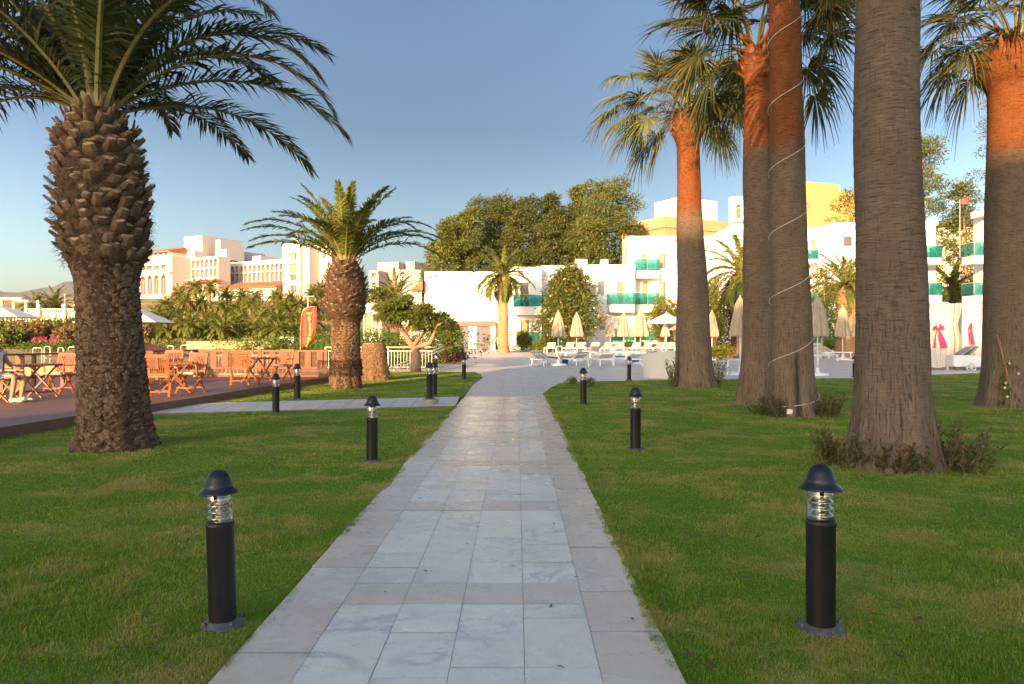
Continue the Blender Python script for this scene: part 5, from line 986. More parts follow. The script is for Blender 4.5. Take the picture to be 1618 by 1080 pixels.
t = thing('hill_building', (60, 105, 6), 'distant orange-roofed house glimpsed between the pines on the right', 'building'); f = Fac(1470, 98, -8, 3)
block(t, f, 1560, 358, [(364, 370, [(1486, 1492), (1506, 1512), (1524, 1530)], 0), (385, 392, [(1486, 1492), (1506, 1512)], 0)], D=8, wall=cream_paint); m = MB(); m.X = f.M; L = f.s(1560); z = f.z(1500, 357); m.add([(-.4, -.5, z), (L + .4, -.5, z), (L + .4, 8.5, z), (-.4, 8.5, z), (1, 4, z + 1.0), (L - 1, 4, z + 1.0)], [(0, 1, 5, 4), (1, 2, 5), (2, 3, 4, 5), (3, 0, 4)]); m.build('roof', roof_tile, t, world=True)
f = Fac(1480, 62, -5, .3); t = thing('outbuilding', (35, 62, .4), 'low cream building with red-tiled roof behind the curtained beds', 'building'); block(t, f, 1560, 487, [(510, 545, [(1503, 1508), (1520, 1530)], 0, 'curtain')], D=6, wall=cream_paint)
m = MB(); m.X = f.M; L = f.s(1560); z = f.z(1500, 486); m.add([(-.4, -.8, z - .2), (L + .4, -.8, z - .2), (L + .4, 6.5, z), (-.4, 6.5, z), (1.5, 3, z + 1.2), (L - .6, 3, z + 1.9)], [(0, 1, 5, 4), (1, 2, 5), (2, 3, 4, 5), (3, 0, 4)]); m.build('roof', roof_tile, t, world=True)

# --- big arcaded hotel on the hill at the left
t = thing('arcaded_hotel', (-75, 195, 12), 'large white arcaded hotel on the hill at the left', 'building'); TH = -28; rv = .9
w2 = mat('hotel_render', (0.56, 0.50, 0.43), (0.50, 0.44, 0.38), 0.05, .9)
f = Fac(150, 208, TH, 8); block(t, f, 272, 394, [(436, 466, [(x - 4, x + 4) for x in (183, 194, 204.5, 215, 225.5, 236.5, 247, 258, 269)][:-1], 1, 'loggia'), (420.5, 427, [(x - 4, x + 4) for x in (188, 199, 210, 225, 236, 247, 258)], 0, 'loggia')], D=12, wall=w2, reveal=rv, zt=f.z(240, 407))
m = MB(); m.X = f.M; L = f.s(272); m.box((L * .55, -.3, f.z(240, 432)), (L * .9, .8, .5)); m.build('ledge', w2, t, world=True)
fp2 = Fac(160, 212, TH, 8); block(t, fp2, 272, 399, [(400, 404.5, [(x - 3, x + 3) for x in (214, 222, 230, 238, 246, 254, 262)], 0)], D=8, wall=cream_paint, zb=f.z(240, 409), zt=fp2.z(240, 399)); m = MB(); m.X = fp2.M; L = fp2.s(272); z = fp2.z(240, 398.5); m.add([(-1, -1.5, z), (L + .5, -1.5, z), (L + .5, 4, z + 1.3), (-1, 4, z + 1.3), (-1, -1.5, z - .2), (L + .5, -1.5, z - .2), (L + .5, 4, z - .2)], [(0, 1, 2, 3), (4, 5, 1, 0), (5, 6, 2, 1)]); m.build('tiled_roof', roof_tile, t, world=True)
f = Fac(272, 203, TH, 8); block(t, f, 289, 392.5, [(397, 409, [(279, 286)], 0, 'loggia'), (412.5, 445, [(279, 286)], 0, 'glass')], D=14, wall=w2, reveal=.3)
f = Fac(286.5, 200, TH, 8); block(t, f, 344.7, 404, [(452, 464, [(291, 302), (308, 320), (326, 338)], 1, 'loggia'), (425.5, 438.5, [(288.8 + i * 7.0, 294.0 + i * 7.0) for i in range(8)], 0, 'loggia'), (410, 422.5, [(288.8 + i * 7.0, 294.0 + i * 7.0) for i in range(8)], 1, 'loggia')], D=f.depth(344.7, 364), wall=w2, reveal=rv)
m = MB(); m.X = f.M; L = f.s(344.7); m.box((L / 2, -.9, f.z(315, 442.5)), (L + .8, 1.8, .35)); m.build('ledge', w2, t, world=True)
m = MB(); m.X = f.M; m.box((L / 2 + .2, -1.2, f.z(315, 446)), (L + 1.6, 2.6, .3)); m.build('tiled_roof', roof_tile, t, world=True)
for (a, b, top, d, dd, bot) in ((291, 319.5, 374, 206, 14, 406), (340, 348, 379, 204, 8, 404), (293, 307, 396.5, 202, 5, 404), (345, 358, 394, 203, 6, 408), (398, 412, 404.5, 210, 7, 412), (362, 376, 397, 212, 10, 412)):
    f = Fac(a, d, TH, 8); block(t, f, b, top, D=dd, wall=w2, zb=f.z(b, bot + 2), px_ref=a + 1)
f = Fac(360, 204, TH, 8); block(t, f, 449, 408.7, [(430.5, 445, [(364 + i * 7.05, 369.4 + i * 7.05) for i in range(12)], 0, 'loggia'), (418, 428.5, [(364 + i * 7.05, 369.4 + i * 7.05) for i in range(12)], 1, 'loggia')], D=12, wall=w2, reveal=rv)
f = Fac(347, 194, TH, 8); block(t, f, 437, 452, [(459, 470, [(350, 357), (364, 371), (390, 397), (410, 417)], 1, 'loggia')], D=7, wall=w2, px_ref=437, reveal=.5); m = MB(); m.X = f.M; L = f.s(437); z = f.z(420, 452.5); m.add([(-.5, -.8, z), (L + .3, -.8, z), (L + .3, 6.5, z + 1.9), (-.5, 6.5, z + 1.9), (-.5, -.8, z - .25), (L + .3, -.8, z - .25)], [(0, 1, 2, 3), (4, 5, 1, 0)]); m.build('tiled_roof', roof_tile, t, world=True)
m = MB(); m.X = f.M; m.add([(L, -.01, z - 5), (L, 7, z - 5), (L, 7, z + 2), (L, -.01, z)], [(0, 1, 2, 3)]); m.mi = 0; m.build('gable_wall', yellow_paint, t, world=True)
f = Fac(447, 186, TH, 8); block(t, f, 474, 383, [(450, 461, [(457, 468.5)], 0, 'loggia'), (433.5, 443, [(457, 468.5)], 0, 'loggia'), (416, 431, [(457, 468.5)], 0, 'curtain'), (399, 410, [(457, 468.5)], 0, 'curtain')], D=12, wall=w2, reveal=.5)
f = Fac(478, 184, TH, 8); block(t, f, 489, 388.5, D=12, wall=w2); f = Fac(487, 185.5, 12, 8); block(t, f, 504, 387, [(451, 456, [(493, 500)], 0), (434.5, 443, [(493, 500)], 0), (416.5, 425, [(494, 500)], 1)], D=9, wall=w2, px_ref=490); f = Fac(504.5, 184, 12, 8); block(t, f, 524, 386, [(400, 408, [(510, 515)], 1)], D=9, wall=w2, px_ref=506); f = Fac(472, 189, TH, 8); block(t, f, 486, 391, D=8, wall=cream_paint)
V = leaves('roof_plants', bush_leaf, t, [(*P(462 + i * 5, 384 - (i % 3), 190), 1.0, 1.0, .6) for i in range(10)], 500, .5, seed=3)
m = MB(); c = P(466, 380, 189); m.bar(c + Vector((-1.6, 0, 1.3)), c + Vector((1.0, 0, -.3)), 1.5, .1); m.build('solar_panel', frame_white, t, world=True)
# far grey-pink building
t = thing('distant_building', (-30, 160, 10), 'pinkish terraced building glimpsed right of the middle date palm', 'building'); f = Fac(583, 160, -18, 6); pk = mat('pinkish_render', (0.48, 0.36, 0.33), (0.42, 0.32, 0.29), .05, .9)
block(t, f, 598, 427, [(446, 453, [(588, 595)], 1, 'loggia'), (430.5, 439, [(586.5, 595.5)], 1, 'loggia')], D=8, wall=pk, reveal=.5); f = Fac(597, 163, 10, 6); gp = mat('grey_render', (0.34, 0.31, 0.29), (0.28, 0.26, 0.25), .05, .9); block(t, f, 665, 425, [(429, 436, [(603, 611), (632, 641)], 1, 'loggia'), (443, 452, [(603, 611), (632, 641)], 1, 'loggia')], D=10, wall=gp, px_ref=600, reveal=.5)
for a, b, top, d, dd in ((597, 629.5, 413.5, 166, 9), (641, 655, 412.5, 168, 12)): f = Fac(a, d, -14, 12); block(t, f, b, top, D=dd, wall=pk, px_ref=b)
# low beige buildings behind the hedge
t = thing('low_building', (-12, 78, .5), 'low beige building behind the twisted tree', 'building'); f = Fac(594, 78, 0, .3); block(t, f, 700, 487, [(516, 530, [(612, 617), (628, 633), (640, 646)], 1, 'glass')], D=6, wall=cream_paint, px_ref=600); f = Fac(574, 76, 0, .3); block(t, f, 603, 477.5, [(494.5, 530, [(576, 599)], 0, 'curtain')], D=3, wall=white_paint)
m = MB()
for i in range(17): c = P(654 + i * 2.7, 548, 52); m.bar((c.x, 52, .1), (c.x, 52, P(0, 519 + (i % 2), 52).z), .07, .03, (0, 1, 0))
tag(m.build('slat_fence', frame_white, loc=(-5.5, 52, .3), world=True), 'white slatted fence between the twisted tree and the kiosk', 'fence')
c = P(686.5, 560, 50); m = MB(); m.tube([(c.x, 50, .1), (c.x, 50, 3.0)], .06, 8); m.tube([(c.x, 50, 0.2), (c.x, 50, .5)], .09, 8); tag(m.build('lamp_post', mat('dark_metal', (0.03, 0.03, 0.03)), loc=(c.x, 50, .2), world=True), 'thin dark post rising beside the white slatted fence', 'post')
# sea-view terrace at the far left
t = thing('viewing_terrace', (-66, 108, 3), 'pale yellow viewing terrace with balustrade and pergola at the far left', 'terrace'); D_ = 108
def q(px, py, dy=0): return P(px, py, D_ + dy)
yp = mat('pale_yellow_render', (0.74, 0.62, 0.42), (0.66, 0.54, 0.36), .3, .85)
m = MB(); a, b = q(-60, 500), q(124, 487); m.box(((a.x + b.x) / 2, D_ + 2.5, (q(0, 493).z) / 2 + 1.0), (b.x - a.x, 5, q(0, 493).z - 2.0)); m.build('wall', yp, t, world=True); 
for px in (61, 101.5, 120): m = MB(); a, b = q(px, 500, -.3), q(px, 480, -.3); m.bar(a, b, .42, .42, (0, 1, 0)); m.build('pillar', yp, t, world=True)
m = MB()
for px in np.arange(46, 122, 3.2): m.bar(q(px, 493, -.1), q(px, 488.5, -.1), .09, .09, (0, 1, 0))
m.bar(q(44, 488, -.1), q(122, 488, -.1), .16, .14); m.build('balustrade', white_paint, t, world=True); m = MB()
m.box(q(20, 472.5, 1), (4.4, 3, .35)); m.box(q(45, 476, 1), (1.8, 3, .25))
for px in (3, 22, 41, 60): m.bar(q(px, 493, .2), q(px, 474, .2), .30, .3, (0, 1, 0))
m.build('pergola', yp, t, world=True)
c = q(102.5, 500, -1); m = MB(); m.tube([(c.x, c.y, 2), q(102.5, 465, -1)], .05, 6); m.tube([q(102.5, 466, -1), q(102.5, 464, -1)], .12, 6); tag(m.build('lamp_post', metal_w, loc=(c.x, c.y, 2), world=True), 'slim white lamp post on the viewing terrace', 'lamp post')
# retaining wall and small white arch under the hill
m = MB(); f = Fac(296, 72, 0, .1); m.X = f.M; m.box((f.s(445) / 2, 0, .72), (f.s(445), .4, .75)); m.mi = 1; m.box((f.s(445) / 2, 0, 1.12), (f.s(445) + .1, .5, .08)); o = m.build('retaining_wall', [tan_paint, concrete], loc=(f.P0.x, 72, .1), world=True); tag(o, 'low ochre retaining wall at the foot of the palm hillside', 'wall')
t = thing('arched_wall', (P(455, 0, 50).x, 50, .2), 'small white wall with two little arches left of the flag', 'wall'); f = Fac(442, 50, 0, .1); block(t, f, 464, 532, [(539.5, 552, [(443.5, 446.5), (450.5, 454)], 1, 'loggia')], D=.5, wall=white_paint)
m = MB(); c = P(469, 540, 80)
m.tube([(c.x - 0, 80, 1), P(486, 462, 80)], .05, 6) if False else m.tube([(P(486.5, 0, 80).x, 80, 1), P(486.5, 467, 80)], .05, 6); m.bar(P(478, 468, 80), P(495, 468, 80), .05, .05); tag(m.build('mast', frame_white, loc=(P(486.5, 0, 80).x, 80, 1), world=True), 'thin white mast with a crossbar behind the flag', 'mast')
# the tall building behind the viewer that keeps the foreground in shade
U = lambda u, v: Vector((.927 * u + .375 * v, -.375 * u + .927 * v))
t = thing('apartment_block', (*U(8, -70), 0), 'large hotel building behind the viewer whose shadow covers the lawns', 'building'); a = U(-12.35, -70); f = Fac(CX, 1, 0); f.th = R(-SUN_AZ); f.u = Vector((math.cos(f.th), math.sin(f.th))); f.P0 = a; f.M = Matrix.Translation((a.x, a.y, 0)) @ Matrix.Rotation(f.th, 4, 'Z')
BH = 23.5; mb = MB(); mb.X = f.M @ Matrix.Translation((48, 0, 0)) @ Matrix.Rotation(math.pi, 4, 'Z'); rows = [(1.0 + 3.4 * i, 2.9 + 3.4 * i, [(2 + 4 * j, 3.6 + 4 * j) for j in range(11)], 0) for i in range(6)]
panel(mb, 48, 0, BH, rows, .2); mb.quad((0, 12, 0), (0, 0, 0), (0, 0, BH), (0, 12, BH)); mb.quad((48, 0, 0), (48, 12, 0), (48, 12, BH), (48, 0, BH)); mb.quad((48, 12, 0), (0, 12, 0), (0, 12, BH), (48, 12, BH)); mb.quad((0, 0, BH), (48, 0, BH), (48, 12, BH), (0, 12, BH)); mb.build('wall', cream_paint, t, world=True)
m = MB(); m.X = mb.X
for r in rows:
    for xa, xb in r[2]: m.quad((xa, .19, r[0]), (xb, .19, r[0]), (xb, .19, r[1]), (xa, .19, r[1]))
m.build('window', win_glass, t, world=True)
# ---------------------------------------------------------------- background trees
BT = [(700, 352, 26, 78, 'fir', 'thin open conifer leftmost in the row behind the blank wing', pine_leaf, 3000), (722, 345, 24, 84, 'pine', 'second tree from the left behind the blank wing', pine_leaf, 5000), (745, 333, 26, 80, 'pine', 'rounded bright green tree above the blank wing', pine_leaf, 6500),
      (790, 318, 38, 86, 'pine', 'broad dark conifer above the lone garden palm', pine_dark, 10000), (826, 320, 34, 84, 'pine', 'tall dark conifer just right of the lone garden palm', pine_dark, 9000), (862, 311, 26, 88, 'fir', 'pointed conifer in the middle of the row behind the annex', pine_dark, 7000), (880, 335, 34, 82, 'pine', 'wide dark conifer above the magnolia tree', pine_dark, 8000),
      (913, 298, 22, 90, 'fir', 'slender spiky conifer right of the magnolia top', pine_leaf, 5000), (966, 288, 42, 84, 'pine', 'large airy round-headed tree left of the three-storey block', pine_leaf, 9500), (935, 345, 30, 80, 'pine', 'lower bushy tree between the slender conifer and the airy tree', pine_leaf, 5000), (1013, 358, 24, 88, 'round', 'low round tree just left of the ochre hill building', pine_leaf, 3500), (684, 385, 20, 90, 'round', 'low green tree at the left end of the tree row', pine_leaf, 2500)]
for i, (px, py, hw, d, sh, lb, lm, n) in enumerate(BT):
    x = (px - CX) / F * d; zt = HC + (HY - py) / F * d; rad = hw / F * d * 1.45; th = zt * .38
    tree('conifer' if sh != 'round' else 'tree', (x, d, .3), zt - .3, rad, lb, 'tree', 'trees behind the hotel roofs', lm, bark, int(n * 3.0), .27, sh, 40 + i, trunk_h=th, tr=.2, nc=27, lean=random.uniform(-.6, .6), elong=2.6)
for i, (px, py, hw, d, lb, n) in enumerate(((1470, 224, 48, 74, 'tall sunlit pine right of the thickest palm', 15000), (1535, 292, 30, 70, 'leaning pine partly hidden by the edge palm', 7000), (1352, 306, 32, 86, 'small orange-lit pine left of the thickest palm, above the white block', 6000), (1590, 120, 40, 95, 'high pine behind the trunk of the edge palm', 9000))):
    x = (px - CX) / F * d; zt = HC + (HY - py) / F * d; tree('pine_tree', (x, d, .3), zt - .3, hw / F * d * 1.2, lb, 'tree', 'pines behind the right blocks', pine_leaf, mat('pine_bark', (0.38, 0.20, 0.11), (0.25, 0.13, 0.08), 3, .9), n, .26, 'pine', 70 + i, trunk_h=zt * .33, tr=.22, nc=30, lean=-.8, elong=2.6)
# magnolia and garden shrubs
x = (900 - CX) / F * 58; tree('magnolia_tree', (x, 58, .4), 6.05, 2.75, 'dense conical magnolia with rusty leaf backs in front of the annex', 'tree', None, magnolia_leaf, bark, 27000, .20, 'cone', 90, trunk_h=1.35, tr=.13, nc=46, elong=2.0)
g_ = P(868, 549, 59.5); bush('round_bush', (g_.x, 60.8, .5), 1.05, .9, 1.35, 'clipped bright green dome-shaped bush at the foot of the magnolia', 'bush', None, lime_leaf, 7000, .09, 91, 3, shell=.9)
def shrub(px, pyt, pyb, hw, d, lb, lm, n, sz=.16, seed=1, name='shrub', cat='shrub'):
    x = (px - CX) / F * d; zb = HC + (HY - pyb) / F * d; zt = HC + (HY - pyt) / F * d; return bush(name, (x, d, zb), hw / F * d, hw / F * d * .7, zt - zb, lb, cat, None, lm, n, sz, seed, 9, shell=.45)
shrub(826, 521, 552, 13, 61.6, 'loose leafy shrub between the notice boards and the dome bush', broad_leaf, 1500, seed=101)
shrub(783, 540, 554, 8, 64, 'small dark shrub left of the notice boards', bush_leaf, 500, seed=102); shrub(846, 541, 553, 9, 61.5, 'low straggly plant left of the dome bush', broad_leaf, 500, seed=103)
shrub(1052, 462, 545, 32, 60, 'sunlit yellow-green shrub behind the open parasol', broad_leaf, 6500, seed=104); shrub(1000, 538, 549, 24, 61.5, 'low clipped strip of plants before the annex terrace', bush_leaf, 1800, .12, 105)
shrub(1128, 435, 560, 20, 50, 'tall yellow-green shrub right of the orange-topped palm', broad_leaf, 6000, seed=106); shrub(1160, 450, 562, 26, 52, 'dark bare-looking shrub behind the parasols between two palms', leafmat('brown_shrub_leaves', (0.12, 0.08, 0.03), (0.20, 0.10, 0.05), (0.34, 0.12, 0.06), .8), 5200, seed=107)
shrub(1140, 545, 566, 22, 44, 'low flowering shrub behind the side table', broad_leaf, 2000, .12, 108); shrub(1186, 430, 470, 18, 54, 'orange-flowering bush above the parasols, left of the slim palm', leafmat('orange_blossom', (0.30, 0.14, 0.03), (0.4, 0.2, 0.05), (0.5, 0.18, 0.05), .8), 1800, seed=109)
x = (1302 - CX) / F * 47; tree('garden_tree', (x, 47, .25), HC + (HY - 425) / F * 47 - .25, 1.55, 'thin young tree with pale branches right of the cable-wrapped palm', 'tree', None, broad_leaf, mat('pale_bark', (0.5, 0.38, 0.24), None, 4, .9), 4300, .15, 'round', 110, trunk_h=1.2, tr=.07, nc=20)
shrub(1311, 535, 552, 10, 52, 'small leafy plant before the white block, right of the cable-wrapped palm', broad_leaf, 700, .14, 111); shrub(1340, 548, 556, 24, 53, 'low grass-green strip of plants near the stout garden palm', bush_leaf, 900, .12, 112)
shrub(1043, 513, 553, 5, 60.5, 'narrow plant with dark pink flowers beside the deckchairs', pink_leaf, 500, .13, 113); shrub(1083, 528, 548, 6, 60.5, 'small pink-flowered plant just left of the orange-topped palm', pink_leaf, 350, .13, 114)
# garden palms
def small_palm(px, pyc, d, trw, L, zb, lb, seed, group=None, n=34, lm=None, el1=-.25, trunk_m=None, flare=1.3, kw=None):
    x = (px - CX) / F * d; zc = HC + (HY - pyc) / F * d; t = thing('date_palm', (x, d, zb), lb, 'palm tree', group); r = trw / F * d / 2; h = zc - zb
    prof = [(-.1, r * flare), (.0, r * flare), (h * .15, r * 1.05), (h * .6, r), (h * .85, r * 1.05), (h * .93, r * 1.3), (h, r * .8)]; trunk_obj('trunk', trunk_m or bark, t, prof, nk=28, dz=.07, amp=.03, seed=seed)
    m = MB(); stubs(m, prof, h * .80, h * 1.0, 46, .22, .14, .06, .05, .8, seed, jit=.4); m.build('leaf_bases', [MT['orange_leaf_base'], stub_tip], t)
    crown_mesh('crown', [rachis_m, lm or date_leaf_l], t, crown_specs(n, L, 1.45, el1, 1.25, rg=np.random.default_rng(seed)), (0, 0, h), **(kw or dict(leaf=.5, n=40, lw=.042, segs=9, r0=.03, hang=.5, rg=np.random.default_rng(seed)))); return t
HKT = dict(leaf=.6, n=26, lw=.07, segs=7, r0=.05, hang=.5)
obark = mat('orange_palm_bark', (0.42, 0.22, 0.10), (0.30, 0.15, 0.07), 4, .9, .8, 20, sc=(1, 1, 4))
small_palm(795, 434, 57, 15.5, 2.7, .4, 'lone slender garden palm before the white wing, next to the notice boards', 201, el1=-.9, n=40, trunk_m=obark)
small_palm(1337, 452, 50, 28, 2.9, .35, 'stout garden palm half hidden by the thickest palm trunk', 202, n=34, trunk_m=obark)
small_palm(1172, 430, 47, 16, 2.9, .25, 'bushy garden palm showing left of the slim fan palm', 203, n=36, el1=-.7); small_palm(1505, 455, 58, 12, 2.8, .4, 'garden palm between the two right blocks', 204, n=32, el1=-.7)
small_palm(624, 472, 66, 12, 3.0, .4, 'garden palm rising behind the twisted tree', 205, n=36, el1=-.7)
small_palm(86, 481, 112, 12, 3.2, 4.5, 'round-headed palm on the viewing terrace', 206, n=44, el1=-.5, kw=dict(rg=np.random.default_rng(206), **HKT)); small_palm(56, 484, 116, 9, 2.6, 4.5, 'smaller palm left of the round-headed one on the viewing terrace', 207, n=36, el1=-.5, kw=dict(rg=np.random.default_rng(207), **HKT))
# hillside palms: three prototypes, then copies
hp = []
HK = dict(leaf=.62, n=24, lw=.075, segs=7, r0=.05, hang=.5)
ROWS = [('top row', 158, [(283, 464), (308, 454), (331, 455), (358, 466), (382, 469), (404, 470), (435, 469), (460, 472), (493, 463), (507, 458)]), ('second row', 137, [(262, 482), (292, 478), (319, 479), (350, 485), (372, 489), (396, 480), (416, 496), (447, 486), (472, 482), (497, 486)]),
        ('third row', 120, [(249, 500), (276, 503), (334, 504), (378, 503), (408, 510), (441, 510), (468, 506), (492, 512)]), ('bottom row', 107, [(237, 520), (265, 524), (299, 514), (322, 524), (352, 521), (367, 519), (398, 523), (420, 520), (440, 522), (462, 526)])]
for r_, (rn_, d0, lst) in enumerate(ROWS):
    for i, (px, py) in enumerate(lst):
        d = d0 + random.uniform(-4, 4); x = (px - CX) / F * d; zc = HC + (HY - py) / F * d; zg = hill_z(x, d) - .4; lb = '%s palm from the left in the %s on the hillside below the arcaded hotel' % (ORD[i], rn_)
        if len(hp) < 3:
            k = len(hp); t = thing('hillside_palm', (x, d, zc), lb, 'palm tree', 'date palms on the hillside'); prof = [(-3.8, .36), (-2.2, .30), (-.8, .29), (-.25, .42), (.1, .25)]; trunk_obj('trunk', obark, t, prof, nk=14, dz=.2, amp=.04, seed=k)
            crown_mesh('crown', [rachis_m, leafmat('hill_palm_leaves', (0.085, 0.15, 0.018), (0.16, 0.18, 0.025), (0.30, 0.21, 0.04), .15, .3)], t, crown_specs(38, 2.6, 1.4, -.55, 1.25, rg=np.random.default_rng(k + 60)), (0, 0, 0), rg=np.random.default_rng(k + 60), **HK); hp.append(t)
        else: place(hp[(i + r_) % 3], (x, d, zc), random.uniform(0, 6.28), random.uniform(.82, 1.12), lb)
# hillside shrubs and ground cover
cs = []
for i in range(150):
    y = random.uniform(86, 150); x = (random.uniform(200, 540) - CX) / F * y; cs.append((x, y, hill_z(x, y) + .1, random.uniform(.7, 2.0), random.uniform(.6, 1.4), random.uniform(.3, .9)))
for i in range(90): px = random.uniform(205, 530); y = random.uniform(74, 92); cs.append(((px - CX) / F * y, y, .55, random.uniform(.8, 1.8), .8, random.uniform(.3, .7)))
tag(leaves('ground_cover', leafmat('ground_cover_leaves', (0.09, 0.13, 0.02), (0.15, 0.16, 0.03), (0.30, 0.19, 0.06), .1), None, cs, 16000, .42, seed=77, world=False), 'yellow-green ground cover and low scrub on the hillside', 'ground cover', kind='stuff')
for i, (px, pyt, hw, d, lm) in enumerate(((-20, 505, 34, 84, 0), (18, 500, 30, 86, 1), (45, 506, 26, 80, 2), (70, 500, 26, 84, 1), (98, 503, 26, 82, 0), (122, 500, 22, 86, 1), (150, 506, 30, 84, 0), (190, 500, 28, 86, 1), (222, 507, 20, 84, 2), (8, 516, 24, 76, 1), (110, 517, 22, 76, 2))):
    x = (px - CX) / F * d; bush('shrub', (x, d, .4), hw / F * d * 1.1, 1.6, HC + (HY - pyt) / F * d - .4, 'large shrub on the bank below the viewing terrace, %s' % (ORD[i] + ' from the left' if i < 9 else ('left of the two forward ones' if i == 9 else 'right of the two forward ones')), 'shrub', 'shrubs below the viewing terrace', [leafmat('olive_bank_leaves', (0.10, 0.11, 0.03), (0.16, 0.14, 0.035), (0.30, 0.18, 0.06), .4), leafmat('green_bank_leaves', (0.08, 0.13, 0.02), (0.13, 0.17, 0.03), (0.24, 0.2, 0.05), .4), leafmat('rust_bank_leaves', (0.16, 0.12, 0.04), (0.22, 0.14, 0.05), (0.34, 0.16, 0.06), .4)][lm], 3600, .30, 300 + i, 16, shell=.5)
for i, (px, py, hw) in enumerate(((62, 541, 12), (88, 541, 9))):
    x = (px - CX) / F * 66; bush('flowering_bush', (x, 66, .3), hw / F * 66, .5, 1.35 - .1 * i, ('larger' if i == 0 else 'smaller') + ' pink bougainvillea bush at the foot of the bank, seen over the deck railing', 'bush', 'bougainvillea bushes', pink_leaf, 900, .13, 320 + i, 6)
for i, (px, w_) in enumerate(((60, 5.2), (90, 4.2), (115, 3.0))):
    x = (px - CX) / F * 60; bush('low_hedge', (x, 60, .3), w_ / 2, .5, .95, 'low green hedge strip beyond the deck rail, ' + ('left', 'middle', 'right')[i] + ' of three', 'hedge', 'low hedges beyond the deck', bush_leaf, 900, .16, 330 + i, 6)
# thin pale frames (beach railings) beyond the deck
for i, (a, b, top) in enumerate(((52, 66, 549), (70, 79, 547), (92, 100, 549), (108, 122, 548), (265, 274, 546), (286, 303, 545), (240, 256, 548))):
    d = 42.0; m = MB(); p, q_ = P(a, top, d), P(b, top, d); m.tube([(p.x, d, .05), (p.x, d, p.z - .06), (p.x + .06, d, p.z), (q_.x - .06, d, p.z), (q_.x, d, p.z - .06), (q_.x, d, .05)], .025, 6); tag(m.build('hoop_rail', frame_white, loc=(p.x, d, .05), world=True), 'thin white hoop rail beyond the deck, %s from the left' % ORD[[0, 1, 2, 3, 5, 6, 4][i]], 'railing', 'hoop rails by the beach')
# low white wall strip beyond the deck rail, left
m = MB(); f = Fac(-60, 30, 0, 0); m.X = f.M; m.box((f.s(215) / 2, 0, .12), (f.s(215), .3, .6)); tag(m.build('low_wall', tan_paint, loc=(f.P0.x, 30, 0), world=True), 'low ochre wall behind the deck railing at the left', 'wall')

# ---------------------------------------------------------------- parasols
def closed_parasol(loc, h, label, group, zb=1.45, w=.26, base_m=None, ring=.42):
    t = thing('closed_parasol', loc, label, 'parasol', group, random.uniform(0, .7)); N = 64; n8 = 8
    def skirt(prof, fold):
        vs = []
        for r, z in prof:
            for k in range(N): ph = 2 * math.pi * k / N; rr = r * (1 + fold * math.cos(n8 * ph) + fold * .4 * math.cos(3 * ph + 1)); vs.append((rr * math.cos(ph), rr * math.sin(ph), z))
        return vs, [(i * N + k, i * N + (k + 1) % N, (i + 1) * N + (k + 1) % N, (i + 1) * N + k) for i in range(len(prof) - 1) for k in range(N)]
    m = MB(); m.smooth = True; m.add(*skirt([(w * .95, zb), (w * 1.05, zb + .12), (w * .86, zb + (h - zb) * .35), (w * .62, zb + (h - zb) * .66), (w * .42, h - .25), (w * .30, h - .12)], .17)); m.build('canopy', canvas, t)
    m = MB(); m.smooth = True; m.add(*skirt([(w * .66, h - .42), (w * .60, h - .36), (w * .40, h - .18), (w * .22, h - .04), (.03, h + .02)], .12)); m.build('top_cap', canvas, t)
    m = MB(); m.tube([(0, 0, 0), (0, 0, h + .05)], .028, 8); m.tube([(0, 0, h + .02), (0, 0, h + .09)], .02, 8); m.build('pole', frame_white, t); m = MB(); m.lathe([(ring, 0), (ring, .06), (ring * .9, .10), (.08, .13), (.06, .30), (.04, .32)], n=24, cap=False); m.build('base', plastic, t); return t
UM = [(882, 492.5, 577, 'leftmost front closed parasol beside the grey-cushioned sunbed'), (911, 495, 570, 'second closed parasol from the left, peach-lit, before the magnolia'), (925, 507, 555, 'small far closed parasol just right of the magnolia trunk'), (964.5, 507, 555, 'small far closed parasol before the annex corner wall'),
      (985.5, 495, 566, 'closed parasol directly below the annex balcony door'), (1003.5, 510, 556, 'far closed parasol half hidden behind the tall grey-beige one'), (1012, 490, 575, 'tall front closed parasol left of the open parasol'), (1051, 511, 556, 'closed parasol standing under the open parasol'),
      (1125, 492, 568, 'closed parasol just right of the orange-topped palm'), (1134, 500, 560, 'closed parasol hidden behind the one next to the orange-topped palm'), (1169.5, 470, 592, 'large closed parasol left of the slim fan palm'), (1292, 469, 593, 'large closed parasol right of the cable-wrapped palm'), (1331.5, 484, 568, 'closed parasol in front of the stout garden palm'), (1357, 480, 570, 'closed parasol almost hidden by the thickest palm trunk')]
for px, pt, pb, lb in UM:
    g_ = G(px, pb); d = g_.y; h = HC + (HY - pt) / F * d - g_.z; zb_ = HC + (HY - 532) / F * d - g_.z + (0 if pb > 560 else .0); w_ = {882: .32, 911: .35, 1012: .42, 985.5: .35, 1169.5: .36, 1292: .36, 1331.5: .38}.get(px, .34)
    closed_parasol(g_, h, lb, 'closed parasols round the terrace', zb_ + .02, w_)
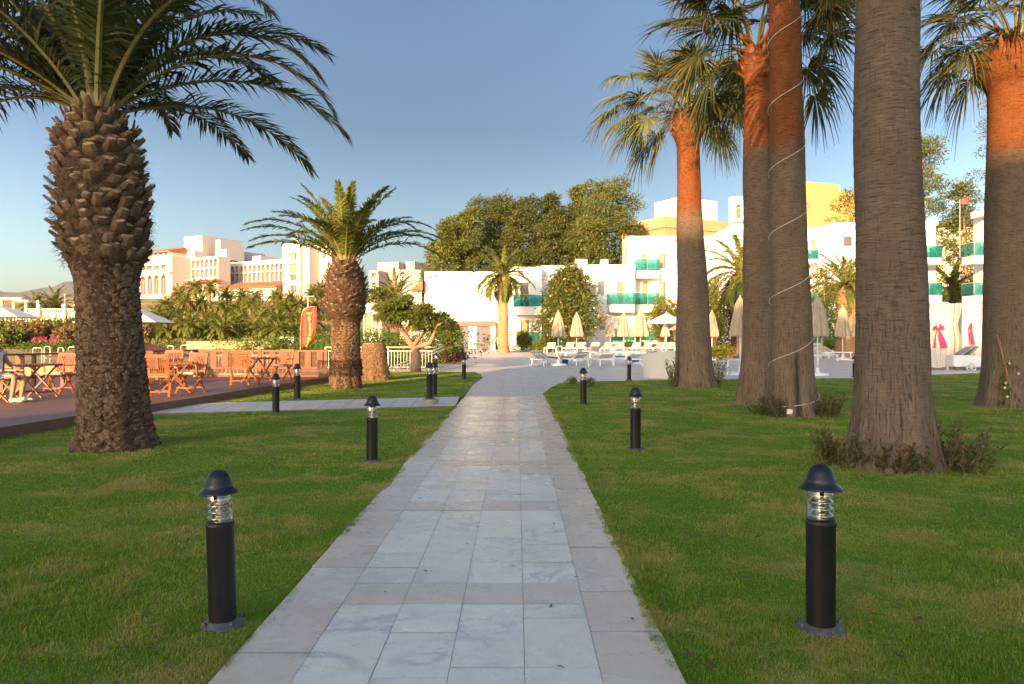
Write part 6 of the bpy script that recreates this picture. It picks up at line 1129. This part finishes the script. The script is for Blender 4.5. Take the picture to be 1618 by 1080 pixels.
def open_parasol(loc, h, rad, drop, label, group=None, cloth=None, sides=8, rz=0.2, thick_pole=.03, valance=.0, two=False, z_edge=None):
    t = thing('open_parasol', loc, label, 'parasol', group, rz); n = sides; m = MB(); top = h; ze = h - drop
    ring = lambda r, z: [(r * math.cos(2 * math.pi * k / n), r * math.sin(2 * math.pi * k / n), z) for k in range(n)]
    vs = [(0, 0, top)] + ring(rad * .5, top - drop * .47) + ring(rad, ze) + (ring(rad * 1.0, ze - valance)); fs = [(0, 1 + k, 1 + (k + 1) % n) for k in range(n)] + [(1 + k, 1 + n + k, 1 + n + (k + 1) % n, 1 + (k + 1) % n) for k in range(n)]
    if valance: fs += [(1 + n + k, 1 + 2 * n + k, 1 + 2 * n + (k + 1) % n, 1 + n + (k + 1) % n) for k in range(n)]
    m.add(vs, fs); o = m.build('canopy', cloth or canvas_w, t); s_ = o.modifiers.new('s', 'SOLIDIFY'); s_.thickness = .01
    m = MB()
    for k in range(n):
        a = 2 * math.pi * k / n; m.bar((.05 * math.cos(a), .05 * math.sin(a), top - drop - .18), (rad * .55 * math.cos(a), rad * .55 * math.sin(a), top - drop * .52 - .03), .018, .018); m.bar((0, 0, top - .05), (rad * .98 * math.cos(a), rad * .98 * math.sin(a), ze - .03), .015, .02)
    m.build('ribs', frame_white, t); m = MB(); m.tube([(0, 0, 0), (0, 0, h + .08)], thick_pole, 8); m.build('pole', frame_white, t)
    if two: m = MB(); m.add([(0, 0, top + .32)] + ring(rad * .38, top - drop * .18 + .06), [(0, 1 + k, 1 + (k + 1) % n) for k in range(n)]); m.build('top_cap', cloth or canvas_w, t)
    m = MB(); m.lathe([(.4, 0), (.4, .07), (.3, .1), (.06, .14), (.05, .3)], n=24, cap=False); m.build('base', plastic, t); return t
g_ = G(1053, 577); d = g_.y; open_parasol(g_, HC + 39 / F * d - g_.z, 35 / F * d, 17 / F * d, 'open off-white parasol left of the orange-topped palm', rz=.1); g_ = G(1080, 562); d = g_.y; open_parasol(g_, HC + 26 / F * d - g_.z, 27 / F * d, 14 / F * d, 'lower open parasol hidden behind the orange-topped palm', cloth=canvas)
for (px, py, d, rad, drop, lb, cl, tw) in ((-12, 478, 27, 1.55, .52, 'white open parasol cut by the left picture edge', canvas_w, 0), (197, 478, 27, 1.66, .70, 'white open parasol behind the huge date palm trunk', canvas_w, 0)):
    x = (px - CX) / F * d; open_parasol((x, d, 0), HC + (HY - py) / F * d, rad, drop, lb, None, cl, 8, .3)
for (px, py, d, rad, drop, lb, cap_) in ((192, 523, 26.5, 2.6, .72, 'brown two-tiered shade parasol behind the huge date palm', 1),):
    x = (px - CX) / F * d; open_parasol((x, d, 0), HC + (HY - py - 8) / F * d, rad * .92, drop, lb, None, brown_roof, 4, .3, .05, .0, True)

# ---------------------------------------------------------------- sunbeds
def sunbed(loc, rz, label, cush, group, up=28, white_back=False):
    t = thing('sunbed', loc, label, 'sunbed', group, rz); W = .66; L = 1.95
    m = MB()
    for sx in (-1, 1): m.bar((sx * W / 2, -.95, .34), (sx * W / 2, .98, .34), .05, .07)
    m.bar((-W / 2, -.95, .34), (W / 2, -.95, .34), .05, .07); m.bar((-W / 2, .98, .34), (W / 2, .98, .34), .05, .07)
    for i in range(9): m.box((0, -.85 + i * .13, .355), (W - .05, .09, .015))
    m.build('frame', plastic, t)
    for sx in (-1, 1):
        for y in (-.85, .85): m = MB(); m.bar((sx * (W / 2 + .02), y, 0), (sx * (W / 2), y * .92, .34), .06, .05, (0, 1, 0)); m.build('leg', plastic, t)
    a = R(up); y0 = .30; m = MB(); e = Vector((0, .70 * math.cos(a), .70 * math.sin(a)))
    for i in range(6): c = Vector((0, y0, .38)) + e * ((i + .5) / 6); m.box(c, (W - .06, .085, .018), M=Matrix.Rotation(a, 3, 'X'))
    for sx in (-1, 1): m.bar((sx * (W / 2 - .04), y0, .37), (sx * (W / 2 - .04), y0 + e.y, .37 + e.z), .04, .03)
    m.bar((-W / 2 + .04, y0 + e.y, .37 + e.z), (W / 2 - .04, y0 + e.y, .37 + e.z), .05, .05); m.build('backrest', plastic, t)
    if cush is not None:
        m = MB(); n = 12; pr = [(-.9, .37), (y0 - .05, .37), (y0 + e.y * .5, .39 + e.z * .5), (y0 + e.y, .40 + e.z), (y0 + e.y + .07, .38 + e.z)]
        for (ya, za), (yb_, zb_) in zip(pr[:-1], pr[1:]): m.bar((0, ya, za + .035), (0, yb_, zb_ + .035), W - .06, .075)
        m.build('cushion', cush, t, bevel=.02)
    return t
SB = [(862, 577, 150, grey_cush, 'front-row sunbed with grey cushion at the left end of the row'), (907, 577, 205, grey_cush, 'front-row sunbed with rolled grey cushion, second from the left'), (951, 577, 190, None, 'bare white front-row sunbed, third from the left'), (992, 577, 200, None, 'bare white front-row sunbed behind the terrace-edge bollard'), (1086, 577, 160, None, 'front-row sunbed mostly hidden by the orange-topped palm'), (1032, 575, 165, grey_cush, 'front-row sunbed with a dark towel beside the wicker sofa'),
      (895, 565, 195, None, 'middle-row sunbed behind the blue bucket'), (935, 564, 190, grey_cush, 'middle-row sunbed behind the bare third sunbed'), (972, 564, 200, None, 'middle-row sunbed left of the tall closed parasol'), (1008, 564, 190, grey_cush, 'middle-row sunbed right of the tall closed parasol')]
for px, py, rz, cu, lb in SB: g_ = G(px, py); sunbed(g_, R(rz), lb, cu, 'sunbeds in the front rows', 20)
proto = None
BKX = [869, 898, 914, 938, 956, 976, 1002, 1020, 1038, 1054, 1068, 1141, 1155]
for i, px in enumerate(BKX):
    g_ = G(px, 556.5 if px < 1100 else 560); lb = 'bare sunbed in the far row by the flower strip, %s from the left' % ORD[i]; rz = R(188 + random.uniform(-5, 5))
    if proto is None: proto = sunbed(g_, rz, lb, None, 'sunbeds in the far row', 30)
    else: place(proto, g_, rz, 1, lb)
for i, (px, py) in enumerate(((1285, 566), (1320, 565), (1300, 570))): g_ = G(px, py); place(proto, g_, R(80 + 20 * i), 1, 'white sunbed between the cable-wrapped and thickest palms, ' + ('at the left', 'at the right', 'nearest of three')[i])
def side_table(g_, label, s=.45, h=.45):
    t = thing('side_table', g_, label, 'table', 'low tables between the sunbeds'); m = MB(); m.box((0, 0, h), (s, s, .035)); m.build('tabletop', plastic, t, bevel=.008)
    for a in (-1, 1):
        for b in (-1, 1): m = MB(); m.bar((a * s * .46, b * s * .46, 0), (a * s * .42, b * s * .42, h - .01), .045, .045, (0, 1, 0)); m.build('leg', plastic, t)
    return t
for i, (px, py, lb) in enumerate(((878, 577, 'small white table between the two leftmost front sunbeds'), (884, 556, 'small white table in the far row by the dome bush'), (925, 556, 'small white table with a blue bowl in the far row'), (1004, 557, 'small white table under the half-hidden far parasol'), (1050, 557, 'small white table under the open parasol'))):
    g_ = G(px, py); side_table(g_ + Vector((0, .25, 0)), lb)
g_ = G(1159, 591); side_table(g_, 'tall white table holding toys, left of the large closed parasol', .75, .62)
tz = g_.z + .64; rg = random.Random(5); m = MB()
for i in range(14): m.mi = i % 4; c = Vector((g_.x + rg.uniform(-.22, .22), g_.y + rg.uniform(-.1, .1), tz + .05 + rg.uniform(0, .16) * (1 if i > 6 else .2))); m.lathe([(.0, -.05), (.05, -.03), (.055, 0), (.04, .04), (0, .05)], c, 8, False)
tag(m.build('beach_toys', [red_m, blue_m, mat('yellow_plastic', (0.8, .5, .04)), mat('red_plastic', (.6, .05, .04))], loc=(g_.x, g_.y, tz), world=True), 'heap of red, blue and yellow beach toys on the tall white table', 'toys')
def bucket(g_, h, r, label, grp='blue waste buckets by the sunbeds'):
    t = thing('bucket', g_, label, 'bucket', grp); m = MB(); m.lathe([(r * .7, 0), (r, h), (r * 1.08, h), (r * 1.08, h - .03), (r * .98, h - .03)], n=20, cap=False); m.lathe([(0, .02), (r * .72, .02)], n=20, cap=False); m.build('body', blue_m, t); m = MB(); m.tube([(-r, 0, h), (-r * .7, 0, h + r * .5), (0, 0, h + r * .75), (r * .7, 0, h + r * .5), (r, 0, h)], .01, 5); m.build('handle', blue_m, t)
bucket(G(893, 575), .42, .20, 'blue bucket between the two leftmost front sunbeds'); bucket(G(980, 567), .22, .3, 'dark blue tub left of the tall closed parasol'); bucket(G(1006, 573), .26, .34, 'blue tub at the base of the tall closed parasol')
for px, lb in ((925, 'light blue bowl on the far table behind the magnolia parasol'), (1004, 'light blue bowl on the far table by the half-hidden parasol'), (1050, 'light blue bowl on the table under the open parasol')):
    g_ = G(px, 556.5) + Vector((0, .25, .47)); m = MB(); m.lathe([(.08, 0), (.17, .10), (.18, .24), (.15, .24), (.0, .05)], n=16, cap=False); tag(m.build('bowl', mat('light_blue_plastic', (0.06, 0.25, 0.5)), loc=g_), lb, 'bowl', 'light blue bowls on the tables')
# notice boards
def board(px, d, x0, x1, y0, y1, lb, c, head=None):
    zg = H(d) + .02; t = thing('notice_board', ((px - CX) / F * d, d, zg), lb, 'sign', 'notice boards on stands'); a, b = P(x0, y0, d), P(x1, y1, d); m = MB(); m.box(((a.x + b.x) / 2, d, (a.z + b.z) / 2), (b.x - a.x, .04, a.z - b.z)); bo = m.build('board', c, t, world=True)
    m = MB(); m.bar((t.matrix_basis.translation.x, d + .04, zg), (t.matrix_basis.translation.x, d + .04, b.z + .1), .05, .05, (0, 1, 0)); m.box((t.matrix_basis.translation.x, d, zg + .02), (.7, .5, .04)); m.build('stand', frame_white, t, world=True)
    m = MB(); rg = random.Random(px); z = a.z - (.42 if head else .2)
    while z > b.z + .12:
        L_ = (b.x - a.x) * rg.uniform(.45, .8); m.box((a.x + .08 + L_ / 2, d - .023, z), (L_, .005, .018)); z -= .09
    m.build('print', mat('grey_print', (0.4, 0.33, 0.33), None, 3, .6), bo, world=True)
    if head:
        m = MB(); m.box(((a.x + b.x) / 2 - .12, d - .023, a.z - .14), (.20, .005, .11)); m.box(((a.x + b.x) / 2 + .16, d - .023, a.z - .14), (.2, .005, .08)); m.build('heading', red_m, bo, world=True)
board(788.5, 61, 785.5, 796, 532, 545, 'smaller plain white notice board by the lone garden palm', mat('board_white', (0.75, 0.7, 0.66))); board(808, 60.5, 801.5, 815.5, 525.5, 545.5, 'larger pinkish notice board with red heading by the pool', mat('board_pink', (0.75, 0.6, 0.55)), 1)

# wicker sofa
g_ = G(1062, 599); t = thing('wicker_sofa', g_, 'curved white wicker sofa with its back turned, left of the orange-topped palm', 'sofa'); k = NT('white_wicker'); v = k.coord('Object', (1, 1, 1)); wv = k.n('TexWave', wave_type='BANDS', bands_direction='Z'); k.l(v, wv.inputs[0]); wv.inputs['Scale'].default_value = 14; k.base((0.66, 0.62, 0.55)); k.rough(.6); k.bump(wv.outputs['Fac'], .8, .01)
m = MB(); vs = []; n = 24; 
for i in range(n + 1):
    a = math.pi * (1.0 + i / n); hgt = .62 + .40 * math.sin(math.pi * i / n) ** .5; x, y = .95 * math.cos(a), .45 + .62 * math.sin(a); xi, yi = .85 * math.cos(a), .45 + .52 * math.sin(a); vs += [(x, y, .02), (x * 1.03, y, hgt), (xi, yi, hgt), (xi, yi, .02)]
m.smooth = False; m.add(vs, [(4 * i + k_, 4 * (i + 1) + k_, 4 * (i + 1) + (k_ + 1) % 4, 4 * i + (k_ + 1) % 4) for i in range(n) for k_ in range(3)]); m.add(vs[:4] + vs[-4:], [(0, 1, 2, 3), (7, 6, 5, 4)]); m.build('back', k.m, t); m = MB(); m.box((0, .42, .2), (1.55, .7, .35)); m.build('seat', k.m, t); m = MB(); m.box((0, .42, .43), (1.5, .68, .10)); m.build('cushion', cushion_m, t, bevel=.03)

# ---------------------------------------------------------------- curtained beds
sheer = NT('sheer_curtain'); v = sheer.coord('Object'); sheer.base((0.74, 0.68, 0.58)).rough(.9); tl = sheer.n('BsdfTranslucent'); tl.inputs[0].default_value = (0.7, 0.62, 0.5, 1); mx = sheer.n('MixShader'); mx.inputs[0].default_value = .3; sheer.l(sheer.b.outputs[0], mx.inputs[1]); sheer.l(tl.outputs[0], mx.inputs[2]); sheer.l(mx.outputs[0], sheer.out.inputs[0]); sheer = sheer.m
def curtain_mesh(a, b, ztop, zbot, waves, amp, flare=0.0, gather=None, n=70):
    m = MB(); m.smooth = True; rows = 16; vs = []
    a, b = Vector(a), Vector(b); nrm = (b - a).normalized(); nrm = Vector((-nrm.y, nrm.x))
    for j in range(rows + 1):
        f = j / rows; z = ztop + (zbot - ztop) * f; am = amp * (.5 + .6 * f)
        for i in range(n + 1):
            u = i / n; g = 0
            if gather: g = gather[1] * math.exp(-((f - gather[0]) / .14) ** 2)
            uu = .5 + (u - .5) * (1 - g) * (1 + flare * f); p = a.lerp(b, uu) + nrm * (am * math.sin(u * waves * 6.283 + .6 * math.sin(f * 2 + u * 5)) + .02 * math.sin(u * 31 + f * 5)); vs.append((p.x, p.y, z + .02 * math.sin(u * 9) * f))
    m.add(vs, [(j * (n + 1) + i, j * (n + 1) + i + 1, (j + 1) * (n + 1) + i + 1, (j + 1) * (n + 1) + i) for j in range(rows) for i in range(n)]); return m
def bow(t, c, s, side=False):
    m = MB(); c = Vector(c); kx = .35 if side else 1.0
    for sx in (-1, 1):
        vs = []; n = 8
        for i in range(n + 1):
            a = -.2 + 1.5 * i / n; r = s * (.9 + .15 * math.sin(i * 2.0)); vs.append(c + Vector((sx * kx * r * math.cos(a), -.06 - .03 * (i % 2), r * math.sin(a) * .8 + (.0 if sx < 0 else .06 * i / n)))); vs.append(c + Vector((sx * .02 * kx, -.03, 0)))
        m.add(vs, [(2 * i, 2 * i + 2, 2 * i + 3, 2 * i + 1) for i in range(n)])
        tl_ = [c + Vector((sx * .02, -.04, 0)), c + Vector((sx * kx * .05 - .05, -.05, -s * 1.2)), c + Vector((sx * kx * .12 + .0, -.06, -s * 2.9)), c + Vector((sx * kx * .34 + .1, -.05, -s * 2.8)), c + Vector((sx * kx * .22 + .06, -.04, -s * 1.2)), c + Vector((sx * .08, -.03, 0))]
        m.add(tl_, [(0, 1, 4, 5), (1, 2, 3, 4)])
    m.lathe([(0, -.07), (.05, -.04), (.06, 0), (.05, .04), (0, .07)], c + Vector((0, -.05, 0)), 8, False); o = m.build('ribbon_bow', pink_m, t, world=True); s_ = o.modifiers.new('s', 'SOLIDIFY'); s_.thickness = .012
def canopy_bed(x0, x1, y0, y1, z0, zt, label, fronts, bows):
    t = thing('curtained_bed', ((x0 + x1) / 2, (y0 + y1) / 2, z0), label, 'canopy bed', 'curtained beds on the terrace'); m = MB()
    for x in (x0, x1):
        for y in (y0, y1): m.bar((x, y, z0), (x, y, zt), .07, .07, (0, 1, 0))
    for z in (zt,):
        m.bar((x0, y0, z), (x1, y0, z), .06, .06); m.bar((x0, y1, z), (x1, y1, z), .06, .06); m.bar((x0, y0, z), (x0, y1, z), .06, .06); m.bar((x1, y0, z), (x1, y1, z), .06, .06)
    m.build('frame', frame_white, t, world=True)
    for a, b, w_, am, fl_, ga in fronts: curtain_mesh(a, b, zt - .03, z0 + .12, w_, am, fl_, ga).build('curtain', sheer, t, world=True)
    for c, s_, sd in bows: bow(t, c, s_, sd)
    m = MB(); m.box(((x0 + x1) / 2, (y0 + y1) / 2, z0 + .30), (x1 - x0 - .4, y1 - y0 - .3, .22)); m.build('bed_base', plastic, t, world=True); m = MB(); m.box(((x0 + x1) / 2, (y0 + y1) / 2, z0 + .48), (x1 - x0 - .45, y1 - y0 - .35, .15)); m.build('mattress', canvas_w, t, world=True, bevel=.04)
d = 34.6; X = lambda px, dd=d: (px - CX) / F * dd; zt = P(0, 478, d).z
canopy_bed(X(1440), X(1497), d, d + 2.2, H(d), zt, 'left curtained bed with a pink bow on its front curtain', [((X(1458), d), (X(1502), d), 5, .05, .06, None), ((X(1440), d), (X(1457), d), 3, .05, 0, None), ((X(1497), d + .1), (X(1497) + .05, d + 2.1), 6, .05, 0, None), ((X(1440), d + .1), (X(1440), d + 2.1), 6, .05, 0, None)], [((X(1480.5), d - .05, P(0, 520, d).z), .30, False)])
canopy_bed(X(1532), X(1592), d + .3, d + 2.6, H(d), zt, 'right curtained bed, half hidden behind the edge palm, with a side-on pink bow', [((X(1527), d + .3), (X(1561), d + .3), 5, .05, .05, None), ((X(1530), d + .5), (X(1530), d + 2.4), 5, .06, 0, (.33, .3)), ((X(1592), d + .4), (X(1592), d + 2.4), 6, .05, 0, None), ((X(1512), d + 2.6), (X(1534), d + 2.6), 4, .05, 0, None)], [((X(1536.5), d + .2, P(0, 517, d).z), .28, True)])
# wheeled white daybed
t = thing('wheeled_daybed', (X(1528), 34.4, H(34)), 'white wheeled daybed between the two curtained beds', 'daybed'); dd = 34.0; m = MB(); a, b = P(1507, 561, dd), P(1556, 579, dd); m.box(((a.x + b.x) / 2, dd + .35, (a.z + b.z) / 2), (b.x - a.x, .7, a.z - b.z)); m.build('body', plastic, t, world=True, bevel=.02)
for yy in (dd - .04, dd + .74):
    m = MB(); c = P(1534, 580, dd); n = 28; cs_ = [(math.cos(6.2832 * i / n), math.sin(6.2832 * i / n)) for i in range(n + 1)]; m.tube([(c.x + .20 * u, yy, c.z + .20 * v_) for u, v_ in cs_], .025, 6, False)
    for i in range(8): a_ = i * math.pi / 4; m.bar((c.x, yy, c.z), (c.x + .19 * math.cos(a_), yy, c.z + .19 * math.sin(a_)), .025, .02, (0, 1, 0))
    m.build('wheel', frame_white, t, world=True)
m = MB(); p0 = P(1513, 561, dd + .3); m.bar(p0, p0 + Vector((.55, 0, .38)), .55, .07); m.bar(p0 + Vector((.35, 0, .0)), p0 + Vector((.8, 0, .40)), .55, .07); m.build('cushion', grey_cush, t, world=True)
# red flag on a pole between the pines
p = P(1522, 322, 68); t = thing('flag', (p.x, 68, .4), 'small red flag flying on a pole between the right pines', 'flag'); m = MB(); m.tube([(p.x - .3, 68, .4), (p.x - .3, 68, p.z + .4)], .02, 6); m.build('pole', frame_white, t, world=True); m = MB(); vs = []
for j in range(4):
    for i in range(8): vs.append((p.x - .3 + i * .13, 68 + .1 * math.sin(i), p.z + .3 - j * .15 + .08 * math.sin(i * .9) + i * .05))
m.add(vs, [(j * 8 + i, j * 8 + i + 1, (j + 1) * 8 + i + 1, (j + 1) * 8 + i) for j in range(3) for i in range(7)]); m.build('cloth', red_m, t, world=True)

# ---------------------------------------------------------------- seated person
def skin_obj(name, verts, edges, radii, m_, parent, root=0, sub=2):
    me = bpy.data.meshes.new(name); me.from_pydata([tuple(v) for v in verts], edges, []); me.materials.append(m_); o = bpy.data.objects.new(name, me); link(o, parent, Matrix.Identity(4)); sk_ = o.modifiers.new('skin', 'SKIN'); sk_.use_smooth_shade = True
    lay = me.skin_vertices[0] if me.skin_vertices else None
    if lay is None: bpy.context.view_layer.update(); lay = me.skin_vertices[0]
    for i, r in enumerate(radii): lay.data[i].radius = (r, r) if not isinstance(r, tuple) else r
    lay.data[root].use_root = True; su = o.modifiers.new('sub', 'SUBSURF'); su.levels = sub; su.render_levels = sub; return o
bx, by = X(-5, 15.6), 15.55
t = thing('person', (bx, by, .19), 'seated person in white T-shirt and patterned shorts, cut by the left picture edge', 'person')
skin_m = mat('skin', (0.42, 0.20, 0.11), (0.36, 0.16, 0.09), 6, .5); hair_m = mat('dark_hair', (0.03, 0.02, 0.015), None, 30, .6)
def V3(*a): return Vector(a)
vs = [V3(0, 0, .52), V3(-.03, 0, .72), V3(-.04, 0, .92), V3(-.02, 0, 1.06), V3(.0, 0, 1.13), V3(.02, 0, 1.21), V3(.03, 0, 1.30)]; rd = [(.13, .15), (.12, .14), (.13, .16), (.10, .12), .055, .085, .082]; ed = [(0, 1), (1, 2), (2, 3), (3, 4), (4, 5), (5, 6)]
def chain(start, pts, rs):
    global vs, rd, ed
    p = start
    for q_, r in zip(pts, rs): vs.append(q_); rd.append(r); ed.append((p, len(vs) - 1)); p = len(vs) - 1
    return p
for s_ in (-1, 1):
    k_ = chain(0, [V3(.04, s_ * .10, .51), V3(.28, s_ * .13, .53), V3(.50, s_ * .15, .53), V3(.48, s_ * .15, .35), V3(.44, s_ * .15, .12), V3(.44, s_ * .15, .06), V3(.58, s_ * .16, .035)], [.09, .078, .060, .056, .042, .040, .034])
w1 = chain(3, [V3(-.02, -.18, 1.03), V3(.12, -.26, .88), V3(.20, -.27, .78), V3(.14, -.22, .96), V3(.09, -.16, 1.08), V3(.08, -.13, 1.13)], [.062, .047, .042, .037, .028, .030])
w2_ = chain(3, [V3(-.02, .18, 1.03), V3(.05, .26, .85), V3(.10, .27, .76), V3(.28, .24, .66), V3(.36, .22, .64), V3(.41, .21, .64)], [.062, .047, .042, .035, .026, .030])
for w_, dirs in ((w1, Vector((-.01, .0, .045))), (w2_, Vector((.05, 0, -.01)))):
    for k_ in range(5):
        o_ = Vector((0, (k_ - 1.5) * .018, 0)) if k_ < 4 else Vector((.01, -.04, -.02)); L_ = (.9, 1.05, 1.0, .8, .6)[k_]; b_ = vs[w_] + o_ * .8; chain(w_, [b_ + dirs * .35 * L_, b_ + dirs * 1.0 * L_ + Vector((0, 0, .0)), b_ + dirs * 1.6 * L_ + Vector((-.012, 0, -.004))], [.010, .0085, .007])
body = skin_obj('body', vs, ed, rd, skin_m, t)
sv = [V3(0, 0, .56), V3(-.03, 0, .74), V3(-.04, 0, .92), V3(-.02, 0, 1.05)]; se = [(0, 1), (1, 2), (2, 3)]; sr = [(.155, .17), (.15, .165), (.15, .18), (.11, .13)]
for s_, e_ in ((-1, V3(.08, -.24, .93)), (1, V3(.03, .24, .91))): n_ = len(sv); sv += [V3(-.02, s_ * .18, 1.02), e_]; se += [(3, n_), (n_, n_ + 1)]; sr += [.078, .070]
skin_obj('t_shirt', sv, se, sr, mat('white_cotton', (0.72, 0.68, 0.66), None, 6, .9), t)
sv = [V3(0, 0, .53), V3(.02, 0, .60)]; se = [(0, 1)]; sr = [(.155, .17), (.15, .165)]
for s_ in (-1, 1): n_ = len(sv); sv += [V3(.06, s_ * .11, .52), V3(.36, s_ * .135, .54)]; se += [(0, n_), (n_, n_ + 1)]; sr += [.108, .092]
k = NT('patterned_shorts'); v = k.coord('Object'); vo = k.n('TexVoronoi'); k.l(v, vo.inputs[0]); vo.inputs['Scale'].default_value = 26; k.base(k.mix(k.ramp(vo.outputs['Distance'], [(0.3, 1.0), (0.42, 0.0)]), (0.03, 0.04, 0.08), (0.4, 0.4, 0.42))); k.rough(.9); skin_obj('shorts', sv, se, sr, k.m, t)
for s_ in (-1, 1): m = MB(); m.smooth = True; m.tube([(.40, s_ * .15, .03), (.50, s_ * .155, .045), (.62, s_ * .165, .03), (.68, s_ * .168, .025)], [.038, .046, .040, .016], 12); m.build('shoe', mat('pale_shoe', (0.5, 0.42, 0.34)), t)
m = MB(); m.smooth = True; m.lathe([(0.0, .11), (.06, .098), (.092, .05), (.098, .0), (.09, -.05), (.07, -.075)], (-.012, 0, 1.31), 20, False); m.build('hair', hair_m, t); m = MB(); m.lathe([(0, -.02), (.016, -.012), (.014, .01), (0, .03)], (.112, 0, 1.27), 10, False); m.build('nose', skin_m, body); m = MB()
for s_ in (-1, 1): m.lathe([(0, -.01), (.011, 0), (0, .01)], (.098, s_ * .032, 1.295), 10, False)
m.build('eyes', hair_m, body); m = MB(); m.box((.104, 0, 1.228), (.01, .045, .01)); m.build('mouth', mat('lips', (.3, .1, .08)), body); m = MB()
for s_ in (-1, 1): m.lathe([(0, -.03), (.014, -.015), (.016, .01), (0, .03)], (.02, s_ * .088, 1.27), 8, False)
m.build('ears', skin_m, body); m = MB(); m.lathe([(.036, -.012), (.038, 0), (.036, .012)], (.107, -.178, 1.055), 14, False); m.build('watch', frame_white, t)

# ---------------------------------------------------------------- light sea haze in the air
m = MB(); m.box((-300, 1440, 99), (7800, 3200, 202)); hz_ = bpy.data.materials.new('air_haze'); hz_.use_nodes = True; t_ = hz_.node_tree; t_.nodes.clear(); o_ = t_.nodes.new('ShaderNodeOutputMaterial'); v_ = t_.nodes.new('ShaderNodeVolumePrincipled')
v_.inputs['Color'].default_value = (0.86, 0.9, 0.95, 1); v_.inputs['Density'].default_value = 0.00003; v_.inputs['Anisotropy'].default_value = 0.0; t_.links.new(v_.outputs[0], o_.inputs['Volume']); tag(m.build('haze', hz_), 'thin pale haze in the air over the whole bay', 'haze', kind='stuff')
